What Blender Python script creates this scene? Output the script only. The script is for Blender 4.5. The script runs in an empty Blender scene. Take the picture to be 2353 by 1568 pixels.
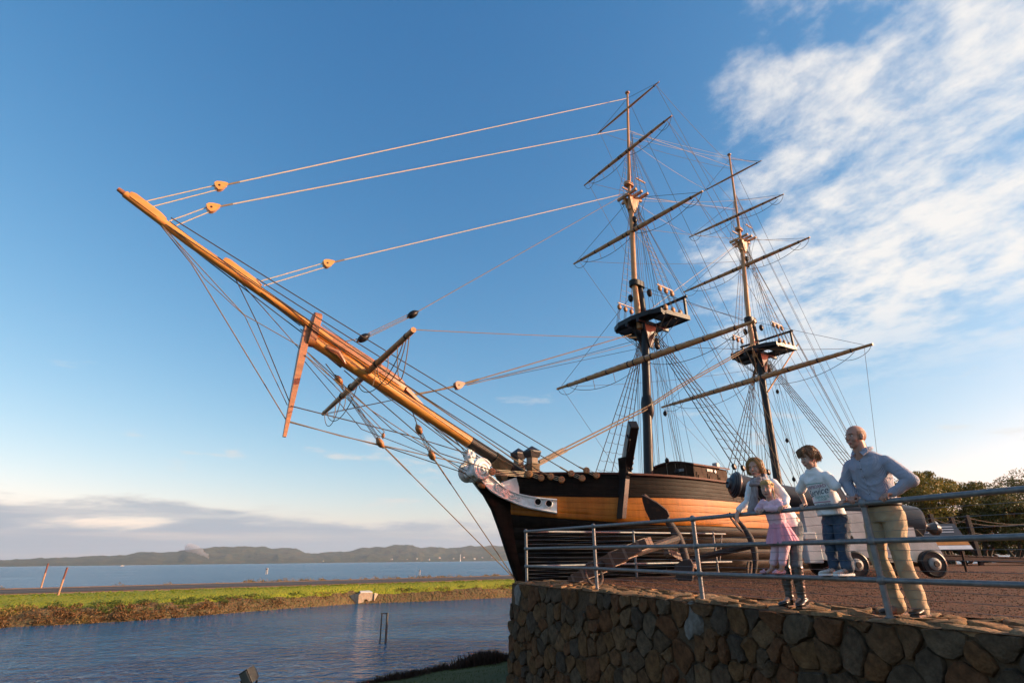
import bpy, bmesh, math, random
import numpy as np
from mathutils import Vector, Matrix, Euler, noise as mnoise
random.seed(7)
RS = np.random.RandomState(11)
scene = bpy.context.scene
COL = scene.collection
rad = math.radians

# ---------------------------------------------------------------- camera
CAM_H = 0.55                       # metres above the terrace paving
PITCH, ROLL = rad(21.7), rad(0.64)
FPX, CX, CY = 1261.0, 1176.0, 784.0   # focal length and centre for a 2352 x 1568 picture
cR, cF, cU = Vector((1, 0, 0)), Vector((0, math.cos(PITCH), math.sin(PITCH))), Vector((0, -math.sin(PITCH), math.cos(PITCH)))
cR2 = cR * math.cos(ROLL) - cU * math.sin(ROLL)
cU2 = cU * math.cos(ROLL) + cR * math.sin(ROLL)
CAM = Vector((0, 0, CAM_H))
cam_data = bpy.data.cameras.new('camera')
cam_data.sensor_width = 36.0
cam_data.lens = 36.0 * FPX / 2352.0
cam_data.clip_start, cam_data.clip_end = 0.05, 60000
cam = bpy.data.objects.new('camera', cam_data)
COL.objects.link(cam)
m3 = Matrix((cR2, cU2, -cF)).transposed()
cam.matrix_world = Matrix.Translation(CAM) @ m3.to_4x4()
scene.camera = cam

def ray(x, y):
    d = cF * FPX + cR2 * (x - CX) - cU2 * (y - CY)
    return d / d.y
def at_y(x, y, Y): return CAM + ray(x, y) * Y
def at_z(x, y, z):
    d = ray(x, y); return CAM + d * ((z - CAM_H) / d.z)

# ---------------------------------------------------------------- sun, sky, exposure
SUN_AZ = rad(95.0)      # compass angle of the sun seen from above: 0 = +Y (view direction), 90 = +X (right)
SUN_EL = rad(15.0)
sun_dir = Vector((math.sin(SUN_AZ) * math.cos(SUN_EL), math.cos(SUN_AZ) * math.cos(SUN_EL), math.sin(SUN_EL)))
sd = bpy.data.lights.new('sun', 'SUN')
sd.energy, sd.angle, sd.color = 4.2, rad(0.55), (1.0, 0.79, 0.50)
sun = bpy.data.objects.new('sun', sd)
COL.objects.link(sun)
sun.rotation_euler = sun_dir.to_track_quat('Z', 'Y').to_euler()
sun.location = (60, -20, 40)

world = bpy.data.worlds.new('World')
scene.world = world
world.use_nodes = True
wt = world.node_tree
wt.nodes.clear()
def wn(t, **k):
    n = wt.nodes.new(t)
    for a, b in k.items(): setattr(n, a, b)
    return n
def wl(a, b): wt.links.new(a, b)
def wmath(op, a, b=None, clamp=False, c=None):
    n = wn('ShaderNodeMath', operation=op, use_clamp=clamp)
    for i, v in enumerate((a, b, c)):
        if v is None: continue
        if isinstance(v, (int, float)): n.inputs[i].default_value = v
        else: wl(v, n.inputs[i])
    return n.outputs[0]
def wsmooth(v, lo, hi, o0=0.0, o1=1.0):
    n = wn('ShaderNodeMapRange', interpolation_type='SMOOTHSTEP')
    wl(v, n.inputs[0])
    for i, q in enumerate((lo, hi, o0, o1)): n.inputs[i + 1].default_value = q
    return n.outputs[0]
sky = wn('ShaderNodeTexSky', sky_type='NISHITA', sun_disc=False)
sky.sun_elevation, sky.sun_rotation = SUN_EL, SUN_AZ
sky.altitude, sky.air_density, sky.dust_density, sky.ozone_density = 0, 1.0, 0.9, 2.0
SKY_STRENGTH = 0.115
tc = wn('ShaderNodeTexCoord')
sep = wn('ShaderNodeSeparateXYZ'); wl(tc.outputs['Generated'], sep.inputs[0])
dx, dy, dz = sep.outputs
zc = wmath('MAXIMUM', dz, 0.02)
def wnoise(vec, scale, detail, rough, dist=0.0):
    n = wn('ShaderNodeTexNoise')
    wl(vec, n.inputs['Vector'])
    n.inputs['Scale'].default_value, n.inputs['Detail'].default_value = scale, detail
    n.inputs['Roughness'].default_value, n.inputs['Distortion'].default_value = rough, dist
    return n.outputs['Fac']
def wvec(x, y, z):
    n = wn('ShaderNodeCombineXYZ')
    for i, v in enumerate((x, y, z)):
        if isinstance(v, (int, float)): n.inputs[i].default_value = v
        else: wl(v, n.inputs[i])
    return n.outputs[0]
# a high broken sheet of cloud, laid out on a plane overhead
zsheet = wmath('ADD', zc, 0.10)
px_ = wmath('DIVIDE', dx, zsheet); py_ = wmath('DIVIDE', dy, zsheet)
ca, sa = -0.42, 0.91
qa = wmath('ADD', wmath('MULTIPLY', px_, ca), wmath('MULTIPLY', py_, sa))     # along the streets of cloud
qb = wmath('SUBTRACT', wmath('MULTIPLY', py_, ca), wmath('MULTIPLY', px_, sa))
sheet = wvec(wmath('MULTIPLY', qa, 0.92), qb, 4.1)
n_big = wnoise(sheet, 1.5, 2, 0.5, 0.2)
n_mid = wnoise(sheet, 5.6, 9, 0.60, 0.15)
n_fine = wnoise(sheet, 17.0, 6, 0.62, 0.2)
dens = wmath('ADD', wmath('ADD', wmath('MULTIPLY', n_big, 0.62), wmath('MULTIPLY', n_mid, 0.70)), wmath('MULTIPLY', n_fine, 0.24))
side = wsmooth(wmath('SUBTRACT', px_, wmath('MULTIPLY', py_, 0.30)), -0.32, 0.36)    # the sheet has drifted in from the right
cover = wmath('ADD', dens, wmath('MULTIPLY', wmath('SUBTRACT', side, 1.0), 0.62))
high = wsmooth(cover, 0.62, 0.93)
high = wmath('MULTIPLY', high, wsmooth(dz, 0.20, 0.38))
high = wmath('MULTIPLY', high, 0.92)
# the low grey bank far out over the water
az = wmath('ARCTAN2', dx, dy)
lowv = wvec(wmath('MULTIPLY', az, 3.4), wmath('MULTIPLY', dz, 17.0), 0.0)
n_low = wnoise(lowv, 1.25, 7, 0.58, 0.35)
lowtop = wmath('ADD', wmath('MULTIPLY', n_low, 0.17), wsmooth(az, -0.7, 0.5, -0.002, -0.018))
bank = wsmooth(wmath('SUBTRACT', lowtop, dz), -0.008, 0.022)
n_str = wnoise(wvec(wmath('MULTIPLY', az, 2.6), wmath('MULTIPLY', dz, 46.0), 3.0), 1.2, 5, 0.55, 0.2)
bank = wmath('MULTIPLY', bank, wsmooth(n_str, 0.22, 0.55, 0.62, 0.96))
# few small puffs between the two
puffv = wvec(wmath('MULTIPLY', az, 5.0), wmath('MULTIPLY', dz, 19.0), 7.3)
n_puff = wnoise(puffv, 1.15, 6, 0.6, 0.25)
puff = wmath('MULTIPLY', wsmooth(n_puff, 0.61, 0.74), wmath('MULTIPLY', wsmooth(dz, 0.05, 0.09), wsmooth(dz, 0.34, 0.20)))
puff = wmath('MULTIPLY', puff, 0.6)
tint = wn('ShaderNodeMix', data_type='RGBA', blend_type='MULTIPLY')
tint.inputs[0].default_value = 1.0
# deepen the blue: one contrast curve per channel on the sky's own radiance
rgb = wn('ShaderNodeSeparateColor'); wl(sky.outputs[0], rgb.inputs[0]); cmb = wn('ShaderNodeCombineColor')
for ch, (ref, gam, k) in enumerate(((4.4, 1.62, 1.40), (4.2, 1.02, 0.905), (4.2, 0.72, 0.855))):
    wl(wmath('MULTIPLY', wmath('POWER', wmath('DIVIDE', rgb.outputs[ch], ref), gam), ref * k), cmb.inputs[ch])
wl(cmb.outputs[0], tint.inputs[6]); tint.inputs[7].default_value = (1.0, 1.0, 1.02, 1)
def wmix(fac, a, col):
    n = wn('ShaderNodeMix', data_type='RGBA')
    wl(fac, n.inputs[0]); wl(a, n.inputs[6])
    if isinstance(col, tuple): n.inputs[7].default_value = col
    else: wl(col, n.inputs[7])
    return n.outputs[2]
# cloud colours, in the sky texture's own (physical) units
bankc = wn('ShaderNodeMix', data_type='RGBA')
wl(wsmooth(wmath('SUBTRACT', lowtop, dz), 0.0, 0.035), bankc.inputs[0])
bankc.inputs[6].default_value, bankc.inputs[7].default_value = (3.2, 3.08, 2.98, 1), (1.85, 2.08, 2.42, 1)
c1 = wmix(high, tint.outputs[2], (4.3, 4.12, 3.92, 1))
c2 = wmix(puff, c1, (3.6, 3.4, 3.2, 1))
c3 = wmix(bank, c2, bankc.outputs[2])
bg = wn('ShaderNodeBackground'); bg.inputs['Strength'].default_value = SKY_STRENGTH
wl(c3, bg.inputs['Color'])
wo = wn('ShaderNodeOutputWorld'); wl(bg.outputs[0], wo.inputs['Surface'])

vs = scene.view_settings
vs.view_transform, vs.look, vs.gamma, vs.exposure = 'Standard', 'None', 1.0, 1.02
vs.use_curve_mapping = False
scene.cycles.use_denoising = True
scene.cycles.max_bounces = 8
scene.cycles.caustics_reflective = scene.cycles.caustics_refractive = False

# ---------------------------------------------------------------- helpers
class MB:
    """Collects shapes and links them as one mesh object."""
    def __init__(s): s.v, s.f, s.mi = [], [], []
    def add(s, vs, fs, mi=0):
        o = len(s.v); s.v += [tuple(v) for v in vs]; s.f += [tuple(o + i for i in f) for f in fs]; s.mi += [mi] * len(fs); return s
    def box(s, c, size, M=None, mi=0, taper=1.0):
        x, y, z = (q / 2 for q in size); c = Vector(c)
        vs = []
        for sz in (-1, 1):
            k = taper if sz > 0 else 1
            for sx, sy in ((-1, -1), (1, -1), (1, 1), (-1, 1)):
                v = Vector((sx * x * k, sy * y * k, sz * z))
                vs.append(c + (M @ v if M else v))
        return s.add(vs, [(3, 2, 1, 0), (4, 5, 6, 7), (0, 1, 5, 4), (1, 2, 6, 5), (2, 3, 7, 6), (3, 0, 4, 7)], mi)
    def bbox(s, c, size, b=0.01, M=None, mi=0):
        """box with chamfered edges"""
        bm = bmesh.new(); bmesh.ops.create_cube(bm, size=1)
        for v in bm.verts: v.co = Vector((v.co.x * size[0], v.co.y * size[1], v.co.z * size[2]))
        bmesh.ops.bevel(bm, geom=bm.edges[:], offset=b, segments=1, affect='EDGES')
        c = Vector(c)
        bm.verts.index_update()
        vs = [c + (M @ v.co if M else v.co) for v in bm.verts]
        fs = [[v.index for v in f.verts] for f in bm.faces]
        bm.free(); return s.add(vs, fs, mi)
    def tube(s, pts, r, seg=8, mi=0, caps=True, up=None, sq=1.0, rot=0.0):
        pts = [Vector(p) for p in pts]; n = len(pts)
        rs = r if isinstance(r, (list, tuple)) else [r] * n
        vs, prev = [], None
        for i, p in enumerate(pts):
            t = (pts[min(i + 1, n - 1)] - pts[max(i - 1, 0)])
            if t.length < 1e-9: t = Vector((0, 0, 1))
            t.normalize()
            if prev is None:
                u = Vector(up) if up else (Vector((0, 0, 1)) if abs(t.z) < 0.9 else Vector((1, 0, 0)))
            else: u = prev
            u = (u - t * u.dot(t)).normalized(); prev = u
            w = t.cross(u)
            for k in range(seg):
                a = 2 * math.pi * (k + rot) / seg
                vs.append(p + (u * math.cos(a) + w * math.sin(a) * sq) * rs[i])
        fs = [(i * seg + k, i * seg + (k + 1) % seg, (i + 1) * seg + (k + 1) % seg, (i + 1) * seg + k) for i in range(n - 1) for k in range(seg)]
        if caps: fs += [tuple(range(seg - 1, -1, -1)), tuple((n - 1) * seg + k for k in range(seg))]
        return s.add(vs, fs, mi)
    def lathe(s, prof, o, axis, seg=20, mi=0):
        """prof: (distance along axis, radius)"""
        ax = Vector(axis).normalized(); o = Vector(o)
        return s.tube([o + ax * (d + 1e-6 * i) for i, (d, r) in enumerate(prof)], [max(r, 1e-4) for d, r in prof], seg, mi) if False else s._lathe(prof, o, ax, seg, mi)
    def _lathe(s, prof, o, ax, seg, mi):
        u = Vector((0, 0, 1)) if abs(ax.z) < 0.9 else Vector((1, 0, 0))
        u = (u - ax * u.dot(ax)).normalized(); w = ax.cross(u)
        vs = []
        for d, r in prof:
            for k in range(seg):
                a = 2 * math.pi * k / seg
                vs.append(o + ax * d + (u * math.cos(a) + w * math.sin(a)) * max(r, 1e-4))
        n = len(prof)
        fs = [(i * seg + k, i * seg + (k + 1) % seg, (i + 1) * seg + (k + 1) % seg, (i + 1) * seg + k) for i in range(n - 1) for k in range(seg)]
        fs += [tuple(range(seg - 1, -1, -1)), tuple((n - 1) * seg + k for k in range(seg))]
        return s.add(vs, fs, mi)
    def ell(s, c, r, M=None, nu=12, nv=8, mi=0):
        c = Vector(c); vs = [c + (M @ Vector((0, 0, r[2])) if M else Vector((0, 0, r[2])))]
        for j in range(1, nv):
            th = math.pi * j / nv
            for i in range(nu):
                ph = 2 * math.pi * i / nu
                v = Vector((r[0] * math.sin(th) * math.cos(ph), r[1] * math.sin(th) * math.sin(ph), r[2] * math.cos(th)))
                vs.append(c + (M @ v if M else v))
        v = Vector((0, 0, -r[2])); vs.append(c + (M @ v if M else v))
        fs = [(0, 1 + i, 1 + (i + 1) % nu) for i in range(nu)]
        for j in range(nv - 2):
            for i in range(nu):
                a = 1 + j * nu; b = a + nu
                fs.append((a + i, b + i, b + (i + 1) % nu, a + (i + 1) % nu))
        e = 1 + (nv - 1) * nu; a = 1 + (nv - 2) * nu
        fs += [(e, a + (i + 1) % nu, a + i) for i in range(nu)]
        return s.add(vs, fs, mi)
    def prism(s, poly, off, mi=0):
        """poly: 3D points of one face, off: extrusion vector"""
        poly = [Vector(p) for p in poly]; off = Vector(off); n = len(poly)
        fs = [tuple(range(n - 1, -1, -1)), tuple(range(n, 2 * n))] + [(i, (i + 1) % n, n + (i + 1) % n, n + i) for i in range(n)]
        return s.add(poly + [p + off for p in poly], fs, mi)
    def loft(s, rings, mi=0, closed=True, caps=True):
        n = len(rings[0]); vs = [p for r in rings for p in r]; fs = []
        for i in range(len(rings) - 1):
            for k in range(n if closed else n - 1):
                fs.append((i * n + k, i * n + (k + 1) % n, (i + 1) * n + (k + 1) % n, (i + 1) * n + k))
        if caps and closed: fs += [tuple(range(n - 1, -1, -1)), tuple((len(rings) - 1) * n + k for k in range(n))]
        return s.add(vs, fs, mi)
    def grid(s, fn, us, vs_, mi=0):
        pts = [fn(u, v) for v in vs_ for u in us]; n = len(us)
        return s.add(pts, [(j * n + i, j * n + i + 1, (j + 1) * n + i + 1, (j + 1) * n + i) for j in range(len(vs_) - 1) for i in range(n - 1)], mi)
    def mesh(s, name, mats, smooth=True, angle=None):
        me = bpy.data.meshes.new(name)
        me.from_pydata(s.v, [], s.f)
        for m in (mats if isinstance(mats, (list, tuple)) else [mats]): me.materials.append(m)
        if any(s.mi): me.polygons.foreach_set('material_index', s.mi)
        me.validate()
        bm = bmesh.new(); bm.from_mesh(me); bmesh.ops.recalc_face_normals(bm, faces=bm.faces)
        if smooth:
            ang = rad(35 if angle is None else angle)
            for f in bm.faces: f.smooth = True
            for e in bm.edges:
                if len(e.link_faces) == 2 and e.calc_face_angle(0) > ang: e.smooth = False
        bm.to_mesh(me); bm.free()
        return me
    def build(s, name, mats, parent=None, smooth=True, angle=None):
        return link(name, s.mesh(name, mats, smooth, angle), parent)
def link(name, me, parent=None):
    o = bpy.data.objects.new(name, me); COL.objects.link(o)
    if parent: o.parent = parent
    return o
def tag(o, label=None, cat=None, group=None, kind=None):
    for k, v in (('label', label), ('category', cat), ('group', group), ('kind', kind)):
        if v: o[k] = v
    return o
def empty(name, loc=(0, 0, 0), rz=0.0):
    o = bpy.data.objects.new(name, None); COL.objects.link(o)
    o.location = loc; o.rotation_euler = (0, 0, rz); o.empty_display_size = 0.2
    return o
def copy_tree(o, parent=None):
    c = o.copy(); COL.objects.link(c)
    if parent: c.parent = parent
    for ch in list(o.children):
        if ch.name in scene.objects: copy_tree(ch, c)
    return c
def basis(x, z):
    """rotation whose X axis is x and whose Z axis is close to z"""
    x = Vector(x).normalized(); y = Vector(z).cross(x).normalized(); z = x.cross(y)
    return Matrix((x, y, z)).transposed()
def lerp(a, b, t): return a + (b - a) * t
def fbm(x, y, z=0.0, o=4): return mnoise.fractal(Vector((x, y, z)), 0.9, 2.1, o)

# ---------------------------------------------------------------- materials
def mat(name, c1, c2=None, scale=6.0, rough=0.6, bump=0.0, bscale=None, metal=0.0, spec=0.5, detail=5, stretch=None,
        rnd=0.0, coat=0.0, streak=0.0, mid=(0.35, 0.65), c3=None, ior=None, subsurf=0.0, trans=0.0, rvar=0.0, sheen=0.0, bdist=0.02):
    m = bpy.data.materials.new(name); m.use_nodes = True
    nt = m.node_tree; b = nt.nodes['Principled BSDF']; L = nt.links.new
    b.inputs['Roughness'].default_value = rough; b.inputs['Metallic'].default_value = metal
    b.inputs['Specular IOR Level'].default_value = spec; b.inputs['Coat Weight'].default_value = coat
    b.inputs['Coat Roughness'].default_value = 0.12
    if sheen: b.inputs['Sheen Weight'].default_value = sheen
    if ior: b.inputs['IOR'].default_value = ior
    if subsurf:
        b.inputs['Subsurface Weight'].default_value = subsurf; b.inputs['Subsurface Scale'].default_value = 0.012
        b.inputs['Subsurface Radius'].default_value = (1.0, 0.4, 0.25)
    tcn = nt.nodes.new('ShaderNodeTexCoord'); mp = nt.nodes.new('ShaderNodeMapping')
    L(tcn.outputs['Object'], mp.inputs[0])
    if stretch: mp.inputs['Scale'].default_value = stretch
    n1 = nt.nodes.new('ShaderNodeTexNoise'); L(mp.outputs[0], n1.inputs['Vector'])
    n1.inputs['Scale'].default_value, n1.inputs['Detail'].default_value = scale, detail
    rp = nt.nodes.new('ShaderNodeValToRGB'); L(n1.outputs['Fac'], rp.inputs[0])
    c2 = c2 or tuple(q * 0.82 for q in c1)
    rp.color_ramp.elements[0].position, rp.color_ramp.elements[1].position = mid
    rp.color_ramp.elements[0].color, rp.color_ramp.elements[1].color = (*c1, 1), (*c2, 1)
    if c3:
        e = rp.color_ramp.elements.new((mid[0] + mid[1]) / 2); e.color = (*c3, 1)
    out = rp.outputs[0]
    if rnd:
        oi = nt.nodes.new('ShaderNodeObjectInfo'); hs = nt.nodes.new('ShaderNodeHueSaturation')
        mr = nt.nodes.new('ShaderNodeMapRange'); L(oi.outputs['Random'], mr.inputs[0])
        mr.inputs[3].default_value, mr.inputs[4].default_value = 1 - rnd, 1 + rnd
        L(mr.outputs[0], hs.inputs['Value']); L(out, hs.inputs['Color']); out = hs.outputs[0]
    if streak:      # rain streaks and scuffs running down the boards
        m2 = nt.nodes.new('ShaderNodeMapping'); L(tcn.outputs['Object'], m2.inputs[0]); m2.inputs['Scale'].default_value = (5.0, 5.0, 0.55)
        n3 = nt.nodes.new('ShaderNodeTexNoise'); L(m2.outputs[0], n3.inputs['Vector']); n3.inputs['Scale'].default_value = 1.6; n3.inputs['Detail'].default_value = 7; n3.inputs['Roughness'].default_value = 0.65
        r3 = nt.nodes.new('ShaderNodeMapRange'); L(n3.outputs['Fac'], r3.inputs[0]); r3.inputs[1].default_value, r3.inputs[2].default_value, r3.inputs[3].default_value, r3.inputs[4].default_value = 0.3, 0.7, 1 - streak, 1 + streak * 0.6
        h3 = nt.nodes.new('ShaderNodeHueSaturation'); L(out, h3.inputs['Color']); L(r3.outputs[0], h3.inputs['Value']); out = h3.outputs[0]
    L(out, b.inputs['Base Color'])
    if rvar:
        mr = nt.nodes.new('ShaderNodeMapRange'); L(n1.outputs['Fac'], mr.inputs[0])
        mr.inputs[3].default_value, mr.inputs[4].default_value = rough - rvar, rough + rvar
        L(mr.outputs[0], b.inputs['Roughness'])
    if bump:
        n2 = nt.nodes.new('ShaderNodeTexNoise'); L(mp.outputs[0], n2.inputs['Vector'])
        n2.inputs['Scale'].default_value = bscale or scale * 4; n2.inputs['Detail'].default_value = 6
        bp = nt.nodes.new('ShaderNodeBump'); bp.inputs['Strength'].default_value = bump; bp.inputs['Distance'].default_value = bdist
        L(n2.outputs['Fac'], bp.inputs['Height']); L(bp.outputs[0], b.inputs['Normal'])
    if trans:
        b.inputs['Transmission Weight'].default_value = trans
    return m

M = {}
M['tan'] = mat('varnished_spar', (0.56, 0.26, 0.055), (0.46, 0.195, 0.038), 5.0, 0.38, 0.2, 30, stretch=(0.3, 3, 2.2), coat=0.35)
M['brown'] = mat('brown_varnish', (0.31, 0.125, 0.045), (0.21, 0.075, 0.026), 6.0, 0.45, 0.2, 30, stretch=(0.35, 3, 2), coat=0.15)
M['yardwood'] = mat('yard_wood', (0.50, 0.25, 0.090), (0.35, 0.165, 0.060), 5.0, 0.5, 0.2, 50)
M['mastwood'] = mat('mast_wood', (0.47, 0.235, 0.080), (0.39, 0.18, 0.06), 3.0, 0.42, 0.15, 40, coat=0.2)
M['blackpaint'] = mat('black_gloss_paint', (0.007, 0.007, 0.009), (0.012, 0.011, 0.012), 7.0, 0.42, 0.15, 30, coat=0.0, spec=0.28)
M['hullblack'] = mat('black_hull_paint', (0.0055, 0.0042, 0.0035), (0.013, 0.009, 0.0065), 5.0, 0.5, 0.6, 22, stretch=(0.35, 1, 2.5), rnd=0.3, rvar=0.1, bdist=0.012, spec=0.07, streak=0.6)
M['hullyellow'] = mat('ochre_hull_paint', (0.37, 0.130, 0.014), (0.29, 0.095, 0.010), 2.2, 0.50, 0.3, 14, stretch=(0.3, 1, 2), rnd=0.09, rvar=0.06, bdist=0.012, spec=0.22, streak=0.32)
M['railcap'] = mat('rail_cap', (0.11, 0.045, 0.032), (0.075, 0.03, 0.024), 6, 0.6, 0.2, 30, spec=0.15)
M['white'] = mat('white_paint', (0.76, 0.76, 0.75), (0.60, 0.59, 0.56), 7, 0.45, 0.15, 40, streak=0.12)
M['rope'] = mat('hemp_rope', (0.23, 0.17, 0.11), (0.15, 0.11, 0.07), 60, 0.85, 0.6, 160, spec=0.2)
M['roped'] = mat('tarred_rope', (0.045, 0.036, 0.03), (0.07, 0.055, 0.04), 60, 0.7, 0.6, 160, spec=0.3)
M['ropew'] = mat('pale_rope', (0.52, 0.43, 0.31), (0.40, 0.32, 0.22), 60, 0.85, 0.6, 160, spec=0.2)
M['block'] = mat('block_wood', (0.34, 0.16, 0.05), (0.25, 0.105, 0.035), 14, 0.5, 0.15, 60)
M['darkwood'] = mat('dark_stained_wood', (0.042, 0.022, 0.012), (0.028, 0.015, 0.009), 7, 0.65, 0.25, 40, stretch=(1, 1, 0.3), spec=0.1)
M['greywood'] = mat('weathered_wood', (0.24, 0.19, 0.14), (0.15, 0.115, 0.085), 9, 0.8, 0.4, 50, stretch=(1, 1, 0.3))
M['galv'] = mat('galvanised_pipe', (0.135, 0.14, 0.145), (0.20, 0.205, 0.21), 16, 0.5, 0.12, 60, metal=0.45, c3=(0.16, 0.165, 0.17), rvar=0.08)
M['wire'] = mat('stainless_wire', (0.30, 0.31, 0.32), (0.24, 0.25, 0.26), 40, 0.4, metal=0.9)
M['iron'] = mat('rusty_iron', (0.045, 0.026, 0.020), (0.085, 0.040, 0.024), 9, 0.72, 0.5, 40, c3=(0.03, 0.022, 0.02))
M['guniron'] = mat('gun_metal_paint', (0.028, 0.029, 0.034), (0.040, 0.040, 0.044), 5, 0.36, 0.2, 60)
M['deck'] = mat('deck', (0.22, 0.15, 0.09), (0.17, 0.11, 0.07), 6, 0.7)
# ================================================================ THE SETTING
Z_WATER = -3.45
def water_mat(name, col, sc, strength, dist, rough):
    m = bpy.data.materials.new(name); m.use_nodes = True
    nt = m.node_tree; b = nt.nodes['Principled BSDF']; L = nt.links.new
    b.inputs['Base Color'].default_value = (*col, 1); b.inputs['Roughness'].default_value = rough; b.inputs['IOR'].default_value = 1.33; b.inputs['Specular IOR Level'].default_value = 0.24
    t = nt.nodes.new('ShaderNodeTexCoord'); h = None
    for k, (s, w, st) in enumerate(((sc, 1.0, (1.0, 1.6, 1)), (sc * 3.1, 0.45, (1.2, 1.0, 1)))):
        mp = nt.nodes.new('ShaderNodeMapping'); mp.inputs['Scale'].default_value = st; mp.inputs['Rotation'].default_value = (0, 0, 0.5 + k)
        n = nt.nodes.new('ShaderNodeTexNoise'); n.inputs['Scale'].default_value = s; n.inputs['Detail'].default_value = 4; n.inputs['Distortion'].default_value = 0.6
        L(t.outputs['Object'], mp.inputs[0]); L(mp.outputs[0], n.inputs['Vector'])
        mu = nt.nodes.new('ShaderNodeMath'); mu.operation = 'MULTIPLY'; mu.inputs[1].default_value = w; L(n.outputs['Fac'], mu.inputs[0])
        if h is None: h = mu.outputs[0]
        else:
            ad = nt.nodes.new('ShaderNodeMath'); L(h, ad.inputs[0]); L(mu.outputs[0], ad.inputs[1]); h = ad.outputs[0]
    bp = nt.nodes.new('ShaderNodeBump'); bp.inputs['Strength'].default_value = strength; bp.inputs['Distance'].default_value = dist
    wn_ = nt.nodes.new('ShaderNodeTexNoise'); wn_.inputs['Scale'].default_value = sc * 0.07; wn_.inputs['Detail'].default_value = 3; L(t.outputs['Object'], wn_.inputs['Vector'])
    wr = nt.nodes.new('ShaderNodeMapRange'); L(wn_.outputs['Fac'], wr.inputs[0]); wr.inputs[1].default_value, wr.inputs[2].default_value, wr.inputs[3].default_value, wr.inputs[4].default_value = 0.36, 0.62, strength * 0.45, strength
    L(wr.outputs[0], bp.inputs['Strength'])      # wind patches
    L(h, bp.inputs['Height']); L(bp.outputs[0], b.inputs['Normal'])
    return m
M['pond'] = water_mat('pond_water', (0.003, 0.070, 0.165), 0.9, 1.0, 0.45, 0.08)
M['sea'] = water_mat('sea_water', (0.008, 0.060, 0.140), 0.30, 1.0, 1.6, 0.22)

def ground_mat(name, cols, scales, rough=0.9, bump=0.5, bscale=20, bdist=0.05):
    m = bpy.data.materials.new(name); m.use_nodes = True
    nt = m.node_tree; b = nt.nodes['Principled BSDF']; L = nt.links.new
    b.inputs['Roughness'].default_value = rough; b.inputs['Specular IOR Level'].default_value = 0.25
    t = nt.nodes.new('ShaderNodeTexCoord'); out = None
    for k, sc in enumerate(scales):
        n = nt.nodes.new('ShaderNodeTexNoise'); n.inputs['Scale'].default_value = sc; n.inputs['Detail'].default_value = 6; n.inputs['Roughness'].default_value = 0.62
        L(t.outputs['Object'], n.inputs['Vector'])
        r = nt.nodes.new('ShaderNodeValToRGB'); L(n.outputs['Fac'], r.inputs[0])
        r.color_ramp.elements[0].position, r.color_ramp.elements[1].position = 0.38, 0.62
        r.color_ramp.elements[0].color, r.color_ramp.elements[1].color = (*cols[2 * k], 1), (*cols[2 * k + 1], 1)
        if out is None: out = r.outputs[0]
        else:
            mx = nt.nodes.new('ShaderNodeMix'); mx.data_type = 'RGBA'; mx.inputs[0].default_value = 0.5
            L(out, mx.inputs[6]); L(r.outputs[0], mx.inputs[7]); out = mx.outputs[2]
    L(out, b.inputs['Base Color'])
    n = nt.nodes.new('ShaderNodeTexNoise'); n.inputs['Scale'].default_value = bscale; n.inputs['Detail'].default_value = 8; L(t.outputs['Object'], n.inputs['Vector'])
    bp = nt.nodes.new('ShaderNodeBump'); bp.inputs['Strength'].default_value = bump; bp.inputs['Distance'].default_value = bdist
    L(n.outputs['Fac'], bp.inputs['Height']); L(bp.outputs[0], b.inputs['Normal'])
    return m
M['lawn'] = ground_mat('lawn', ((0.045, 0.055, 0.008), (0.075, 0.082, 0.012), (0.07, 0.06, 0.014), (0.045, 0.05, 0.008)), (0.5, 9.0), bscale=40)
M['verge'] = ground_mat('verge_grass', ((0.15, 0.185, 0.010), (0.23, 0.245, 0.014), (0.21, 0.195, 0.02), (0.14, 0.17, 0.010)), (0.22, 2.5), bump=1.0, bscale=5, bdist=0.2)
M['scrubsoil'] = ground_mat('bank_soil', ((0.09, 0.055, 0.028), (0.15, 0.095, 0.045), (0.10, 0.10, 0.03), (0.11, 0.06, 0.03)), (0.3, 3.0), bump=1.0, bscale=4, bdist=0.3)
M['asphalt'] = ground_mat('asphalt', ((0.050, 0.046, 0.045), (0.070, 0.062, 0.058), (0.05, 0.047, 0.046), (0.066, 0.06, 0.056)), (0.15, 3.0), bump=0.3, bscale=30, bdist=0.01)
M['sand'] = ground_mat('orange_gravel_verge', ((0.25, 0.125, 0.055), (0.33, 0.18, 0.085), (0.24, 0.12, 0.05), (0.30, 0.16, 0.08)), (0.2, 4.0), bump=0.6, bscale=15)
M['gravel'] = ground_mat('red_gravel', ((0.070, 0.026, 0.011), (0.12, 0.047, 0.018), (0.035, 0.015, 0.008), (0.15, 0.066, 0.028)), (0.9, 38.0), rough=0.85, bump=1.0, bscale=46, bdist=0.035)

# shoreline of the pond on the near side (a straight line), ground climbs from it toward the camera
SH_A, SH_B = Vector((-5.64, 22.6)), Vector((-0.83, 27.1))
sh_d = (SH_B - SH_A).normalized(); sh_n = Vector((sh_d.y, -sh_d.x))
def ground_z(x, y):
    d = (Vector((x, y)) - SH_A).dot(sh_n) + 0.7 * fbm(x * 0.35, y * 0.35)
    z = Z_WATER + (0.115 * d if d > 0 else 0.35 * d)
    return min(z, -1.35) + 0.05 * fbm(x, y, 3)
mb = MB()
mb.grid(lambda u, v: (u, v, ground_z(u, v)), np.linspace(-40, 48, 140), np.linspace(-8, 62, 112))
tag(mb.build('ground', M['lawn']), kind='structure')

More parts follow.
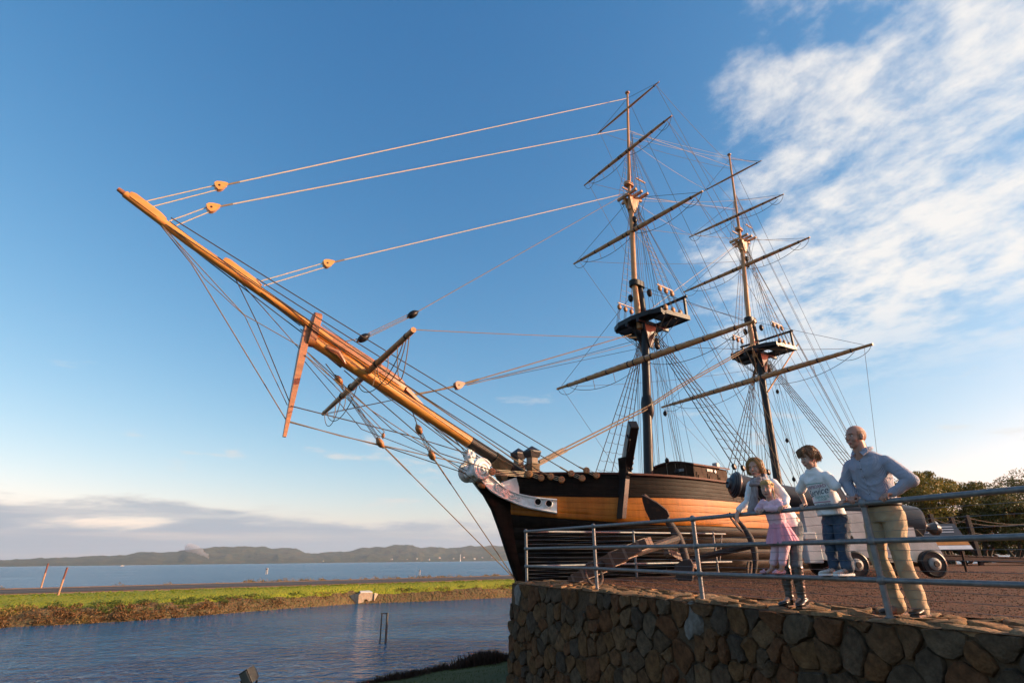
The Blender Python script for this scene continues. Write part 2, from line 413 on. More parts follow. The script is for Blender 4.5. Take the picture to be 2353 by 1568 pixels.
# far bank: a causeway with a road, running obliquely away to the right
def line_pts(p0, p1, ext0, ext1, n=90):
    p0, p1 = Vector(p0), Vector(p1); d = (p1 - p0).normalized(); L = (p1 - p0).length
    return [p0 + d * t for t in np.linspace(-ext0, L + ext1, n)]
K = 2.25 / 2.75
w_edge = [Vector((-80, 11)), Vector((-58, 27.5)), Vector((-36.1, 43.0)), Vector((-29.4, 46.8)), Vector((-23.3, 55.8)), Vector((-17.4, 63.1)), Vector((-8.7, 66.4)), Vector((-0.6, 71.1)), Vector((20, 84)), Vector((60, 109)), Vector((120, 146))]
def edge_at(t):
    """water's edge by arc parameter along the road axis"""
    ax = Vector((0.855, 0.52)); ts = [p.dot(ax) for p in w_edge]
    i = max(0, min(len(ts) - 2, sum(1 for q in ts if q <= t) - 1))
    k = (t - ts[i]) / (ts[i + 1] - ts[i]); return w_edge[i].lerp(w_edge[i + 1], k)
AX, NX = Vector((0.855, 0.52)).normalized(), Vector((-0.52, 0.855)).normalized()
rn0 = Vector((-34.8, 54.5)); ROAD_C = rn0.dot(NX)      # near edge of the road, as offset along NX
TS = np.concatenate([np.linspace(-75, -30, 30), np.linspace(-29, 60, 260), np.linspace(62, 190, 40)])
def road_pt(t, o, z): return (*(AX * t + NX * (ROAD_C + o)), z)
ROAD_Z = -1.7
# bank slope + grass as one sheet
NB = 26
def bank_fn(i, j):
    t = TS[i]; e = edge_at(t) - NX * 1.4
    q = Vector(road_pt(t, -0.2, 0)[:2]); q = AX * t + NX * (ROAD_C - 0.2)
    k = j / (NB - 1); p = e.lerp(q, k)
    z = lerp(Z_WATER - 0.5, ROAD_Z, min(1, (1 - (1 - k) ** 2.2)))
    if 0.04 < k < 0.98:
        z += (0.22 if k < 0.55 else 0.05) * fbm(p.x * 0.55, p.y * 0.55, 2) * math.sin(math.pi * min(1, k * 1.1))
    return (p.x, p.y, z)
mb = MB(); us, vs_ = range(len(TS)), range(NB)
for j in vs_:
    for i in us: mb.v.append(bank_fn(i, j))
n = len(TS)
for j in range(NB - 1):
    for i in range(n - 1):
        mb.f.append((j * n + i, j * n + i + 1, (j + 1) * n + i + 1, (j + 1) * n + i)); mb.mi.append(1 if j > 9 + 2.5 * mnoise.noise(Vector((TS[i] * 0.25, j * 0.2, 0))) else 0)
tag(mb.build('bank', [M['scrubsoil'], M['verge']]), kind='structure')
def strip(name, o0, o1, z0, z1, m, kind='structure', nn=2, bumpy=0.0):
    mb = MB(); os_ = np.linspace(0, 1, nn)
    mb.grid(lambda t, k: (lambda p: (p[0], p[1], p[2] + (bumpy * fbm(p[0], p[1]) if 0 < k < 1 else 0)))(road_pt(t, lerp(o0, o1, k), lerp(z0, z1, k))), TS, os_)
    return tag(mb.build(name, m), kind=kind)
strip('verge', -0.4, 2.2, ROAD_Z - 0.0, ROAD_Z + 0.02, M['sand'])
strip('road', 2.1, 13.6, ROAD_Z + 0.05, ROAD_Z + 0.05, M['asphalt'])
strip('verge', 13.5, 20.5, ROAD_Z + 0.02, ROAD_Z - 0.05, M['sand'], nn=4, bumpy=0.08)
strip('shore', 20.4, 27.0, ROAD_Z - 0.05, Z_WATER - 0.8, M['sand'], nn=5, bumpy=0.2)
mb = MB()
for o0, w in ((7.75, 0.12), (2.5, 0.1), (13.1, 0.1)):
    mb.grid(lambda t, k: road_pt(t, lerp(o0, o0 + w, k), ROAD_Z + 0.055), TS, (0, 1))
M['line'] = mat('road_paint', (0.6, 0.58, 0.52), rough=0.7)
tag(mb.build('road_marking', M['line']), kind='structure')

mb = MB(); mb.add([(-200, -60, Z_WATER), (260, -60, Z_WATER), (260, 260, Z_WATER), (-200, 40, Z_WATER)], [(0, 1, 2, 3)])
# the pond ends under the causeway
pA = AX * -140 + NX * (ROAD_C + 8); pB = AX * 260 + NX * (ROAD_C + 8)
mb = MB(); mb.add([(-200, -70, Z_WATER), (300, -70, Z_WATER), (pB.x, pB.y, Z_WATER), (pA.x, pA.y, Z_WATER)], [(0, 1, 2, 3)])
tag(mb.build('pond', M['pond']), kind='structure')
sA = AX * -9000 + NX * (ROAD_C + 9); sB = AX * 9000 + NX * (ROAD_C + 9); sC = sB + NX * 16000; sD = sA + NX * 16000
mb = MB(); mb.add([(p.x, p.y, Z_WATER) for p in (sA, sB, sC, sD)], [(0, 1, 2, 3)])
tag(mb.build('sea', M['sea']), kind='structure')

# wooded hills across the harbour, some five kilometres off
prof = [(-60, 2.2), (-46, 3.3), (-41.5, 3.6), (-36, 5.5), (-31, 8.5), (-27, 11.3), (-24.5, 11.6), (-21, 10.0), (-19, 7.4), (-17.5, 7.6), (-13.5, 11.0), (-10, 11.7), (-6, 10.4), (-3, 11.2), (0, 12.2), (5, 12.4), (12, 9.5), (20, 6), (32, 3), (60, 2)]
def prof_at(a):
    for (a0, h0), (a1, h1) in zip(prof, prof[1:]):
        if a0 <= a <= a1:
            k = (a - a0) / (a1 - a0); k = k * k * (3 - 2 * k); return lerp(h0, h1, k)
    return 2.0
HD = 5200.0
def hill_fn(a, r):
    ra = rad(a); k = (r - HD * 0.86) / (HD * 0.6)
    h = prof_at(a) * HD / 400.0
    ridge = math.exp(-((k - 0.62) / 0.27) ** 2)
    front = math.exp(-((k - 0.22) / 0.16) ** 2) * 0.34
    z = h * (ridge + front * (0.6 + 0.8 * fbm(a * 0.35, 2.0))) * (1.0 + 0.18 * fbm(a * 0.5, r * 0.0015)) + 9 * fbm(a * 1.4, r * 0.004) * min(1, k * 6)
    z += 3.0 * fbm(a * 7, r * 0.02) * min(1, k * 6)
    rr = r * (1 + 0.02 * fbm(a * 0.22, 5) * (1 - k))
    return (rr * math.sin(ra), rr * math.cos(ra), (max(z, 1.2) if k > 0.02 else -0.5) + Z_WATER)
M['hill'] = ground_mat('wooded_hillside', ((0.014, 0.024, 0.010), (0.060, 0.066, 0.026), (0.016, 0.026, 0.012), (0.120, 0.105, 0.048)), (0.0024, 0.016), bump=1.0, bscale=0.03, bdist=22.0)
mb = MB(); mb.grid(hill_fn, np.linspace(-60, 60, 420), [HD * 0.86 + HD * 0.6 * k for k in np.linspace(0, 1, 44)])
tag(mb.build('hills', M['hill']), kind='structure')
# ================================================================ TERRACE, RETAINING WALL, RAILINGS
P = [Vector((0.27, 13.33, 0.086)), Vector((1.51, 11.03, 0.058)), Vector((2.62, 8.45, 0.009)), Vector((3.68, 6.02, -0.009))]
P.append(P[3] + (P[3] - P[2])); P.append(P[4] + (P[3] - P[2]))
OUT = 0.20          # wall face stands this far outside the posts
def out_n(a, b): d = (b - a); return Vector((d.y, -d.x, 0)).normalized()   # pond side when walking towards the camera... sign fixed below
n1 = out_n(P[0], P[1]); n1 = n1 if n1.x < 0 else -n1
n2 = out_n(P[2], P[3]); n2 = n2 if n2.x < 0 else -n2
B1 = P[0] + Vector((2.78, 1.6, 0)); bd = Vector((2.78, 1.6, 0)).normalized(); nb = Vector((-bd.y, bd.x, 0))
corner = P[0] + n1 * OUT + (P[0] - P[1]).normalized() * 0.32
e1 = P[2] + (n1 + n2).normalized() * OUT
e2 = P[5] + n2 * OUT
face = [corner, e1, e2]      # top edge of the wall
def terr_z(x, y): return max(-0.02, min(0.12, 0.086 * (y - 7.5) / 5.8))
def flat(v): return Vector((v.x, v.y, terr_z(v.x, v.y)))
back1 = P[0] + nb * 0.34 + (P[0] - P[1]).normalized() * 0.2
terr_poly = [corner, back1 + bd * 0.02, back1 + bd * 6.6, Vector((14.5, 23.2, 0)), Vector((32, 38.5, 0)), Vector((60, 50, 0)), Vector((90, 20, 0)), Vector((60, -20, 0)), e2]
# gravel: fine grid clipped by half-planes would be overkill; triangulated strips inside the cap line
CAPW = 0.95
f_in = [corner - n1 * CAPW + (e1 - corner).normalized() * 0.5, e1 - (n1 + n2).normalized() * CAPW, e2 - n2 * CAPW]
def gravel_fn(u, v):
    # u along the wall (0 corner .. 1 out of frame), v inward
    a = f_in[0].lerp(f_in[1], u * 2) if u <= 0.5 else f_in[1].lerp(f_in[2], u * 2 - 1)
    far = (back1 + bd * 6.4 - nb * 0.45).lerp(Vector((30, 36.5, 0)), min(1, u * 2)) if u <= 0.5 else Vector((30, 36.5, 0)).lerp(Vector((60, -18, 0)), u * 2 - 1)
    k = v ** 1.8; p = a.lerp(far, k)
    return (p.x, p.y, terr_z(p.x, p.y) + (0.02 * fbm(p.x * 1.3, p.y * 1.3) if 0 < v < 1 else 0))
mb = MB(); mb.grid(gravel_fn, np.linspace(0, 1, 90), np.linspace(0, 1, 90))
tag(mb.build('gravel_yard', M['gravel']), kind='structure')
# land the yard lies on, out to the trees
M['yardsoil'] = ground_mat('yard_soil', ((0.10, 0.052, 0.028), (0.14, 0.075, 0.04), (0.07, 0.06, 0.03), (0.12, 0.07, 0.04)), (0.3, 12.0), bscale=30)
mb = MB()
mb.grid(lambda u, v: (u, v, -0.06 + 0.03 * fbm(u * 0.4, v * 0.4)), np.linspace(16.5, 140, 70), np.linspace(-30, 24.0, 40))
tag(mb.build('yard', M['yardsoil']), kind='structure')
mb = MB()
mb.grid(lambda u, v: (lerp(30 + (v - 24) * 0.9, 160, u), v, -0.07 + 0.05 * fbm(u * 20, v * 0.3)), np.linspace(0, 1, 50), np.linspace(23.9, 120, 40))
tag(mb.build('yard', M['yardsoil']), kind='structure')

# ---- stones
M['stone'] = None
def stone_mat(name, pal):
    m = bpy.data.materials.new(name); m.use_nodes = True
    nt = m.node_tree; b = nt.nodes['Principled BSDF']; L = nt.links.new
    b.inputs['Roughness'].default_value = 0.9; b.inputs['Specular IOR Level'].default_value = 0.15
    oi = nt.nodes.new('ShaderNodeObjectInfo'); r = nt.nodes.new('ShaderNodeValToRGB'); L(oi.outputs['Random'], r.inputs[0])
    r.color_ramp.interpolation = 'CONSTANT'
    while len(r.color_ramp.elements) < len(pal): r.color_ramp.elements.new(0.5)
    for i, c in enumerate(pal):
        r.color_ramp.elements[i].position = i / len(pal); r.color_ramp.elements[i].color = (*c, 1)
    t = nt.nodes.new('ShaderNodeTexCoord')
    n = nt.nodes.new('ShaderNodeTexNoise'); n.inputs['Scale'].default_value = 9; n.inputs['Detail'].default_value = 7; n.inputs['Roughness'].default_value = 0.65; L(t.outputs['Object'], n.inputs['Vector'])
    mr = nt.nodes.new('ShaderNodeMapRange'); L(n.outputs['Fac'], mr.inputs[0]); mr.inputs[1].default_value, mr.inputs[2].default_value, mr.inputs[3].default_value, mr.inputs[4].default_value = 0.3, 0.7, 0.36, 1.12
    hs = nt.nodes.new('ShaderNodeHueSaturation'); L(r.outputs[0], hs.inputs['Color']); L(mr.outputs[0], hs.inputs['Value']); L(hs.outputs[0], b.inputs['Base Color'])
    n2 = nt.nodes.new('ShaderNodeTexNoise'); n2.inputs['Scale'].default_value = 34; n2.inputs['Detail'].default_value = 8; L(t.outputs['Object'], n2.inputs['Vector'])
    bp = nt.nodes.new('ShaderNodeBump'); bp.inputs['Strength'].default_value = 0.9; bp.inputs['Distance'].default_value = 0.02
    L(n2.outputs['Fac'], bp.inputs['Height']); L(bp.outputs[0], b.inputs['Normal'])
    return m
M['stone'] = stone_mat('granite_rubble', [(0.128, 0.068, 0.033), (0.150, 0.078, 0.034), (0.110, 0.070, 0.042), (0.165, 0.095, 0.048), (0.095, 0.065, 0.042), (0.138, 0.062, 0.028), (0.122, 0.082, 0.050), (0.148, 0.072, 0.032), (0.082, 0.058, 0.040)])
M['cap'] = stone_mat('capping_stone', [(0.27, 0.165, 0.085), (0.32, 0.20, 0.11), (0.23, 0.14, 0.075), (0.29, 0.16, 0.075)])
M['mortar'] = ground_mat('mortar', ((0.070, 0.043, 0.023), (0.11, 0.068, 0.037), (0.05, 0.032, 0.019), (0.10, 0.062, 0.034)), (1.3, 14.0), bump=1.0, bscale=24, bdist=0.03)
M['render'] = ground_mat('pale_mortar_patch', ((0.15, 0.135, 0.12), (0.23, 0.21, 0.19), (0.09, 0.075, 0.06), (0.21, 0.19, 0.17)), (2.0, 12.0), bump=0.9, bscale=16, bdist=0.03)

def clip(poly, px, py, nx, ny):
    """keep the side where (p - (px,py)) . n <= 0"""
    out = []
    for i in range(len(poly)):
        a, b = poly[i], poly[(i + 1) % len(poly)]
        da = (a[0] - px) * nx + (a[1] - py) * ny; db = (b[0] - px) * nx + (b[1] - py) * ny
        if da <= 0: out.append(a)
        if da * db < 0:
            k = da / (da - db); out.append((a[0] + (b[0] - a[0]) * k, a[1] + (b[1] - a[1]) * k))
    return out
def voronoi(w, h, cell, asp=1.0, relax=2, seed=1, jitter=1.0, keep=None):
    rs = np.random.RandomState(seed)
    nx, ny = int(w / cell), int(h / (cell * asp))
    pts = []
    for j in range(ny):
        for i in range(nx):
            if rs.rand() < 0.16: continue
            pts.append(((i + 0.5 + (0.5 if j % 2 else 0) * 0.9 + jitter * (rs.rand() - 0.5) * 0.95) * w / nx, (j + 0.5 + jitter * (rs.rand() - 0.5) * 0.95) * h / ny))
    pts = np.array(pts); wts = rs.uniform(-1, 1, len(pts)) * (cell * 0.42) ** 2 * 1.6
    cells = []
    for it in range(relax):
        cells = []
        for i, (x, y) in enumerate(pts):
            d = (pts[:, 0] - x) ** 2 + (pts[:, 1] - y) ** 2
            poly = [(0, 0), (w, 0), (w, h), (0, h)]
            for j in np.argsort(d)[1:22]:
                qx, qy = pts[j]; dd = max(d[j], 1e-6); k_ = 0.5 + (wts[i] - wts[j]) / (2 * dd); k_ = min(0.78, max(0.22, k_)); poly = clip(poly, x + (qx - x) * k_, y + (qy - y) * k_, qx - x, qy - y)
                if len(poly) < 3: break
            cells.append(poly)
        if it < relax - 1:
            for i, poly in enumerate(cells):
                if len(poly) >= 3: pts[i] = 0.45 * pts[i] + 0.55 * np.mean(np.array(poly), 0)
    return [c for c in cells if len(c) >= 3]
def poly_inset(poly, g):
    """shrink a convex polygon by g"""
    out = list(poly); n = len(poly)
    area = sum(poly[i][0] * poly[(i + 1) % n][1] - poly[(i + 1) % n][0] * poly[i][1] for i in range(n))
    s = 1 if area > 0 else -1
    for i in range(n):
        a, b = poly[i], poly[(i + 1) % n]; ex, ey = b[0] - a[0], b[1] - a[1]; l = math.hypot(ex, ey)
        if l < 1e-6: continue
        nx, ny = s * ey / l, -s * ex / l
        out = clip(out, a[0] - nx * g, a[1] - ny * g, nx, ny)
        if len(out) < 3: return None
    return out
def resample(poly, n):
    seg = [(poly[i], poly[(i + 1) % len(poly)]) for i in range(len(poly))]
    ls = [math.dist(a, b) for a, b in seg]; tot = sum(ls); out = []
    for k in range(n):
        t = tot * k / n; i = 0
        while t > ls[i] and i < len(ls) - 1: t -= ls[i]; i += 1
        a, b = seg[i]; q = t / max(ls[i], 1e-9); out.append((a[0] + (b[0] - a[0]) * q, a[1] + (b[1] - a[1]) * q))
    return out
def stone_mesh(poly, to3, nrm, proud, seed, gap=0.014, back=0.06, n=13):
    p = poly_inset(poly, gap)
    if not p: return None
    p = resample(p, n); rs = random.Random(seed)
    cx, cy = sum(q[0] for q in p) / n, sum(q[1] for q in p) / n
    def sm(k): # rounded corners
        return [(0.25 * p[i - 1][0] + 0.5 * p[i][0] + 0.25 * p[(i + 1) % n][0], 0.25 * p[i - 1][1] + 0.5 * p[i][1] + 0.25 * p[(i + 1) % n][1]) for i in range(n)]
    p = [(0.5 * a[0] + 0.5 * b[0], 0.5 * a[1] + 0.5 * b[1]) for a, b in zip(p, sm(0))]
    p = [(x + rs.uniform(-0.012, 0.012), y + rs.uniform(-0.012, 0.012)) for x, y in p]
    tx, ty = rs.uniform(-0.16, 0.16), rs.uniform(-0.2, 0.12)
    rings = []
    for k, d in ((1.0, -back), (1.0, proud * 0.45), (0.93, proud * 0.88), (0.60, proud)):
        ring = []
        for (x, y) in p:
            jx, jy = (cx + (x - cx) * k, cy + (y - cy) * k)
            q = to3(jx, jy); dd = d
            if d > 0: dd = d * (1 + (0.40 if k > 0.8 else 0.12) * rs.uniform(-1, 1)) + (jx - cx) * tx + (jy - cy) * ty + 0.016 * fbm(jx * 7, jy * 7, seed)
            ring.append(q + nrm * dd)
        rings.append(ring)
    c3 = to3(cx, cy) + nrm * proud * rs.uniform(0.85, 1.15)
    o = to3(cx, cy); vs_ = [v - o for r in rings for v in r] + [c3 - o]; fs = []
    for i in range(3):
        for k in range(n): fs.append((i * n + k, i * n + (k + 1) % n, (i + 1) * n + (k + 1) % n, (i + 1) * n + k))
    fs += [(3 * n + k, 3 * n + (k + 1) % n, 4 * n) for k in range(n)]
    m = MB(); m.v = [tuple(v) for v in vs_]; m.f = fs; m.mi = [0] * len(fs)
    return m, o
BATTER = 0.07
wall = empty('retaining_wall', (corner.x, corner.y, -2.6))
tag(wall, 'rubble stone retaining wall with mortar joints holding up the gravel terrace', 'stone wall')
def place(o, parent):
    o.parent = parent; o.location = Vector(o.location) - parent.location
    return o
WH = 3.3
count = 0
patch_px = []
def wall_face(a, b, nrm, w, seed, cap_list):
    d = (b - a); L = d.length; d.normalize()
    def to3(u, v): # v: down from the top edge
        q = a + d * u; return Vector((q.x, q.y, terr_z(q.x, q.y) - 0.02 - v)) + nrm * (v * BATTER)
    m = MB(); N_ = int(L / 0.25) + 2
    m.grid(lambda u, v: to3(u, v) - nrm * (0.012 * fbm(u * 4, v * 4, seed) + 0.01), np.linspace(0, L, N_), np.linspace(0, WH, 24))
    o = m.build('mortar_bed', M['mortar']); place(o, wall)
    return to3, L
nS = 0
small = MB()
def in_frame(p):
    v = Vector(p) - CAM; k = FPX / v.dot(cF); return -30 < CX + k * v.dot(cR2) < 2400 and CY - k * v.dot(cU2) < 1600
for (a, b, nrm, seed) in ((corner, e1, n1, 3), (e1, e2, n2, 8)):
    to3, L = wall_face(a, b, nrm, 0, seed, None)
    cells = voronoi(L, WH, 0.228, 1.08, 2, seed)
    for ci, poly in enumerate(cells):
        c = (sum(q[0] for q in poly) / len(poly), sum(q[1] for q in poly) / len(poly))
        # pale render patches below the posts hide the stones there
        hid = False
        for pc in P[:3]:
            dd = (pc - a).dot((b - a).normalized())
            if abs(c[0] - dd) < 0.20 and c[1] < 0.42: hid = True
        if hid: continue
        r = stone_mesh(poly, to3, nrm, random.uniform(0.028, 0.065), seed * 1000 + ci, gap=random.uniform(0.003, 0.012))
        if not r: continue
        if nS >= 300 or not in_frame(r[1]):
            small.add([r[1] + Vector(v) for v in r[0].v], r[0].f); continue
        o = r[0].build('stone', M['stone'], None, angle=32); o.location = r[1]; place(o, wall); nS += 1
print('stones', nS)
o = small.build('stone_rubble', M['stone'], None, angle=32); place(o, wall); o['kind'] = 'stuff'
# end return of the wall, facing away along the pond
to3e = lambda u, v: Vector((corner.x, corner.y, terr_z(corner.x, corner.y) - 0.02 - v)) + nb * 0 + (back1 - corner).normalized() * u * 1.0 + (P[0] - P[1]).normalized() * v * BATTER
ne = (P[0] - P[1]).normalized(); ne = Vector((ne.x, ne.y, 0)).normalized()
Le = (back1 - corner).length + 0.0
m = MB(); m.grid(lambda u, v: to3e(u, v), np.linspace(0, Le, 5), np.linspace(0, WH, 8)); place(m.build('mortar_bed', M['mortar']), wall)
for ci, poly in enumerate(voronoi(Le, WH, 0.3, 1.0, 2, 5)):
    r = stone_mesh(poly, to3e, ne, 0.05, 7000 + ci)
    if r:
        o = r[0].build('stone', M['stone'], None, angle=60); o.location = r[1]; place(o, wall)
# back face below the ship
to3b = lambda u, v: Vector((back1.x, back1.y, terr_z(back1.x, back1.y) - 0.02 - v)) + bd * u
m = MB(); m.grid(lambda u, v: to3b(u, v), np.linspace(0, 24, 24), np.linspace(0, WH, 6)); place(m.build('mortar_bed', M['mortar']), wall)
# pale render patches under the posts
for k, pc in enumerate(P[:3]):
    nrm = n1 if k < 2 else n2
    dirn = (face[1] - face[0]).normalized() if k < 2 else (face[2] - face[1]).normalized()
    c = pc + nrm * (OUT + 0.012); pts = []
    m = MB(); rng = random.Random(k); n = 16
    rings = []
    for rr, pr in ((1.0, -0.02), (0.92, 0.02), (0.5, 0.034)):
        ring = []
        for i in range(n):
            th = 2 * math.pi * i / n; wob = 1 + 0.22 * math.sin(3 * th + k) + 0.12 * rng.uniform(-1, 1)
            u = 0.16 * math.cos(th) * rr * wob; v = 0.24 - 0.25 * math.sin(th) * rr * (wob if math.sin(th) < 0 else 0.95)
            q = c + dirn * u + nrm * (pr + v * BATTER); q.z = terr_z(q.x, q.y) - 0.005 - v; ring.append(q)
        rings.append(ring)
    m.loft(rings, caps=True); place(m.build('render_patch', M['render']), wall)

# ---- capping: crazy paving with low relief along the top of the wall
def cap_run(a, b, nrm, na, seed, k0, k1):
    """a,b: outer edge; inner edge is moved by CAPW along the mitre normals"""
    d = (b - a); L = d.length; d.normalize()
    def to3(u, v):
        q = a + d * u - nrm * v; return Vector((q.x, q.y, terr_z(q.x, q.y) - 0.012))
    W = CAPW + 0.12
    m = MB()
    m.grid(lambda u, v: to3(u, v) + Vector((0, 0, -0.008 + 0.012 * fbm(u * 3, v * 3, seed))), np.linspace(k0, L - k1, int(L * 6)), np.linspace(-0.03, W, 9))
    place(m.build('cap_bed', M['mortar']), wall)
    cells = voronoi(L, W, 0.30, 0.8, 2, seed)
    for ci, poly in enumerate(cells):
        cxm = sum(q[0] for q in poly) / len(poly)
        r = stone_mesh(poly, lambda u, v: to3(u, v), Vector((0, 0, 1)), random.uniform(0.006, 0.022), seed * 1000 + ci, gap=random.uniform(0.006, 0.03), back=0.05)
        if r:
            o = r[0].build('cap_stone', M['cap'], None, angle=60); o.location = r[1]; place(o, wall)
cap_run(corner, e1, n1, n1, 21, 0, 0)
cap_run(e1, e2, n2, n2, 22, 0, 0)
# ragged lip of mortar and stone over the wall edge
# back edge cap
m = MB(); m.grid(lambda u, v: (lambda q: Vector((q.x, q.y, terr_z(q.x, q.y) - 0.008 + 0.015 * fbm(u * 3, v * 4, 9))))(back1 + bd * u - nb * v), np.linspace(0, 7, 50), np.linspace(0, 0.95, 9))
place(m.build('cap_bed', M['mortar']), wall)

# ---------------------------------------------------------------- railings
RAILZ = (1.075, 0.705, 0.335)
R_P, R_R = 0.030, 0.027
def railing(posts, label, wires=True, brace=False, dup_first=True):
    root = empty('pipe_railing', posts[0])
    tag(root, label, 'railing')
    base = Vector(posts[0])
    L = lambda v: Vector(v) - base
    for i, p in enumerate(posts):
        if i == 0 and not dup_first: continue
        m = MB(); m.tube([L(p) - Vector((0, 0, 0.04)), L(p) + Vector((0, 0, RAILZ[0]))], R_P, 14)
        o = m.build('post', M['galv'], root)
        for z in RAILZ:
            m = MB(); m.ell(L(p) + Vector((0, 0, z)), (0.049, 0.049, 0.052), nu=14, nv=10); m.build('ball_joint', M['galv'], o)
        m = MB(); m.lathe([(0, 0.05), (0.008, 0.05), (0.009, 0.032), (0.03, 0.03)], L(p) + Vector((0, 0, -0.005)), (0, 0, 1), 16)
        m.build('base_flange', M['galv'], o)
    for i in range(len(posts) - 1):
        a, b = L(posts[i]), L(posts[i + 1])
        for z in RAILZ:
            m = MB(); m.tube([a + Vector((0, 0, z)), b + Vector((0, 0, z))], R_R, 14); m.build('rail', M['galv'], root)
        if wires:
            zs = list(RAILZ) + [0.02]
            for k in range(3):
                for q in (0.25, 0.5, 0.75):
                    z = lerp(zs[k], zs[k + 1], q)
                    m = MB(); s_ = random.uniform(0.002, 0.008)
                    m.tube([a + Vector((0, 0, z)), (a + b) / 2 + Vector((0, 0, z - s_)), b + Vector((0, 0, z))], 0.0024, 5); m.build('wire', M['wire'], root)
    return root
front_rail = railing(P[:6], 'galvanised pipe railing with wires along the front edge that the family leans on')
PB = [P[0], Vector((3.05, 14.9, 0.10)), Vector((5.6, 16.4, 0.11))]
br = railing(PB, 'shorter galvanised pipe railing between the big anchor and the ship', dup_first=False)
m = MB(); e = PB[2] - PB[0]
m.tube([e + Vector((0, 0, 1.07)), e + Vector((0.42, 0.2, 1.07))], R_R, 12); m.build('rail', M['galv'], br)
m = MB(); m.tube([e + Vector((0, 0, 0.335)), e + Vector((0.5, 0.25, 0.335))], R_R, 12); m.build('rail', M['galv'], br)
m = MB(); m.tube([e + Vector((0.30, 0.15, 1.06)), e + Vector((0.10, 0.05, 0.34))], 0.016, 12); m.build('brace', M['galv'], br)

# loose gravel over the yard near the railing
rs = np.random.RandomState(31); vs, fs = [], []
TET = np.array([(0, 0, 1), (0.94, 0, -0.33), (-0.47, 0.82, -0.33), (-0.47, -0.82, -0.33)])
OCT = np.array([(1, 0, 0), (-1, 0, 0), (0, 1, 0), (0, -1, 0), (0, 0, 1), (0, 0, -1)], float); OF = ((0, 2, 4), (2, 1, 4), (1, 3, 4), (3, 0, 4), (2, 0, 5), (1, 2, 5), (3, 1, 5), (0, 3, 5))
cnt = 0
while cnt < 42000:
    u, v = rs.rand(), rs.rand() ** 0.55 * 0.62
    x, y, z = gravel_fn(min(u, 0.999), min(v, 0.99))
    if x > 13 or y < 3 or y > 19: 
        continue
    k = rs.uniform(0.005, 0.014) * (1 + 0.05 * max(0, y - 6)); o = len(vs)
    q = OCT * np.array([1, rs.uniform(0.6, 1), rs.uniform(0.4, 0.8)]) * k * rs.uniform(0.75, 1.25, (6, 1)); a = rs.uniform(0, 6.28); ca_, sa_ = math.cos(a), math.sin(a)
    vs.extend((x + p[0] * ca_ - p[1] * sa_, y + p[0] * sa_ + p[1] * ca_, z + p[2] + k * 0.2) for p in q); fs.extend(tuple(o + i for i in f) for f in OF); cnt += 1
def pebble_mat():
    m = bpy.data.materials.new('gravel_stones'); m.use_nodes = True; nt = m.node_tree; b = nt.nodes['Principled BSDF']; b.inputs['Roughness'].default_value = 0.85
    g = nt.nodes.new('ShaderNodeNewGeometry'); r = nt.nodes.new('ShaderNodeValToRGB'); nt.links.new(g.outputs['Random Per Island'], r.inputs[0])
    r.color_ramp.elements[0].color, r.color_ramp.elements[1].color = (0.040, 0.015, 0.007, 1), (0.145, 0.062, 0.027, 1); nt.links.new(r.outputs[0], b.inputs['Base Color']); return m
M['pebble'] = pebble_mat()
me = bpy.data.meshes.new('gravel'); me.from_pydata(vs, [], fs); me.materials.append(M['pebble']); tag(link('gravel', me), 'loose reddish gravel covering the yard behind the railing', 'gravel', kind='stuff')
# ================================================================ THE BRIG
SHIP_A = rad(37.4)
KEEL = -3.0
sA_, sS_ = Vector((math.cos(SHIP_A), math.sin(SHIP_A), 0)), Vector((-math.sin(SHIP_A), math.cos(SHIP_A), 0))
sO = at_y(1150, 1100, 16.5); sO.z = 0
ship = empty('brig', (sO.x, sO.y, KEEL), SHIP_A)
tag(ship, 'black and ochre two-masted sailing brig with long bowsprit and white figurehead', 'sailing ship')
# ship frame: x aft from the stem, y to starboard (port is negative), z above the terrace paving
def S(s, y, z): return Vector((s, y, z - KEEL))
def sp(px, py, y=0.0):
    """point of the ship's fore-and-aft plane at offset y that the sight line meets"""
    d = ray(px, py); t = ((sO - CAM).dot(sS_) + y) / d.dot(sS_); q = CAM + d * t
    v = q - sO; return Vector((v.dot(sA_), y, q.z - KEEL))
def on_hull(px, py, off=0.0):
    """point of the port side of the hull that the sight line meets, moved outboard by off"""
    lo, hi = 0.0, 3.6
    for _ in range(40):
        m_ = (lo + hi) / 2; q = sp(px, py, -m_)
        if half_b(q.x, q.z + KEEL) > m_: lo = m_
        else: hi = m_
    q = sp(px, py, -(lo + off)); return q
def sz(px, py, z):
    q = at_z(px, py, z); v = q - sO; return Vector((v.dot(sA_), v.dot(sS_), z - KEEL))

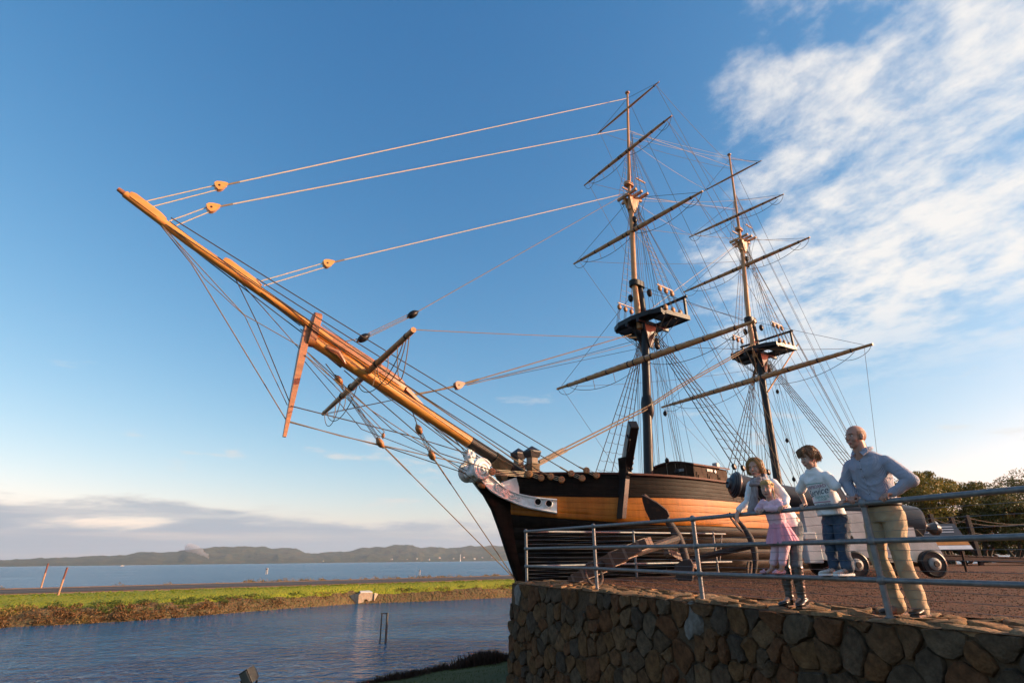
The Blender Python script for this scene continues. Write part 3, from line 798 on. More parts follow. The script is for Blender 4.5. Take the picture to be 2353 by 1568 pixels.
# ---- hull
LOA = 23.5
def rail_z(s): return 2.80 + 0.10 * max(0, (7 - s) / 7) ** 2 - 0.06 * math.sin(math.pi * min(1, max(0, s / 23))) + 0.45 * max(0, (s - 12) / 11) ** 2
def ytop_z(s): return 2.19 + 0.13 * max(0, (2.5 - s) / 2.5) ** 2 + 0.40 * max(0, (s - 12) / 11) ** 2
def ybot_z(s): return 1.43 + 0.36 * max(0, (4.2 - s) / 4.2) ** 2.0 + 0.35 * max(0, (s - 12) / 11) ** 2
def stem_s(z): return 0.22 + 0.06 * max(0, 1.9 - z) + 0.055 * max(0, 1.9 - z) ** 2
def half_b(s, z):
    rz = rail_z(s); zeta = max(0.0, min(1.0, (z - KEEL) / (rz - KEEL)))
    B = 3.28 * (1 - (1 - zeta) ** 2.6) ** 0.55 if zeta > 0 else 0.0
    if zeta > 0.72: B -= 0.5 * (zeta - 0.72) ** 1.4
    lo = max(0, 1 - (z - KEEL) / 4.6)
    L = 6.0 + 5.0 * lo
    t = max(0.0, min(1.0, (s - stem_s(z)) / L)); g = (1 - (1 - t) ** 2.4) ** (0.97 + 0.15 * lo)
    sa = max(0.0, (s - 14.5) / (LOA - 14.5)); aft = 1 - (0.30 + 0.62 * (1 - zeta)) * sa ** 2.0
    return max(0.05, B * g * max(aft, 0.03))
def hull_pt(s, z, side=-1, off=0.0):
    s0 = stem_s(z); ss = s0 + (s) * (LOA - s0) / LOA
    return (ss, half_b(ss, z) + off)
SS = np.concatenate([[0, 0.01, 0.03, 0.07, 0.13, 0.2, 0.3, 0.42, 0.56, 0.72, 0.9], np.linspace(1.1, 4, 16), np.linspace(4.5, 23.5, 30)])
def strake(z0f, z1f, k0, k1, side, m, proud=0.0, name='plank'):
    mb = MB(); rows = []
    for kz, off in ((k0, proud - 0.011), (k0 + 0.035 * (k1 - k0), proud), (lerp(k0, k1, 0.5), proud + 0.004), (k1 - 0.035 * (k1 - k0), proud), (k1, proud - 0.011)):
        row = []
        for s in SS:
            zz = lerp(z0f(s), z1f(s), kz); ss, hb = hull_pt(s, zz)
            wob = 0.004 * fbm(ss * 1.2, zz * 3, side)
            row.append(S(ss, side * (hb + off + wob), zz))
        rows.append(row)
    mb.loft(rows, closed=False, caps=False)
    return mb.build(name, m, ship, angle=50)
keel_f = lambda s: KEEL + 0.02
for side in (-1, 1):
    for i in range(5): strake(ytop_z, rail_z, i / 5, (i + 1) / 5, side, M['hullblack'], -0.015 + 0.0)
    for i in range(4): strake(ybot_z, ytop_z, i / 4, (i + 1) / 4, side, M['hullyellow'], 0.02 + 0.012 * (i == 0))
    for i in range(14): strake(keel_f, ybot_z, i / 14, (i + 1) / 14, side, M['hullblack'], 0.0)
    # rail cap and the moulding under it
    mb = MB(); rings = []
    for s in SS:
        ss, hb = hull_pt(s, rail_z(s)); z = rail_z(s)
        rings.append([S(ss, side * (hb + 0.07), z), S(ss, side * (hb + 0.07), z + 0.055), S(ss, side * max(hb - 0.22, 0), z + 0.055), S(ss, side * max(hb - 0.22, 0), z)])
    mb.loft(rings); mb.build('rail_cap', M['railcap'], ship)
    mb = MB(); rings = []
    for s in SS:
        ss, hb = hull_pt(s, ytop_z(s)); z = ytop_z(s)
        rings.append([S(ss, side * (hb - 0.02), z - 0.01), S(ss, side * (hb + 0.045), z), S(ss, side * (hb + 0.045), z + 0.05), S(ss, side * (hb - 0.02), z + 0.06)])
    mb.loft(rings); mb.build('moulding', M['hullblack'], ship)
    # inner bulwark
    mb = MB(); mb.loft([[S(hull_pt(s, rail_z(s))[0], side * max(hull_pt(s, rail_z(s))[1] - 0.16, 0), z) for s in SS] for z in (1.7, 2.75)], closed=False, caps=False)
    mb.build('bulwark_lining', M['railcap'], ship)
mb = MB()
for sgn in (1,):
    mb.loft([[S(hull_pt(s, 1.8)[0], y * max(hull_pt(s, 1.8)[1] - 0.05, 0), 1.82 + 0.25 * max(0, (s - 12) / 11) ** 2) for s in SS] for y in (-1, 0, 1)], closed=False, caps=False)
mb.build('deck', M['deck'], ship)
# transom
mb = MB(); zz = np.linspace(KEEL + 0.05, rail_z(LOA), 10)
mb.loft([[S(LOA, -half_b(LOA, z), z) for z in zz], [S(LOA + 0.01, half_b(LOA, z), z) for z in zz]], closed=False, caps=False)
mb.build('transom', M['hullblack'], ship)
# stem and cutwater: the knee of the head
fr = [(-0.90, 2.60), (-0.62, 2.30), (-0.31, 1.89), (-0.05, 1.36), (0.22, 0.73), (0.42, 0.30), (0.55, -0.01), (0.85, -1.0), (1.3, -2.2), (1.7, KEEL)]
bk = [(-0.45, 2.62), (0.10, 2.45), (0.45, 2.0), (0.75, 1.4), (1.1, 0.8), (1.35, 0.3), (1.6, -0.01), (2.1, -1.0), (2.6, -2.2), (3.0, KEEL)]
def thick(i): return 0.085 + 0.012 * i
mb = MB(); rings = []
for i, (a, b) in enumerate(zip(fr, bk)):
    t = thick(i); rings.append([S(a[0], -t * 0.55, a[1]), S(a[0] + 0.1, -t, a[1]), S(b[0], -t, b[1]), S(b[0], t, b[1]), S(a[0] + 0.1, t, a[1]), S(a[0], t * 0.55, a[1])])
mb.loft(rings); mb.build('cutwater', M['hullblack'], ship, angle=40)
mb = MB(); mb.box(S(12.5, 0, KEEL + 0.05), (21, 0.3, 0.35)); mb.build('keel', M['hullblack'], ship)

# ---- head: trailboards, hawse holes, white panel, figurehead
top_e = [(1105, 1098), (1122, 1085), (1142, 1103.6), (1159, 1119), (1185, 1131), (1213, 1138), (1246, 1143), (1279, 1146)]
bot_e = [(1103, 1101), (1122, 1124), (1136, 1134), (1150, 1142), (1170, 1151), (1206, 1165), (1243, 1173), (1279, 1180)]
top_e = [(1103, 1099), (1120, 1088), (1142, 1104), (1159, 1119), (1185, 1131), (1213, 1138), (1246, 1143), (1279, 1146)]
ys = [-0.14, -0.20, -0.32, -0.48, -0.80, -1.22, -1.62, -1.98]
ys = [-0.14, -0.17, -0.22, -0.28] + [on_hull((t[0] + b[0]) / 2, (t[1] + b[1]) / 2, 0.12).y for t, b in zip(top_e[4:], bot_e[4:])]
for i_ in range(1, 8): ys[i_] = min(ys[i_], ys[i_ - 1] - 0.02)
print('trail ys', [round(q, 2) for q in ys])
def trail_pts(k, off):
    """k 0 bottom .. 1 top, off outward"""
    out = []
    for (t, b, y) in zip(top_e, bot_e, ys):
        p = sp(b[0], b[1], y).lerp(sp(t[0], t[1], y), k); p.y -= off; p.x -= off * 0.8; out.append(p)
    return out
def refine(pts, n=5):
    out = []
    m_ = len(pts)
    for i in range(m_ - 1):
        p0, p1, p2, p3 = pts[max(i - 1, 0)], pts[i], pts[i + 1], pts[min(i + 2, m_ - 1)]
        for j in range(n):
            t = j / n
            out.append(0.5 * ((2 * p1) + (p2 - p0) * t + (2 * p0 - 5 * p1 + 4 * p2 - p3) * t * t + (3 * p1 - p0 - 3 * p2 + p3) * t ** 3))
    return out + [pts[-1]]
def mirror(p): return Vector((p.x, -p.y, p.z))
for side in (0, 1):
    fx = (lambda p: p) if side == 0 else mirror
    mb = MB()
    prof_k = [(0.0, -0.10), (0.0, 0.07), (0.07, 0.09), (0.14, 0.07), (0.16, 0.03), (0.84, 0.03), (0.86, 0.07), (0.93, 0.09), (1.0, 0.07), (1.0, -0.10)]
    cols = [refine(trail_pts(k, o)) for k, o in prof_k]
    mb.loft([[fx(c[i]) for c in cols] for i in range(len(cols[0]))])
    tb = mb.build('trailboard', M['white'], ship, angle=30)
    # carved scrolls
    base = [refine(trail_pts(k, 0.03)) for k in np.linspace(0, 1, 11)]
    def on_board(u, k, o=0.02):
        i = u * (len(base[0]) - 1); i0 = int(min(i, len(base[0]) - 2)); f = i - i0; j = k * 10; j0 = int(min(j, 9)); g = j - j0
        q = (base[j0][i0] * (1 - f) + base[j0][i0 + 1] * f) * (1 - g) + (base[j0 + 1][i0] * (1 - f) + base[j0 + 1][i0 + 1] * f) * g
        q = q.copy(); q.y -= o; return fx(q)
    for (u0, dirn, turns, r0) in ((0.30, 1, 1.4, 0.034), (0.385, -1, 1.5, 0.036), (0.47, 1, 1.4, 0.036), (0.555, -1, 1.4, 0.036), (0.63, 1, 1.6, 0.03)):
        mb = MB(); pts = []; rr = []
        for i in range(26):
            t = i / 25; a = dirn * (t * turns * 2 * math.pi) + 1.2; r_ = r0 * (1 - 0.82 * t)
            pts.append(on_board(u0 + r_ * math.cos(a) - dirn * 0.0, 0.5 + r_ * math.sin(a) * 8.5, 0.03)); rr.append(0.022 * (1 - 0.5 * t))
        mb.tube(pts, rr, 6); mb.build('carved_scroll', M['white'], tb)
    mb = MB(); pts = [on_board(0.26 + 0.42 * t, 0.5 + 0.2 * math.sin(t * 15)) for t in np.linspace(0, 1, 40)]
    mb.tube(pts, 0.012, 6); mb.build('carved_scroll', M['white'], tb)
    for (hx, hy, uu) in ((1236, 1152.5, on_hull(1236, 1152.5, 0.12).y), (1261, 1156.5, on_hull(1261, 1156.5, 0.12).y)):
        c = fx(sp(hx, hy, uu)); nrm = Vector((-0.68, -0.73 if side == 0 else 0.73, 0)); 
        # slide the hole out onto the board face
        mb = MB(); c2 = c + nrm * 0.075
        mb.lathe([(-0.02, 0.085), (0.02, 0.085), (0.035, 0.098), (0.02, 0.112), (-0.02, 0.112)], c2, nrm, 24); mb.build('hawse_ring', M['white'], tb)
        mb = MB(); mb.lathe([(-0.05, 0.088), (-0.005, 0.088)], c2, nrm, 24); mb.build('hawse_hole', M['hullblack'], tb)
    # white panel between head and bow
    mb = MB(); a, b, c, d = sp(1150, 1108, -0.18), sp(1191, 1094, -0.24), sp(1193, 1137, -0.34), sp(1160, 1122, -0.24)
    mb.prism([fx(q) for q in (a, b, c, d)], (0, 0.03, 0)); mb.build('head_panel', M['white'], ship, smooth=False)

# figurehead: a bust on a big scroll
def fuse(parts, name, m, parent, voxel=0.012, smooth=4, disp=None):
    """parts: an MB of overlapping closed shapes -> one continuous surface"""
    me = parts.mesh(name, m, True) if isinstance(parts, MB) else parts
    o = bpy.data.objects.new(name, me); COL.objects.link(o)
    r = o.modifiers.new('r', 'REMESH'); r.mode = 'VOXEL'; r.voxel_size = voxel
    if smooth:
        s_ = o.modifiers.new('s', 'SMOOTH'); s_.factor = 0.5; s_.iterations = smooth
    dg = bpy.context.evaluated_depsgraph_get()
    me2 = bpy.data.meshes.new_from_object(o.evaluated_get(dg)); me2.name = name
    bpy.data.objects.remove(o)
    me2.materials.clear()
    for q in (m if isinstance(m, (list, tuple)) else [m]): me2.materials.append(q)
    me2.polygons.foreach_set('use_smooth', [True] * len(me2.polygons))
    if disp is not None:
        n = len(me2.vertices); co = np.empty(n * 3); no = np.empty(n * 3)
        me2.vertices.foreach_get('co', co); me2.vertices.foreach_get('normal', no)
        co = co.reshape(-1, 3); no = no.reshape(-1, 3); co = disp(co, no); me2.vertices.foreach_set('co', co.ravel()); me2.update()
    return link(name, me2, parent)
mb = MB(); rg = random.Random(5)
hd = sp(1077, 1050); neck = sp(1084, 1068); ch = sp(1088, 1082); belly = sp(1096, 1094)
mb.ell(hd, (0.15, 0.135, 0.18), nu=16, nv=12)
mb.ell(hd + Vector((-0.13, 0, -0.02)), (0.03, 0.025, 0.045))         # nose
mb.ell(hd + Vector((-0.10, 0, -0.11)), (0.05, 0.06, 0.05))           # chin
for i in range(60):                                                 # curls
    a, b = rg.uniform(0, 2 * math.pi), rg.uniform(-0.2, 1.4)
    v = Vector((math.cos(b) * math.cos(a), math.cos(b) * math.sin(a), math.sin(b)))
    if v.x < -0.55 and v.z < 0.75: continue
    mb.ell(hd + Vector((v.x * 0.15, v.y * 0.15, v.z * 0.17 + 0.02)), (0.048, 0.048, 0.048), nu=8, nv=6)
mb.tube([hd, neck, ch], [0.09, 0.085, 0.15], 12)
mb.ell(ch + Vector((0.02, 0, -0.02)), (0.17, 0.25, 0.20), nu=16, nv=12)
for sd_ in (-1, 1):
    mb.tube([ch + Vector((0.06, sd_ * 0.27, 0.06)), ch + Vector((0.18, sd_ * 0.34, -0.22)), belly + Vector((0.1, sd_ * 0.2, -0.05))], [0.11, 0.09, 0.07], 10)
    mb.ell(ch + Vector((-0.13, sd_ * 0.11, -0.10)), (0.10, 0.10, 0.10))
mb.tube([ch, belly, sp(1108, 1100)], [0.21, 0.19, 0.12], 14)
for i in range(9):   # drapery folds
    t = i / 8; mb.tube([ch + Vector((-0.2 + 0.12 * t, -0.24 + 0.48 * t, -0.12)), belly + Vector((-0.20 + 0.1 * t, -0.18 + 0.36 * t, 0.05)), sp(1104, 1100) + Vector((0, -0.08 + 0.16 * t, 0))], [0.05, 0.045, 0.02], 7)
figure = fuse(mb, 'figurehead', M['white'], ship, 0.009, 1)
for sd_ in (-1, 1):
    mb = MB(); c = sp(1106, 1078, -0.36); c.y = sd_ * 0.36
    pts = []; rr = []
    for i in range(50):
        t = i / 49; a = t * 2.6 * 2 * math.pi + 0.4; r_ = 0.27 * (1 - t) ** 0.85 + 0.015
        pts.append(c + Vector((r_ * math.cos(a), sd_ * 0.10 * t, r_ * math.sin(a)))); rr.append(0.075 * (1 - 0.65 * t))
    mb.tube(pts, rr, 8); mb.build('scroll', M['white'], figure)
    mb = MB(); mb.lathe([(-0.28, 0.20), (0.0, 0.22), (0.06, 0.16), (0.08, 0.05)], c, (0, sd_, 0), 20); mb.build('scroll_drum', M['white'], figure)
mb = MB(); a = sp(1099, 1101)
mb.bbox(a, (0.36, 0.46, 0.10), 0.03, Matrix.Rotation(rad(12), 3, 'Y')); mb.build('plinth', M['white'], figure)

# ---- bowsprit and jibboom
jt, jm, jh = sp(287, 446), sp(436, 557), sp(925, 896)
bh, bt = sp(1205, 1096), sp(720, 783)
bmid = bh.lerp(bt, 0.30)
mb = MB(); b_in = bh + (bh - bt).normalized() * 2.2
mb.tube([b_in, bh, bmid], [0.175, 0.175, 0.172], 20); bow_in = mb.build('bowsprit', M['blackpaint'], ship)
mb = MB(); mb.tube([bmid, bh.lerp(bt, 0.65), bt], [0.171, 0.168, 0.150], 20); mb.build('outer_bowsprit', M['tan'], bow_in)
up_b = Vector((0, 0, 1)) - (bt - bh).normalized() * (bt - bh).normalized().z; up_b.normalize()
jd = (jt - jh).normalized(); upj = (Vector((0, 0, 1)) - jd * jd.z).normalized()
mb = MB(); mb.tube([jh, jh.lerp(jm, 0.1), jh.lerp(jm, 0.45), jm, jt], [0.10, 0.122, 0.118, 0.104, 0.085], 18); jib = mb.build('jibboom', M['tan'], ship)
# heel saddle: flat brown timber lying along the boom's heel
mb = MB(); pa, pb = sp(723, 757), sp(930, 893)
rings = []
for t, w, h in ((0, 0.10, 0.12), (0.3, 0.13, 0.145), (0.75, 0.14, 0.16), (0.92, 0.13, 0.14), (1.0, 0.08, 0.06)):
    c = pa.lerp(pb, t) + upj * 0.03
    rings.append([c + Vector((0, sx * w, 0)) + upj * sz_ * h for sx, sz_ in ((-1, -0.6), (-1, 0.55), (-0.6, 1), (0.6, 1), (1, 0.55), (1, -0.6))])
mb.loft(rings); mb.build('heel_saddle', M['brown'], jib, angle=25)
mb = MB()
for (p0, p1) in (((930, 893), (975, 930)),):
    mb.loft([[sp(*p0) + Vector((0, sx * 0.13, 0)) + upj * q for sx, q in ((-1, -0.06), (1, -0.06), (1, 0.05), (-1, 0.05))], [sp(*p1) + Vector((0, sx * 0.06, 0)) + upj * (q * 0.4 - 0.06) for sx, q in ((-1, -0.06), (1, -0.06), (1, 0.05), (-1, 0.05))]])
mb.build('chock', M['brown'], bow_in)
for sd_ in (-1, 1):        # bees: curved cheeks under the cap
    mb = MB(); pa, pb = sp(745, 800, 0), sp(790, 838, 0)
    mb.tube([pa + Vector((0, sd_ * 0.15, 0)), pa.lerp(pb, 0.5) + Vector((0, sd_ * 0.2, 0.0)) + up_b * 0.06, pb + Vector((0, sd_ * 0.15, 0)) - up_b * 0.03], [0.07, 0.10, 0.03], 10, sq=0.6)
    mb.build('bee', M['brown'], bow_in)
# cap: tall rounded timber through which the jibboom passes
c0 = sp(720, 757); cu = (Vector((0, 0, 1))).normalized()
axd = (bt - bh).normalized()
mb = MB(); rings = []
hh = 0.42
for o_, k_ in ((-0.10, 0.93), (-0.085, 1.0), (0.085, 1.0), (0.10, 0.93)):
    ring = []
    for i in range(28):
        a = 2 * math.pi * i / 28; y = 0.19 * math.cos(a) * k_; z = (0.19 * math.sin(a) + (0.28 if math.sin(a) > 0 else -0.28)) * k_
        ring.append(c0 + Vector((o_ + 0.10 * z, y, z)))
    rings.append(ring)
mb.loft(rings); cap = mb.build('bowsprit_cap', M['brown'], ship)
# dolphin striker
d0, d1 = sp(706, 752), sp(653, 1003)
mb = MB(); mb.tube([d0, d0.lerp(d1, 0.25), d1], [0.115, 0.125, 0.052], 4, rot=0.5, up=(0, 1, 0)); mb.build('dolphin_striker', M['brown'], ship, smooth=False)
# jibboom bands: thickened sheave blocks
for (p0, p1, w, nm) in (((297, 447), (378, 508), 0.102, 'sheave_block'), ((512, 598), (597, 661), 0.112, 'sheave_block')):
    a, b = sp(*p0), sp(*p1); rings = []
    for t, k in ((0, 0.75), (0.1, 1), (0.8, 1.0), (1.0, 0.72)):
        c = a.lerp(b, t); rings.append([c + Vector((0, sx * w * k, 0)) + upj * q * w * k for sx, q in ((-1, -0.7), (-1, 0.6), (-0.55, 1), (0.55, 1), (1, 0.6), (1, -0.7), (0.5, -1.05), (-0.5, -1.05))])
    mb = MB(); mb.loft(rings); mb.build(nm, M['tan'], jib, angle=25)
mb = MB(); t_ = sp(283, 441); mb.tube([jt, jt + (jt - jm).normalized() * 0.16], [0.06, 0.05], 12); mb.build('end_pin', M['brown'], jib)
# black iron bands and rope gammoning
g0, g1 = sp(1134, 1052), sp(1166, 1074)
mb = MB(); rgs = []
for i in range(61):
    t = i / 60; c = g0.lerp(g1, t); rgs.append((c, 0.205 + 0.012 * math.cos(i * math.pi)))
mb.tube([c for c, r in rgs], [r for c, r in rgs], 18); gam = mb.build('gammoning', M['rope'], ship)
for sd_ in (-1, 1):
    mb = MB(); rows = []
    for i in range(25):
        t = i / 24; yy = sd_ * (0.19 - 0.03 * t)
        a = sp(1134 - 16 * t + 14 * t, 1060 + 0 * t, 0).lerp(sp(1140, 1107, 0), 0) 
        top = g0.lerp(g1, t); bot = sp(1146, 1100).lerp(sp(1156, 1108), t)
        mid = top.lerp(bot, 0.5); o_ = 0.010 * math.cos(i * math.pi)
        rows.append([Vector((top.x, sd_ * (0.205 + o_), top.z)), Vector((mid.x, sd_ * (0.16 + o_), mid.z)), Vector((bot.x, sd_ * (0.11 + o_), bot.z))])
    mb.loft(rows, closed=False, caps=False); mb.build('gammoning_turns', M['rope'], gam)
# bitts with pyramid caps
for (px_0, py_0, yy, w) in ((1191, 1047, 0.45, 0.30), (1222, 1043, -0.45, 0.32)):
    tp = sp(px_0, py_0, yy); mb = MB(); zb = 1.9 - KEEL
    mb.bbox((tp.x, tp.y, (tp.z + zb) / 2), (w * 0.82, w * 0.82, tp.z - zb), 0.02); bt_ = mb.build('bitt', M['greywood'], ship, smooth=False)
    mb = MB(); x, y, z = tp; hw = w * 0.62
    rings = [[(x + sx * k, y + sy * k, z + zz) for sx, sy in ((-1, -1), (1, -1), (1, 1), (-1, 1))] for k, zz in ((hw * 0.8, -0.10), (hw * 1.0, 0.06), (hw * 1.0, 0.09), (0.01, 0.25))]
    mb.loft(rings); mb.build('bitt_cap', M['blackpaint'], bt_, smooth=False)
    mb = MB()
    for k in range(9):
        zt = tp.z - 0.30 - 0.045 * k; q = w * 0.47; mb.tube([(x + q * cx_, y + q * cy_, zt + 0.01 * random.uniform(-1, 1)) for cx_, cy_ in ((-1, -1), (1, -1), (1, 1), (-1, 1), (-1, -1))], 0.02, 6, caps=False)
    mb.build('lashing', M['rope'], bt_)

# ---- cathead
cb = on_hull(1438, 1080, 0.05); ca_end = sp(1454, 983, cb.y - 0.95)
cd = (ca_end - cb).normalized(); Mx = basis(cd, (0, 0, 1))
mb = MB(); mid = (ca_end + cb) / 2; L_ = (ca_end - cb).length
mb.bbox(mid + cd * 0.02, (L_ + 0.25, 0.24, 0.30), 0.02, Mx); cath = mb.build('cathead', M['blackpaint'], ship, smooth=False)
mb = MB(); q = ca_end; mb.bbox(q - cd * 0.55 - Vector((0.18, 0.05, 0.0)), (0.42, 0.07, 0.26), 0.015, Mx); mb.build('cheek_block', M['blackpaint'], cath, smooth=False)
mb = MB()   # knee running down the hull side
pts = [(1439, 1050, cb.y - 0.32), (1440, 1075, cb.y - 0.16)] + [(x_, y_, on_hull(x_, y_, 0.07).y) for x_, y_ in ((1438, 1100), (1435, 1135), (1432, 1165), (1430, 1190))]
rings = []
for (a, b, y), w in zip(pts, (0.12, 0.10, 0.085, 0.085, 0.085, 0.08)):
    c = sp(a, b, y); rings.append([c + Vector((-w, -0.06, 0)), c + Vector((w, -0.06, 0)), c + Vector((w, 0.22, 0)), c + Vector((-w, 0.22, 0))])
mb.loft(rings); kn = mb.build('cathead_knee', M['blackpaint'], cath, smooth=False)
for k in range(4):
    mb = MB(); c = sp(1448 - 1.5 * k, 1050 + 12 * k, cb.y - 0.30 + 0.06 * k); mb.lathe([(-0.10, 0.05), (-0.09, 0.07), (0.09, 0.07), (0.10, 0.05)], c, (1, 0, 0), 14); mb.build('carved_bracket', M['blackpaint'], cath)

# ---- deckhouse
mb = MB(); hx0, hx1, hy0, hy1 = 7.66, 9.75, -1.3, 0.75; hz0, hz1 = 1.83, 3.66
mb.box(S((hx0 + hx1) / 2, (hy0 + hy1) / 2, (hz0 + hz1) / 2), (hx1 - hx0, hy1 - hy0, hz1 - hz0)); house = mb.build('deckhouse', M['darkwood'], ship, smooth=False)
mb = MB(); rings = []
for x in (hx0 - 0.09, hx1 + 0.09):
    ring = []
    for k in range(13):
        t = k / 12; y = lerp(hy0 - 0.09, hy1 + 0.09, t); ring.append(S(x, y, hz1 + 0.01 + 0.20 * math.sin(math.pi * t)))
    for k in range(12, -1, -1):
        t = k / 12; y = lerp(hy0 - 0.09, hy1 + 0.09, t); ring.append(S(x, y, hz1 + 0.065 + 0.20 * math.sin(math.pi * t)))
    rings.append(ring)
mb.loft(rings); mb.build('house_roof', M['railcap'], house, angle=30)
mb = MB(); ring = [S(hx0 + 0.001, lerp(hy0, hy1, k / 12), hz1 + 0.20 * math.sin(math.pi * k / 12) + 0.005) for k in range(13)]; mb.prism(ring, (hx1 - hx0 - 0.002, 0, 0)); mb.build('gable', M['darkwood'], house, smooth=False)
def panel(cx_, cz_, w, h, face):
    for k_, (ww, hh_, tt, m_) in enumerate(((w, h, 0.02, M['darkwood']), (w * 0.72, h * 0.80, 0.045, M['doorwood']))):
        mb = MB()
        if face == 'p': mb.bbox(S(cx_, hy0 - tt / 2, cz_), (ww, tt, hh_), 0.008)
        else: mb.bbox(S(hx0 - tt / 2, cx_, cz_), (tt, ww, hh_), 0.008)
        mb.build('door_panel', m_, house, smooth=False)
M['doorwood'] = mat('door_wood', (0.065, 0.036, 0.020), (0.045, 0.025, 0.014), 7, 0.65, 0.25, 40, spec=0.1)
for k in range(3): panel(hx0 + 0.38 + 0.66 * k, 2.95, 0.5, 1.0, 'p')
for k in range(3): panel(hy0 + 0.36 + 0.66 * k, 2.95, 0.5, 1.0, 'f')
M['plate'] = mat('grey_plate', (0.35, 0.35, 0.36), rough=0.5)
mb = MB(); mb.box(S(hx0 + 0.95, hy0 - 0.02, 3.56), (0.34, 0.02, 0.09)); mb.build('name_plate', M['plate'], house, smooth=False)
mb = MB(); mb.box(S(hx0 - 0.02, hy0 + 0.55, 3.56), (0.02, 0.28, 0.09)); mb.build('name_plate', M['plate'], house, smooth=False)
mb = MB(); mb.lathe([(0, 0.06), (0.02, 0.06), (0.03, 0.03)], S(hx0 + 1.3, hy0 - 0.01, 3.54), (0, -1, 0), 14); mb.build('house_lamp', M['white'], house)
mb = MB(); mb.bbox(S(hx1 - 0.35, hy0 + 0.2, hz1 + 0.16), (0.2, 0.2, 0.22), 0.02); mb.build('vent', M['plate'], house, smooth=False)

# ---- masts
def mast(pix_deck, pix_cap, pix_top, pix_ct, pix_truck, name, k, foot_pix):
    """lower mast (black), topmast and topgallant (wood), top platform, caps, crosstrees"""
    dk = sp(*pix_deck); cp = sp(*pix_cap); ct = sp(*pix_ct); tr = sp(*pix_truck); tp = sp(*pix_top)
    dirn = (cp - dk).normalized(); foot = dk - dirn * ((dk.z - (1.8 - KEEL)) / dirn.z)
    lo = MB(); lo.tube([foot, dk, tp - dirn * 0.9, tp, cp], [0.19 * k, 0.185 * k, 0.155 * k, 0.15 * k, 0.14 * k], 20); mast_o = lo.build(name, M['blackpaint'], ship)
    fwd = Vector((-0.30 * k, 0, 0))
    heel = tp + fwd + dirn * 0.0
    tdir = (ct - (cp + fwd)).normalized()
    m_ = MB(); m_.tube([heel - tdir * 0.35, cp + fwd, ct], [0.125 * k, 0.12 * k, 0.10 * k], 18); m_.build('topmast', M['mastwood'], mast_o)
    m_ = MB(); m_.tube([ct - tdir * 0.7 + fwd * 0.45, ct + fwd * 0.3, tr], [0.085 * k, 0.08 * k, 0.05 * k], 16); m_.build('topgallant_mast', M['mastwood'], mast_o)
    m_ = MB(); m_.lathe([(-0.03, 0.05), (0.0, 0.10), (0.05, 0.115), (0.09, 0.10), (0.13, 0.03)], tr, (0, 0, 1), 16); m_.build('truck', M['brown'], mast_o)
    # cap: a rounded slab holding both masts
    def slab(c, ln, w, h, mt, nm):
        ring0 = []
        for i in range(24):
            a = 2 * math.pi * i / 24; ring0.append(Vector((w * math.cos(a) + (ln if math.cos(a) > 0 else -ln), w * math.sin(a), 0)))
        m = MB(); m.loft([[c + v + Vector((0, 0, dz)) for v in ring0] for dz in (-h / 2, h / 2)]); return m.build(nm, mt, mast_o)
    slab(cp + fwd * 0.5, 0.16 * k, 0.22 * k, 0.24 * k, M['blackpaint'], 'lower_cap')
    slab(ct + fwd * 0.15 + Vector((0, 0, 0.72 * k)), 0.11 * k, 0.15 * k, 0.15 * k, M['mastwood'], 'topmast_cap')
    # top platform
    z = tp.z; x0, x1, hw = tp.x - 0.78 * k, tp.x + 1.12 * k, 1.42 * k
    outline = [(x0 + 0.32, -hw * 0.86), (x0 + 0.07, -hw * 0.55), (x0 - 0.02, 0), (x0 + 0.07, hw * 0.55), (x0 + 0.32, hw * 0.86), (x1, hw), (x1, -hw)]
    hole = [(tp.x - 0.28, -0.55 * k), (tp.x - 0.28, 0.55 * k), (tp.x + 0.78 * k, 0.62 * k), (tp.x + 0.78 * k, -0.62 * k)]
    m_ = MB()
    def plate_quad(poly, z0, z1): m_.prism([(x, y, z0) for x, y in poly], (0, 0, z1 - z0))
    t0, t1 = z - 0.06 * k, z + 0.05 * k
    plate_quad([outline[0], outline[1], outline[2], outline[3], outline[4], hole[1], hole[0]], t0, t1)
    plate_quad([outline[4], outline[5], hole[2], hole[1]], t0, t1)
    plate_quad([outline[5], outline[6], hole[3], hole[2]], t0, t1)
    plate_quad([outline[6], outline[0], hole[0], hole[3]], t0, t1)
    top_o = m_.build('top', M['blackpaint'], mast_o, smooth=False)
    m_ = MB(); n_ = len(outline)
    for i in range(n_):
        a, b = outline[i], outline[(i + 1) % n_]; av, bv = Vector((a[0], a[1], z)), Vector((b[0], b[1], z)); d_ = bv - av
        m_.box((av + bv) / 2, (d_.length + 0.03, 0.05, 0.19 * k), basis(d_, (0, 0, 1)))
    m_.build('top_rim', M['blackpaint'], top_o, smooth=False)
    for sy in (-0.30, 0.30):
        m_ = MB(); m_.box((tp.x + 0.15, sy * k, z - 0.17 * k), (1.9 * k, 0.13 * k, 0.16 * k)); m_.build('trestle_tree', M['blackpaint'], top_o, smooth=False)
        m_ = MB(); m_.prism([(tp.x + 0.30 * k, sy * k - 0.05, z - 0.22), (tp.x - 0.45 * k, sy * k - 0.05, z - 0.22), (tp.x - 0.05 * k, sy * k * 0.5 - 0.05, z - 1.15 * k), (tp.x + 0.12 * k, sy * k * 0.5 - 0.05, z - 1.15 * k)], (0, 0.1, 0)); m_.build('hound', M['blackpaint'], top_o, smooth=False)
    for sx in (-0.34, 0.42):
        m_ = MB(); m_.box((tp.x + sx * k, 0, z - 0.10 * k), (0.12 * k, 2.5 * k, 0.10 * k)); m_.build('cross_tree', M['blackpaint'], top_o, smooth=False)
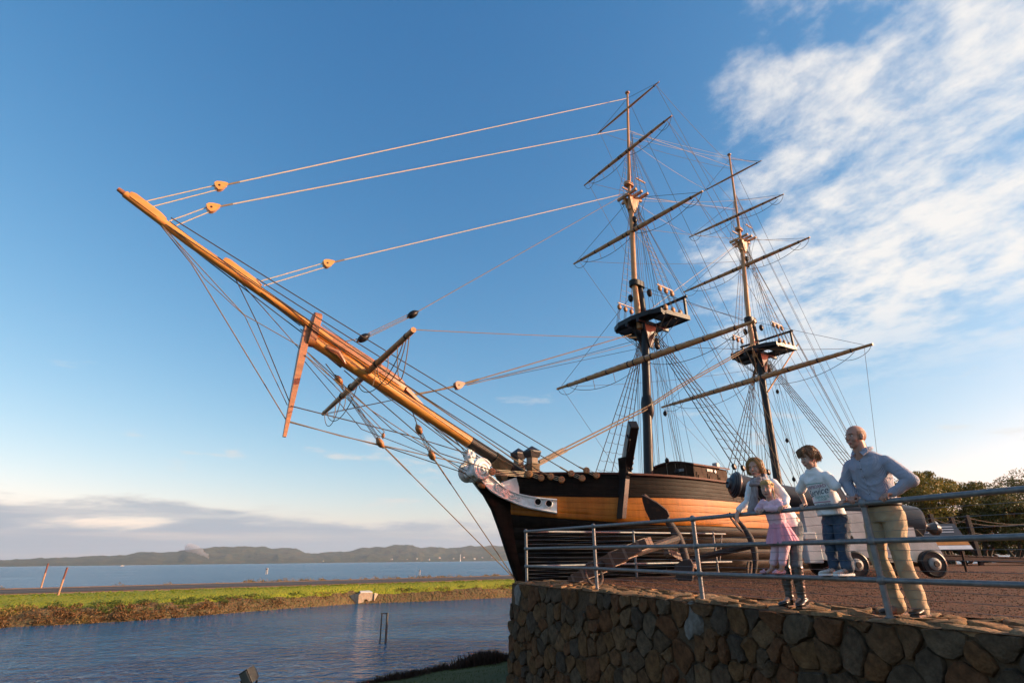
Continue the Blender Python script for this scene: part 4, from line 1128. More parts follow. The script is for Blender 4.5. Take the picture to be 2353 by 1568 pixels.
    # rail on the after edge
    for sy in (-1, 1):
        m_ = MB(); m_.box((x1 - 0.06, sy * (hw - 0.08), z + 0.48 * k), (0.09, 0.09, 0.9 * k)); m_.build('top_post', M['blackpaint'], top_o, smooth=False)
    m_ = MB(); m_.bbox((x1 - 0.06, 0, z + 0.95 * k), (0.12, 2 * hw + 0.12, 0.10), 0.02); m_.build('top_rail', M['blackpaint'], top_o, smooth=False)
    # deadeyes of the topmast shrouds
    feet = []
    for sy in (-1, 1):
        for j in range(3):
            lowp = Vector((tp.x - 0.22 + 0.46 * j * k, sy * (hw - 0.12), z + 0.16 * k)); feet.append((sy, j, lowp))
            aim = (ct - lowp).normalized(); upp = lowp + aim * 0.95 * k
            for q, nm in ((lowp, 'lower_deadeye'), (upp, 'deadeye')):
                m_ = MB(); m_.ell(q, (0.115 * k, 0.075 * k, 0.13 * k), nu=12, nv=8); m_.build(nm, M['block'], top_o)
            m_ = MB()
            for o_ in (-0.06, 0, 0.06): m_.tube([lowp + Vector((o_, 0, 0)), upp + Vector((o_, 0, 0))], 0.009, 5)
            m_.build('lanyard', M['roped'], top_o)
        a = feet[-3][2] + (ct - feet[-3][2]).normalized() * 1.12 * k; b = feet[-1][2] + (ct - feet[-1][2]).normalized() * 1.12 * k
        m_ = MB(); d_ = (b - a).normalized(); m_.tube([a - d_ * 0.12, b + d_ * 0.12], 0.03, 6); m_.build('sheer_pole', M['mastwood'], top_o)
    # crosstrees high up
    cr = []
    for i, sx in enumerate((-0.26, 0.08, 0.42)):
        m_ = MB(); ww = (1.1 + 0.1 * i) * k; m_.box((ct.x + sx * k, 0, ct.z + 0.06 * k), (0.10 * k, ww, 0.11 * k)); o = m_.build('crosstree', M['mastwood'], mast_o, smooth=False)
        for sy in (-1, 1): cr.append((sy, i, Vector((ct.x + sx * k, sy * ww * 0.48, ct.z + 0.12 * k))))
    for sy in (-0.16, 0.16):
        m_ = MB(); m_.box((ct.x + 0.05, sy * k, ct.z - 0.05 * k), (0.95 * k, 0.09 * k, 0.12 * k)); m_.build('trestle_tree', M['mastwood'], mast_o, smooth=False)
        m_ = MB(); m_.prism([(ct.x + 0.34 * k, sy * k - 0.04, ct.z - 0.1), (ct.x - 0.34 * k, sy * k - 0.04, ct.z - 0.1), (ct.x - 0.06, sy * 0.6 * k - 0.04, ct.z - 0.85 * k), (ct.x + 0.08, sy * 0.6 * k - 0.04, ct.z - 0.85 * k)], (0, 0.08, 0)); m_.build('hound', M['mastwood'], mast_o, smooth=False)
    # dark blocks under the topmast head and the lower cap
    for q in (ct + Vector((-0.05, -0.12, -1.25 * k)), ct + Vector((-0.05, -0.12, -1.62 * k)), cp + Vector((-0.25, 0.32, -0.55)), cp + Vector((0.25, -0.30, -0.40)), tp + Vector((0.55, -0.1, -0.75)), tp + Vector((0.42, -0.2, -1.0))):
        m_ = MB(); m_.ell(q, (0.13 * k, 0.10 * k, 0.18 * k), nu=12, nv=8); m_.build('mast_block', M['blackpaint'], mast_o)
    return dict(root=mast_o, foot=foot, dk=dk, cp=cp, ct=ct, tr=tr, tp=tp, feet=feet, cr=cr, k=k, fwd=fwd, tdir=tdir, hw=hw)
FM = mast((1490, 1083), (1468, 656), (1480, 741), (1449, 455), (1441, 215), 'foremast', 1.0, None)
MM = mast((1785, 1095), (1727, 738), (1741, 808), (1703, 553), (1675, 357), 'mainmast', 1.0, None)

# ---- yards
yards = {}
def yard(key, pc, pl, pr, rmid, parent_name, mt='yardwood', chunks=True):
    c = sp(*pc); z = c.z + KEEL
    a, b = sz(*pl, z), sz(*pr, z)
    h = (abs(a.y) + abs(b.y)) / 2; x = (a.x + b.x) / 2
    x = min(x, c.x)            # yards hang on the fore side of the mast
    A, B = Vector((x, abs(a.y) * 0.5 + h * 0.5, c.z)), Vector((x, -(abs(b.y) * 0.5 + h * 0.5), c.z))
    A = a.copy(); B = b.copy()
    ts = [0, 0.07, 0.075, 0.25, 0.42, 0.5, 0.58, 0.75, 0.925, 0.93, 1]
    rs_ = [0.42, 0.5, 0.62, 0.85, 0.98, 1, 0.98, 0.85, 0.62, 0.5, 0.42]
    mb = MB(); mb.tube([A.lerp(B, t) for t in ts], [rmid * q for q in rs_], 14); o = mb.build('yard', M[mt], ship)
    yards[key] = (A, B, rmid, o)
    d = (B - A).normalized()
    # iron bands
    for t in ([0.075, 0.925] + list(np.linspace(0.2, 0.8, 6)) + [0.47, 0.53] if chunks else [0.075, 0.925]):
        r_ = rmid * np.interp(t, ts, rs_) + 0.008
        mb = MB(); mb.tube([A.lerp(B, t) - d * 0.03, A.lerp(B, t) + d * 0.03], r_, 14); mb.build('band', M['iron'], o)
    if chunks:
        # jackstay: short white rods standing on the fore upper side
        nj = int((B - A).length / 0.52)
        for i in range(nj):
            t = 0.09 + 0.82 * (i + 0.5) / nj
            if abs(t - 0.5) < 0.035: continue
            r_ = rmid * np.interp(t, ts, rs_); q = A.lerp(B, t) + Vector((-0.93, 0, 0.36)) * (r_ + 0.006)
            mb = MB(); mb.tube([q - d * 0.10, q + d * 0.10], 0.016, 6); mb.build('jackstay_lashing', M['white'], o)
        # footropes with stirrups
        for sgn in (0, 1):
            E0 = A.lerp(B, 0.5 + (0.02 if sgn else -0.02)) + Vector((0.08, 0, -0.08)); E1 = A.lerp(B, 0.93 if sgn else 0.07) + Vector((0.05, 0, -0.04))
            mb = MB(); pts = []; Ly = (E1 - E0).length; dip = 0.12 * Ly
            def fr_pt(t): return E0.lerp(E1, t) + Vector((0.10, 0, -dip * (4 * t * (1 - t)) ** 0.8))
            mb.tube([fr_pt(i / 20) for i in range(21)], 0.012, 5, caps=False); fo = mb.build('footrope', M['roped'], o)
            for t in (0.33, 0.62):
                q = fr_pt(t); u = E0.lerp(E1, t) + Vector((0, 0, -0.02)); mb = MB(); mb.tube([u, u.lerp(q, 0.6) + Vector((0.03, 0.02, 0)), q], 0.011, 5); mb.build('stirrup', M['rope'], fo)
            e = A.lerp(B, 0.995 if sgn else 0.005); i_ = A.lerp(B, 0.86 if sgn else 0.14); mb = MB()
            mb.tube([e.lerp(i_, t) + Vector((0, 0, -0.02 - 0.40 * (4 * t * (1 - t)) ** 0.7)) for t in np.linspace(0, 1, 13)], 0.011, 5, caps=False); mb.build('yardarm_rope', M['roped'], o)
    return o
yard('fc', (1478, 825), (1280, 893), (1735, 737), 0.135, None)
yard('ft', (1458, 535), (1318, 606), (1614, 439), 0.105, None)
yard('fg', (1443, 362), (1342, 426), (1543, 266), 0.082, None)
yard('fr', (1441, 248), (1371, 309), (1514, 188), 0.058, None, chunks=False)
yard('mc', (1745, 865), (1520, 935), (2005, 790), 0.140, None)
yard('mt', (1712, 612), (1570, 671), (1860, 545), 0.105, None)
yard('mg', (1690, 500), (1583, 545), (1800, 446), 0.080, None)
yard('mr', (1679, 407), (1616, 439), (1749, 369), 0.058, None, chunks=False)
c = sp(840, 855); A, B = c + Vector((0.35, 4.2, 0)), c + Vector((-0.30, -3.33, 0)); A = sz(742, 950, c.z + KEEL); B = sz(950, 757, c.z + KEEL)
mb = MB(); mb.tube([A, A.lerp(B, 0.5), B], [0.062, 0.092, 0.062], 14); spy = mb.build('spritsail_yard', M['yardwood'], ship)
for t in (0.03, 0.3, 0.42, 0.58, 0.7, 0.95):
    mb = MB(); d = (B - A).normalized(); mb.tube([A.lerp(B, t) - d * 0.035, A.lerp(B, t) + d * 0.035], 0.062 + 0.06 * (1 - abs(t - 0.5) * 2) + 0.005, 12); mb.build('band', M['iron'], spy)
for (t0, t1, dp) in ((0.5, 0.93, 0.62), (0.5, 0.07, 0.62), (0.7, 0.95, 0.75), (0.28, 0.03, 0.6), (0.88, 0.97, 0.9)):
    a, b = A.lerp(B, t0), A.lerp(B, t1); mb = MB()
    mb.tube([a.lerp(b, t) + Vector((0, 0, -0.06 - dp * (4 * t * (1 - t)) ** 0.75)) for t in np.linspace(0, 1, 17)], 0.012, 5, caps=False); mb.build('footrope', M['rope'], spy)
for t in (0.2, 0.34, 0.68, 0.8):
    a = A.lerp(B, t); mb = MB(); mb.tube([a, a + Vector((0.03, 0.02, -0.3)), a + Vector((0.0, 0.05, -0.52))], 0.012, 5); mb.build('stirrup', M['rope'], spy)
SPA, SPB = A, B
# a light studding-sail boom standing up beside the mainmast
mb = MB(); a, b = sp(1763, 900, -0.6), sp(1833, 790, -0.6); mb.tube([a, b], [0.04, 0.035], 8); mb.build('spare_boom', M['mastwood'], ship)
# ---- standing and running rigging
def rope(name, pts, r=0.012, m='rope', sag=0.0, parent=None, seg=5):
    pts = [Vector(p) for p in pts]
    if sag and len(pts) == 2:
        a, b = pts; pts = [a.lerp(b, t) - Vector((0, 0, sag * 4 * t * (1 - t))) for t in np.linspace(0, 1, 11)]
    mb = MB(); mb.tube(pts, r, seg); return mb.build(name, M[m], parent or ship)
def heart(p, d, L=0.34, m='tan', r=0.105):
    """pear-shaped wooden stay block, its point along d"""
    d = Vector(d).normalized(); u = Vector((0, 1, 0)); w = d.cross(u).normalized(); mb = MB()
    pro = [(-0.42, 0.42), (-0.5, 0.0), (-0.42, -0.42), (-0.2, -0.5), (0.1, -0.38), (0.5, -0.08), (0.5, 0.08), (0.1, 0.38), (-0.2, 0.5)]
    ring = [p + d * (x * L) + w * (y * L * 0.72) for x, y in pro]
    mb.loft([[q + u * o for q in ring] for o in (-0.07, 0.07)]); b = mb.build('stay_block', M[m], ship, angle=50)
    mb = MB(); mb.lathe([(-0.075, 0.028), (0.075, 0.028)], p - d * 0.06, u, 10); mb.build('sheave_hole', M['blackpaint'], b)
    return b
def block(p, r=0.11, m='block', d=(0, 0, 1)):
    mb = MB(); X = basis(d, (0, 1, 0.01)); mb.ell(p, (r * 1.25, r * 0.72, r), X, 14, 10); b = mb.build('block', M[m], ship)
    mb = MB(); d = Vector(d).normalized(); mb.tube([p - d * r * 1.45, p + d * r * 1.45], r * 0.22, 6); mb.build('strop', M['roped'], b)
    return b
def deadeye(p, nrm, r=0.125, m='block'):
    n = Vector(nrm).normalized(); mb = MB(); mb.lathe([(-0.055, r * 0.6), (-0.045, r * 0.9), (-0.02, r), (0.02, r), (0.045, r * 0.9), (0.055, r * 0.6)], p, n, 18); o = mb.build('deadeye', M[m], ship)
    mb = MB(); u = Vector((0, 0, 1)); u = (u - n * u.dot(n)).normalized(); w = n.cross(u)
    for a in (90, 210, 330):
        q = p + (u * math.cos(rad(a)) + w * math.sin(rad(a))) * r * 0.45; mb.lathe([(-0.058, r * 0.13), (0.058, r * 0.13)], q, n, 8)
    mb.build('lanyard_hole', M['blackpaint'], o)
    return o
# head stays, from the jibboom up to the foremast (all in the ship's middle plane)
for (ends, bp, far, rr) in ((((336, 462), (352, 474)), (508, 427), (1441, 226), 0.017), (((388, 508), (405, 518)), (490, 477), (1443, 295), 0.017), (((590, 648), (606, 656)), (755, 605), (1446, 442), 0.016)):
    B_, F_ = sp(*bp), sp(*far); d = (F_ - B_).normalized(); heart(B_, d, 0.32)
    rope('stay', [B_ + d * 0.17, F_], rr, 'ropew')
    w = d.cross(Vector((0, 1, 0)))
    for e, o in zip(ends, (0.045, -0.075)):
        rope('stay_lanyard', [sp(*e), B_ - d * 0.1 + w * o * (-1 if w.z < 0 else 1)], 0.013, 'ropew')
    rope('seizing', [B_ + d * 0.18, B_ + d * 0.48], rr * 1.35, 'rope')
# fore topmast stay with two dark blocks
b1, b2 = sp(948, 722), sp(835, 776); F_ = sp(1447, 440)
for b in (b1, b2): block(b, 0.15, 'blackpaint', (F_ - b1))
rope('stay', [b1, F_], 0.012, 'rope')
for o in (-0.05, 0.0, 0.07): rope('fall', [b1 + Vector((0, 0, o)), b2 + Vector((0, 0, o))], 0.011, 'rope')
rope('stay_tail', [b2, sp(758, 790)], 0.014, 'rope')
# forestay
hb = sp(1055, 884); F_ = sp(1450, 768); d = (F_ - hb).normalized(); heart(hb, d, 0.34, 'brown')
rope('stay', [hb + d * 0.17, F_], 0.02, 'rope'); rope('stay', [hb + d * 0.3 - Vector((0, 0, 0.08)), sp(1455, 790)], 0.011, 'rope')
for o in (-0.03, 0.03, 0.0): rope('stay_lanyard', [hb - d * 0.1 + Vector((0, 0.05 * (o > 0), o)), sp(948, 907 + 60 * o)], 0.014, 'rope')
rope('seizing', [hb + d * 0.18, hb + d * 0.75], 0.034, 'rope')
# spritsail braces to the fore top and back
rope('brace', [SPB, sp(1462, 775, -0.4)], 0.010, 'rope', 0.04); rope('brace', [SPA, sp(1466, 780, 0.4)], 0.010, 'roped', 0.15)
rope('brace', [SPA + Vector((0.1, 0, 0)), sp(1468, 800, 0.3)], 0.009, 'roped')
# mainstay, from the main top forward past the foremast to the bitts
mstay = [sp(1740, 785, -0.1), sp(1560, 885, -0.2), sp(1487, 933, -0.25), sp(1310, 1022, -0.3), sp(1238, 1060, -0.35)]
rope('mainstay', mstay, 0.026, 'rope'); rope('mainstay', [p + Vector((0, 0.12, -0.13 + 0.05 * (i == 4))) for i, p in enumerate(mstay)], 0.026, 'rope')
a, b = mstay[4], mstay[3]; rope('mainstay_collar', [a, a.lerp(b, 0.75)], 0.05, 'greywood'); rope('mainstay_collar', [a + Vector((0, 0.12, -0.1)), (a + Vector((0, 0.12, -0.1))).lerp(b + Vector((0, 0.12, -0.13)), 0.95)], 0.05, 'greywood')
mb = MB(); q = sp(1487, 935); mb.ell(q, (0.21, 0.27, 0.60), nu=14, nv=10); mb.build('stay_bolster', M['blackpaint'], ship)
# port and starboard jibboom guys, set up with deadeyes at the bow
gy = [((393, 500), (-0.10), (1330, 1072), -2.35, (1347, 1080), (1370, 1091)), ((590, 640), (-0.12), (1286, 1072), -2.0, (1312, 1087), (1337, 1098)),
      ((380, 515), (-0.08), (1240, 1082), -1.5, (1265, 1094), (1290, 1101)), ((700, 745), (-0.18), (1200, 1076), -1.2, (1216, 1088), (1243, 1097))]
for (p0, y0, p1, y1, d1, d2) in gy:
    for sgn in (1, -1):
        fx = (lambda v: v) if sgn > 0 else mirror
        q2 = on_hull(*d2, 0.10); q1 = sp(*d1, q2.y + 0.22); a, b = sp(*p0, y0), sp(*p1, q1.y + 0.12)
        rope('guy', [fx(a), fx(b)], 0.014, 'roped', 0.05); rope('guy_seizing', [fx(b), fx(q1)], 0.024, 'rope')
        nn = fx(Vector((-0.6, -0.8, 0.15)))
        deadeye(fx(q1), nn, 0.098); deadeye(fx(q2), nn, 0.098)
        for o in (-0.05, 0.0, 0.05): rope('lanyard', [fx(q1 + Vector((0, 0, o))), fx(q2 + Vector((0, 0, o)))], 0.008, 'ropew')
# bowsprit shrouds
a = sp(1098, 1066, -0.5); q1, q2 = sp(1130, 1080, -0.62), sp(1220, 1090, -1.3)
rope('bowsprit_shroud', [sp(790, 850, -0.15), sp(1010, 1040, -0.45), sp(1128, 1079, -0.62)], 0.014, 'roped')
deadeye(sp(1130, 1083, -0.62), (-0.3, -0.9, 0.1), 0.105); deadeye(sp(1214, 1089, -0.62), (-0.3, -0.9, 0.1), 0.105)
for o in (-0.07, -0.03, 0.02, 0.06): rope('lanyard', [sp(1132, 1083, -0.62) + Vector((0, 0, o)), sp(1214, 1089, -0.62) + Vector((0, 0, o))], 0.010, 'ropew')
# martingale stays: jibboom end -> dolphin striker -> bow
for (pts, r_, m_, y) in (
    ([(368, 516), (440, 606), (656, 962)], 0.013, 'rope', 0.0), ([(372, 518), (560, 722), (697, 800), (884, 992)], 0.011, 'rope', -0.05),
    ([(375, 516), (470, 640), (562, 725), (660, 930)], 0.010, 'rope', 0.05), ([(541, 640), (590, 740), (668, 930)], 0.012, 'roped', 0.0), ([(545, 640), (700, 815), (880, 1000)], 0.011, 'rope', 0.06),
    ([(668, 932), (760, 955), (940, 1000), (1103, 1050)], 0.014, 'roped', -0.05), ([(656, 965), (780, 1000), (1000, 1050), (1100, 1072)], 0.014, 'rope', 0.0),
    ([(660, 968), (900, 1030), (1088, 1093)], 0.013, 'roped', 0.06), ([(700, 815), (850, 940), (1010, 1045), (1105, 1115)], 0.012, 'rope', -0.1),
    ([(708, 810), (900, 985), (1085, 1088)], 0.012, 'roped', 0.1), ([(390, 520), (540, 635), (690, 748)], 0.012, 'blackpaint', 0.1), ([(600, 672), (700, 752)], 0.012, 'blackpaint', -0.1),
    ([(700, 830), (830, 985), (1000, 1050)], 0.010, 'roped', 0.0), ([(890, 880), (1030, 990), (1098, 1075)], 0.012, 'roped', 0.12), ([(960, 950), (1060, 1040), (1100, 1085)], 0.011, 'roped', 0.0),
    ([(640, 690), (860, 860), (1090, 1020), (1180, 1070)], 0.010, 'roped', -0.25), ([(500, 590), (760, 770), (1000, 930), (1190, 1062)], 0.012, 'roped', -0.3), ([(740, 745), (960, 905), (1205, 1070)], 0.011, 'rope', -0.35)):
    P_ = [sp(*q, y) for q in pts]; rope('martingale_stay' if P_[0].x < -5 else 'bobstay_guy', P_, r_, m_)
# bobstay tackles with wooden blocks down to the stem
for (top, blk1, blk2, foot, y) in (((748, 835), (778, 873), (873, 1017), (1176, 1322), 0.0), ((938, 918), (962, 986), (992, 1046), (1186, 1334), 0.0)):
    t, p1, p2, f_ = sp(*top, y), sp(*blk1, y), sp(*blk2, y), sp(*foot, y)
    d = (p2 - p1).normalized(); block(p1, 0.115, 'block', d); block(p2, 0.115, 'block', d); rope('bobstay_strop', [t, p1], 0.014, 'roped')
    for o in (-0.06, -0.02, 0.03, 0.07): rope('bobstay_fall', [p1 + Vector((o, 0.03, 0)), p2 + Vector((o, -0.03, 0))], 0.009, 'roped')
    rope('bobstay', [p2, f_], 0.014, 'rope'); rope('seizing', [p2, p2.lerp(f_, 0.22)], 0.021, 'rope')
block(sp(1106, 1115, -0.15), 0.10, 'block', (1, 0, -0.4)); block(sp(880, 1000, 0.1), 0.06, 'block')

# ---- shrouds with ratlines
def shroud_set(mm, s0, sgn, n=5, ds=0.52, key=''):
    topz = mm['tp'] + Vector((0.0, sgn * 0.10, -0.32)); lows, ups = [], []
    for j in range(n):
        s = s0 + ds * j; hb = half_b(s, rail_z(s))
        lows.append(S(s, sgn * (hb + 0.10), rail_z(s) + 0.55)); ups.append(topz + Vector((0.05 * j, sgn * 0.04 * j, 0)))
    for j in range(n):
        ch = S(s0 + ds * j, sgn * (half_b(s0 + ds * j, 2.2) + 0.16), 2.25)
        rope('shroud', [lows[j], ups[j]], 0.017, 'roped')
        nn = Vector((0.1, sgn, 0.1)); deadeye(lows[j], nn, 0.10, 'blackpaint'); deadeye(lows[j].lerp(ch, 0.55), nn, 0.10, 'blackpaint'); rope('shroud_lanyard', [lows[j], ch], 0.016, 'roped')
    for i in range(1, 15):
        t = i / 17.0; P_ = [lows[j].lerp(ups[j], t) for j in range(n)]; pts = []
        for a, b in zip(P_, P_[1:]):
            for q in (0, 0.5): pts.append(a.lerp(b, q) - Vector((0, 0, 0.05 if q else 0)))
        rope('ratline', pts + [P_[-1]], 0.0085, 'roped', seg=4)
    # futtock shrouds
    for j in range(3):
        f_ = mm['feet'][(0 if sgn < 0 else 3) + j][2]
        rope('futtock_shroud', [f_ - Vector((0, 0, 0.2)), mm['tp'] + Vector((0.05 * j, sgn * 0.18, -1.25))], 0.013, 'roped')
    # topmast shrouds
    tops = []
    for j in range(3):
        f_ = mm['feet'][(0 if sgn < 0 else 3) + j][2]; d = (mm['ct'] - f_).normalized(); a = f_ + d * 1.0; b = mm['ct'] + Vector((0.06 * j, sgn * 0.06, -0.3)); tops.append((a, b)); rope('topmast_shroud', [a, b], 0.012, 'rope')
    for i in range(1, 17):
        t = i / 19; P_ = [a.lerp(b, t) for a, b in tops]
        rope('ratline', [P_[0], P_[0].lerp(P_[1], 0.5) - Vector((0, 0, 0.035)), P_[1], P_[1].lerp(P_[2], 0.5) - Vector((0, 0, 0.035)), P_[2]], 0.0075, 'ropew', seg=4)
    # topgallant shrouds over the crosstrees
    tg = [q for q in mm['cr'] if q[0] == sgn]
    th = mm['ct'].lerp(mm['tr'], 0.52)
    for (sy, j, q) in tg:
        rope('topgallant_shroud', [q, th + Vector((0.02, sgn * 0.05, 0))], 0.009, 'rope'); rope('topgallant_shroud', [q, mm['tp'].lerp(mm['ct'], 0.72) + Vector((0.0, sgn * 0.1, 0))], 0.009, 'roped')
    for i in range(1, 9):
        t = i / 11; P_ = [q.lerp(th, t) for (sy, j, q) in tg]; rope('ratline', P_, 0.007, 'ropew', seg=4)
shroud_set(FM, 7.0, -1); shroud_set(FM, 7.0, 1); shroud_set(MM, 16.2, -1); shroud_set(MM, 16.2, 1)
# upper spreaders above the crosstrees
for mm in (FM, MM):
    for sgn in (-1, 1):
        c = mm['ct'] + Vector((0.30, sgn * 0.42, 0.85)); mb = MB(); mb.box(c, (0.62, 0.05, 0.05)); mb.build('sheer_pole', M['mastwood'], mm['root'], smooth=False)
# backstays
for mm, s0 in ((FM, 10.2), (MM, 18.9)):
    for sgn in (-1, 1):
        for j, (k, ds) in enumerate(((0.0, 0.0), (0.0, 0.5), (0.5, 1.0), (0.52, 1.4), (0.93, 1.9))):
            up = mm['ct'].lerp(mm['tr'], k) + Vector((0.04, sgn * 0.05, -0.1)); s = s0 + ds
            rope('backstay', [S(s, sgn * (half_b(s, rail_z(s)) + 0.05), rail_z(s) + 0.1), up], 0.011 if k < 0.4 else 0.009, 'rope' if j % 2 else 'roped')
# stays between the masts
def mp_(mm, k): return mm['ct'].lerp(mm['tr'], k)
rope('stay', [mp_(FM, 0.62), mp_(MM, 0.86)], 0.012, 'ropew'); rope('stay', [mp_(FM, 0.60), yards['mr'][1] + Vector((0, 0.3, 0))], 0.008, 'ropew')
rope('stay', [FM['ct'] + Vector((0.3, 0, 0.2)), mp_(MM, 0.35)], 0.012, 'ropew'); rope('stay', [FM['tp'] + Vector((0.3, 0, 0.6)), MM['ct']], 0.012, 'ropew')
rope('stay', [FM['cp'] + Vector((0.2, 0, -0.2)), MM['cp'] + Vector((-0.2, 0, 0))], 0.011, 'roped')
# lifts
for key, mm, k in (('fc', FM, 'cp'), ('ft', FM, 'ct'), ('fg', FM, 0.45), ('fr', FM, 0.95), ('mc', MM, 'cp'), ('mt', MM, 'ct'), ('mg', MM, 0.45), ('mr', MM, 0.95)):
    A, B, r_, o = yards[key]; q = mm[k] if isinstance(k, str) else mp_(mm, k)
    for e, t in ((A, 0.06), (B, 0.06)):
        rope('lift', [e.lerp((A + B) / 2, t) + Vector((0, 0, r_ * 0.6)), q], 0.0095, 'roped')
# braces: from the yardarms to the other mast and down to the deck
for key, tgt in (('fc', MM['tp'].lerp(MM['foot'], 0.10)), ('ft', mp_(MM, -0.2)), ('fg', mp_(MM, 0.35)), ('fr', mp_(MM, 0.85)), ('mt', mp_(FM, -0.25)), ('mg', FM['ct'] + Vector((0.4, 0, 0))), ('mr', mp_(FM, 0.55))):
    A, B, r_, o = yards[key]
    for e in (A.lerp(B, 0.05), B.lerp(A, 0.05)): rope('brace', [e, tgt + Vector((0.1, 0.1 if e.y > 0 else -0.1, 0))], 0.0085, 'rope' if key[0] == 'f' else 'ropew', 0.18)
A, B, r_, o = yards['mc']
for e in (A.lerp(B, 0.05), B.lerp(A, 0.05)): rope('brace', [e, FM['tp'] + Vector((0.6, 0, -0.9))], 0.010, 'roped', 0.1)
for key, tgt, fall in (('fc', FM, 3.2), ('mc', MM, 3.6)):
    A, B, r_, o = yards[key]
    for e, sgn in ((A, 1), (B, -1)):
        s = tgt['foot'].x + fall; rope('sheet', [e.lerp((A + B) / 2, 0.06), S(s, sgn * half_b(s, 2.5), 2.9)], 0.008, 'rope')
# falls: running ropes that come down round each mast
for mm, seed in ((FM, 1), (MM, 2)):
    rg = random.Random(seed)
    for i in range(17):
        k = rg.choice((0, 0, 0.3, 0.6, -0.3, -0.3)); up = (mp_(mm, k) if k >= 0 else mm['tp'] + Vector((0.2, 0, -0.3))) + Vector((rg.uniform(0.0, 0.25), rg.uniform(-0.3, 0.3), 0))
        a = rg.uniform(0, 2 * math.pi); lo = mm['foot'] + Vector((0.55 + 0.8 * rg.random(), rg.choice((-1, 1)) * rg.uniform(0.3, 1.5), 0.9))
        rope('running_line', [lo, up], 0.0075, rg.choice(('rope', 'roped', 'ropew')), seg=4)
    for (dx_, dy_, dz_) in ((0.62, -0.5, 2.1), (0.85, -0.7, 1.7), (0.35, -0.25, 1.4), (-0.5, -0.35, 1.2), (0.9, -0.4, 6.4), (1.1, -0.3, 4.0)):
        block(mm['foot'] + Vector((dx_, dy_, dz_)), 0.085, 'blackpaint')
# long braces from the upper fore yards down to the port rail further aft
for key in ('ft', 'fg', 'fr'):
    A, B, r_, o = yards[key]; s = {'ft': 18.5, 'fg': 19.3, 'fr': 20.1}[key]
    rope('brace_fall', [B.lerp(A, 0.05), S(s, -half_b(s, 2.9) + 0.1, 3.0)], 0.0085, 'rope')
    rope('brace_fall', [A.lerp(B, 0.05), S(s, half_b(s, 2.9) - 0.1, 3.0)], 0.0085, 'rope')
# odds on the stern rail
for s in np.linspace(13, 23, 9):
    mb = MB(); mb.box(S(s, -half_b(s, rail_z(s)) + 0.1, rail_z(s) + 0.25), (0.09, 0.09, 0.5)); mb.build('stanchion', M['darkwood'], ship, smooth=False)
mb = MB(); mb.tube([S(s, -half_b(s, rail_z(s)) + 0.1, rail_z(s) + 0.5) for s in np.linspace(13, 23, 20)], 0.05, 8); mb.build('hand_rail', M['darkwood'], ship)
# ================================================================ THINGS ON THE TERRACE
# ---- ship's anchors. local frame: shank runs from the crown (origin) to -x, stock along y, arms along z
def make_anchor(label):
    root = empty('anchor'); tag(root, label, 'anchor', 'old iron anchors shown on the gravel')
    mb = MB(); mb.tube([(0.02, 0, 0), (-0.3, 0, 0), (-2.2, 0, 0), (-2.62, 0, 0)], [0.11, 0.10, 0.075, 0.07], 8, rot=0.5); mb.build('shank', M['iron'], root, smooth=False)
    pts = []
    for i in range(17):
        a = lerp(-1, 1, i / 16); pts.append((-0.42 * a * a, 0, 1.13 * a))
    for sgn in (-1, 1):
        pp = [p for p in pts if p[2] * sgn >= -0.01]; pp.sort(key=lambda p: abs(p[2]))
        mb = MB(); mb.tube(pp, [lerp(0.115, 0.035, i / (len(pp) - 1)) for i in range(len(pp))], 8, rot=0.5, up=(0, 1, 0)); arm = mb.build('arm', M['iron'], root, angle=50)
        # palm: spade-shaped plate lying on the inner side of the arm
        a, b = Vector((-0.10, 0, 0.52 * sgn)), Vector((-0.44, 0, 1.17 * sgn)); d = (b - a); n = Vector((-d.z, 0, d.x)).normalized() * sgn
        if n.x > 0: n = -n
        sh = [(0, -0.10), (0.04, -0.25), (0.22, -0.30), (0.55, -0.22), (0.85, -0.09), (1.0, 0), (0.85, 0.09), (0.55, 0.22), (0.22, 0.30), (0.04, 0.25), (0, 0.10)]
        mb = MB(); mb.prism([a + d * t + Vector((0, y, 0)) + n * (0.10 - 0.06 * t) for t, y in sh], n * 0.035); mb.build('palm', M['iron'], root, smooth=False)
    # wooden stock in two halves with iron hoops
    for sgn in (-1, 1):
        mb = MB(); rings = []
        for t, w in ((-1.32, 0.085), (-1.28, 0.092), (-0.35, 0.145), (0.35, 0.145), (1.28, 0.092), (1.32, 0.085)):
            x = -2.30; y = t
            rings.append([(x + sgn * 0.004, y, -w * 0.9), (x + sgn * w, y, -w * 0.9), (x + sgn * w, y, w * 0.9), (x + sgn * 0.004, y, w * 0.9)])
        mb.loft(rings); mb.build('stock', M['stockwood'], root, smooth=False)
    for t in (-1.12, -0.72, -0.32, 0.32, 0.72, 1.12):
        w = np.interp(abs(t), (0.35, 1.28), (0.145, 0.092)) + 0.008
        mb = MB(); mb.box((-2.30, t, 0), (2 * w, 0.07, 1.82 * w + 0.01)); mb.build('hoop', M['hoop'], root, smooth=False)
    mb = MB(); R = 0.22; mb.tube([(-2.62 - 0.12 + R * math.cos(a) * 0.9, 0.02, R * math.sin(a) - 0.12) for a in np.linspace(0, 2 * math.pi, 25)], 0.028, 8, caps=False); mb.build('ring', M['iron'], root)
    return root
M['stockwood'] = mat('anchor_stock_wood', (0.13, 0.065, 0.042), (0.085, 0.042, 0.028), 9, 0.7, 0.4, 40, stretch=(1, 0.3, 1))
M['hoop'] = mat('anchor_hoop', (0.26, 0.16, 0.12), (0.17, 0.10, 0.075), 12, 0.6, 0.3, 50)
anc = make_anchor('big iron anchor with hooped wooden stock beside the corner of the railings')
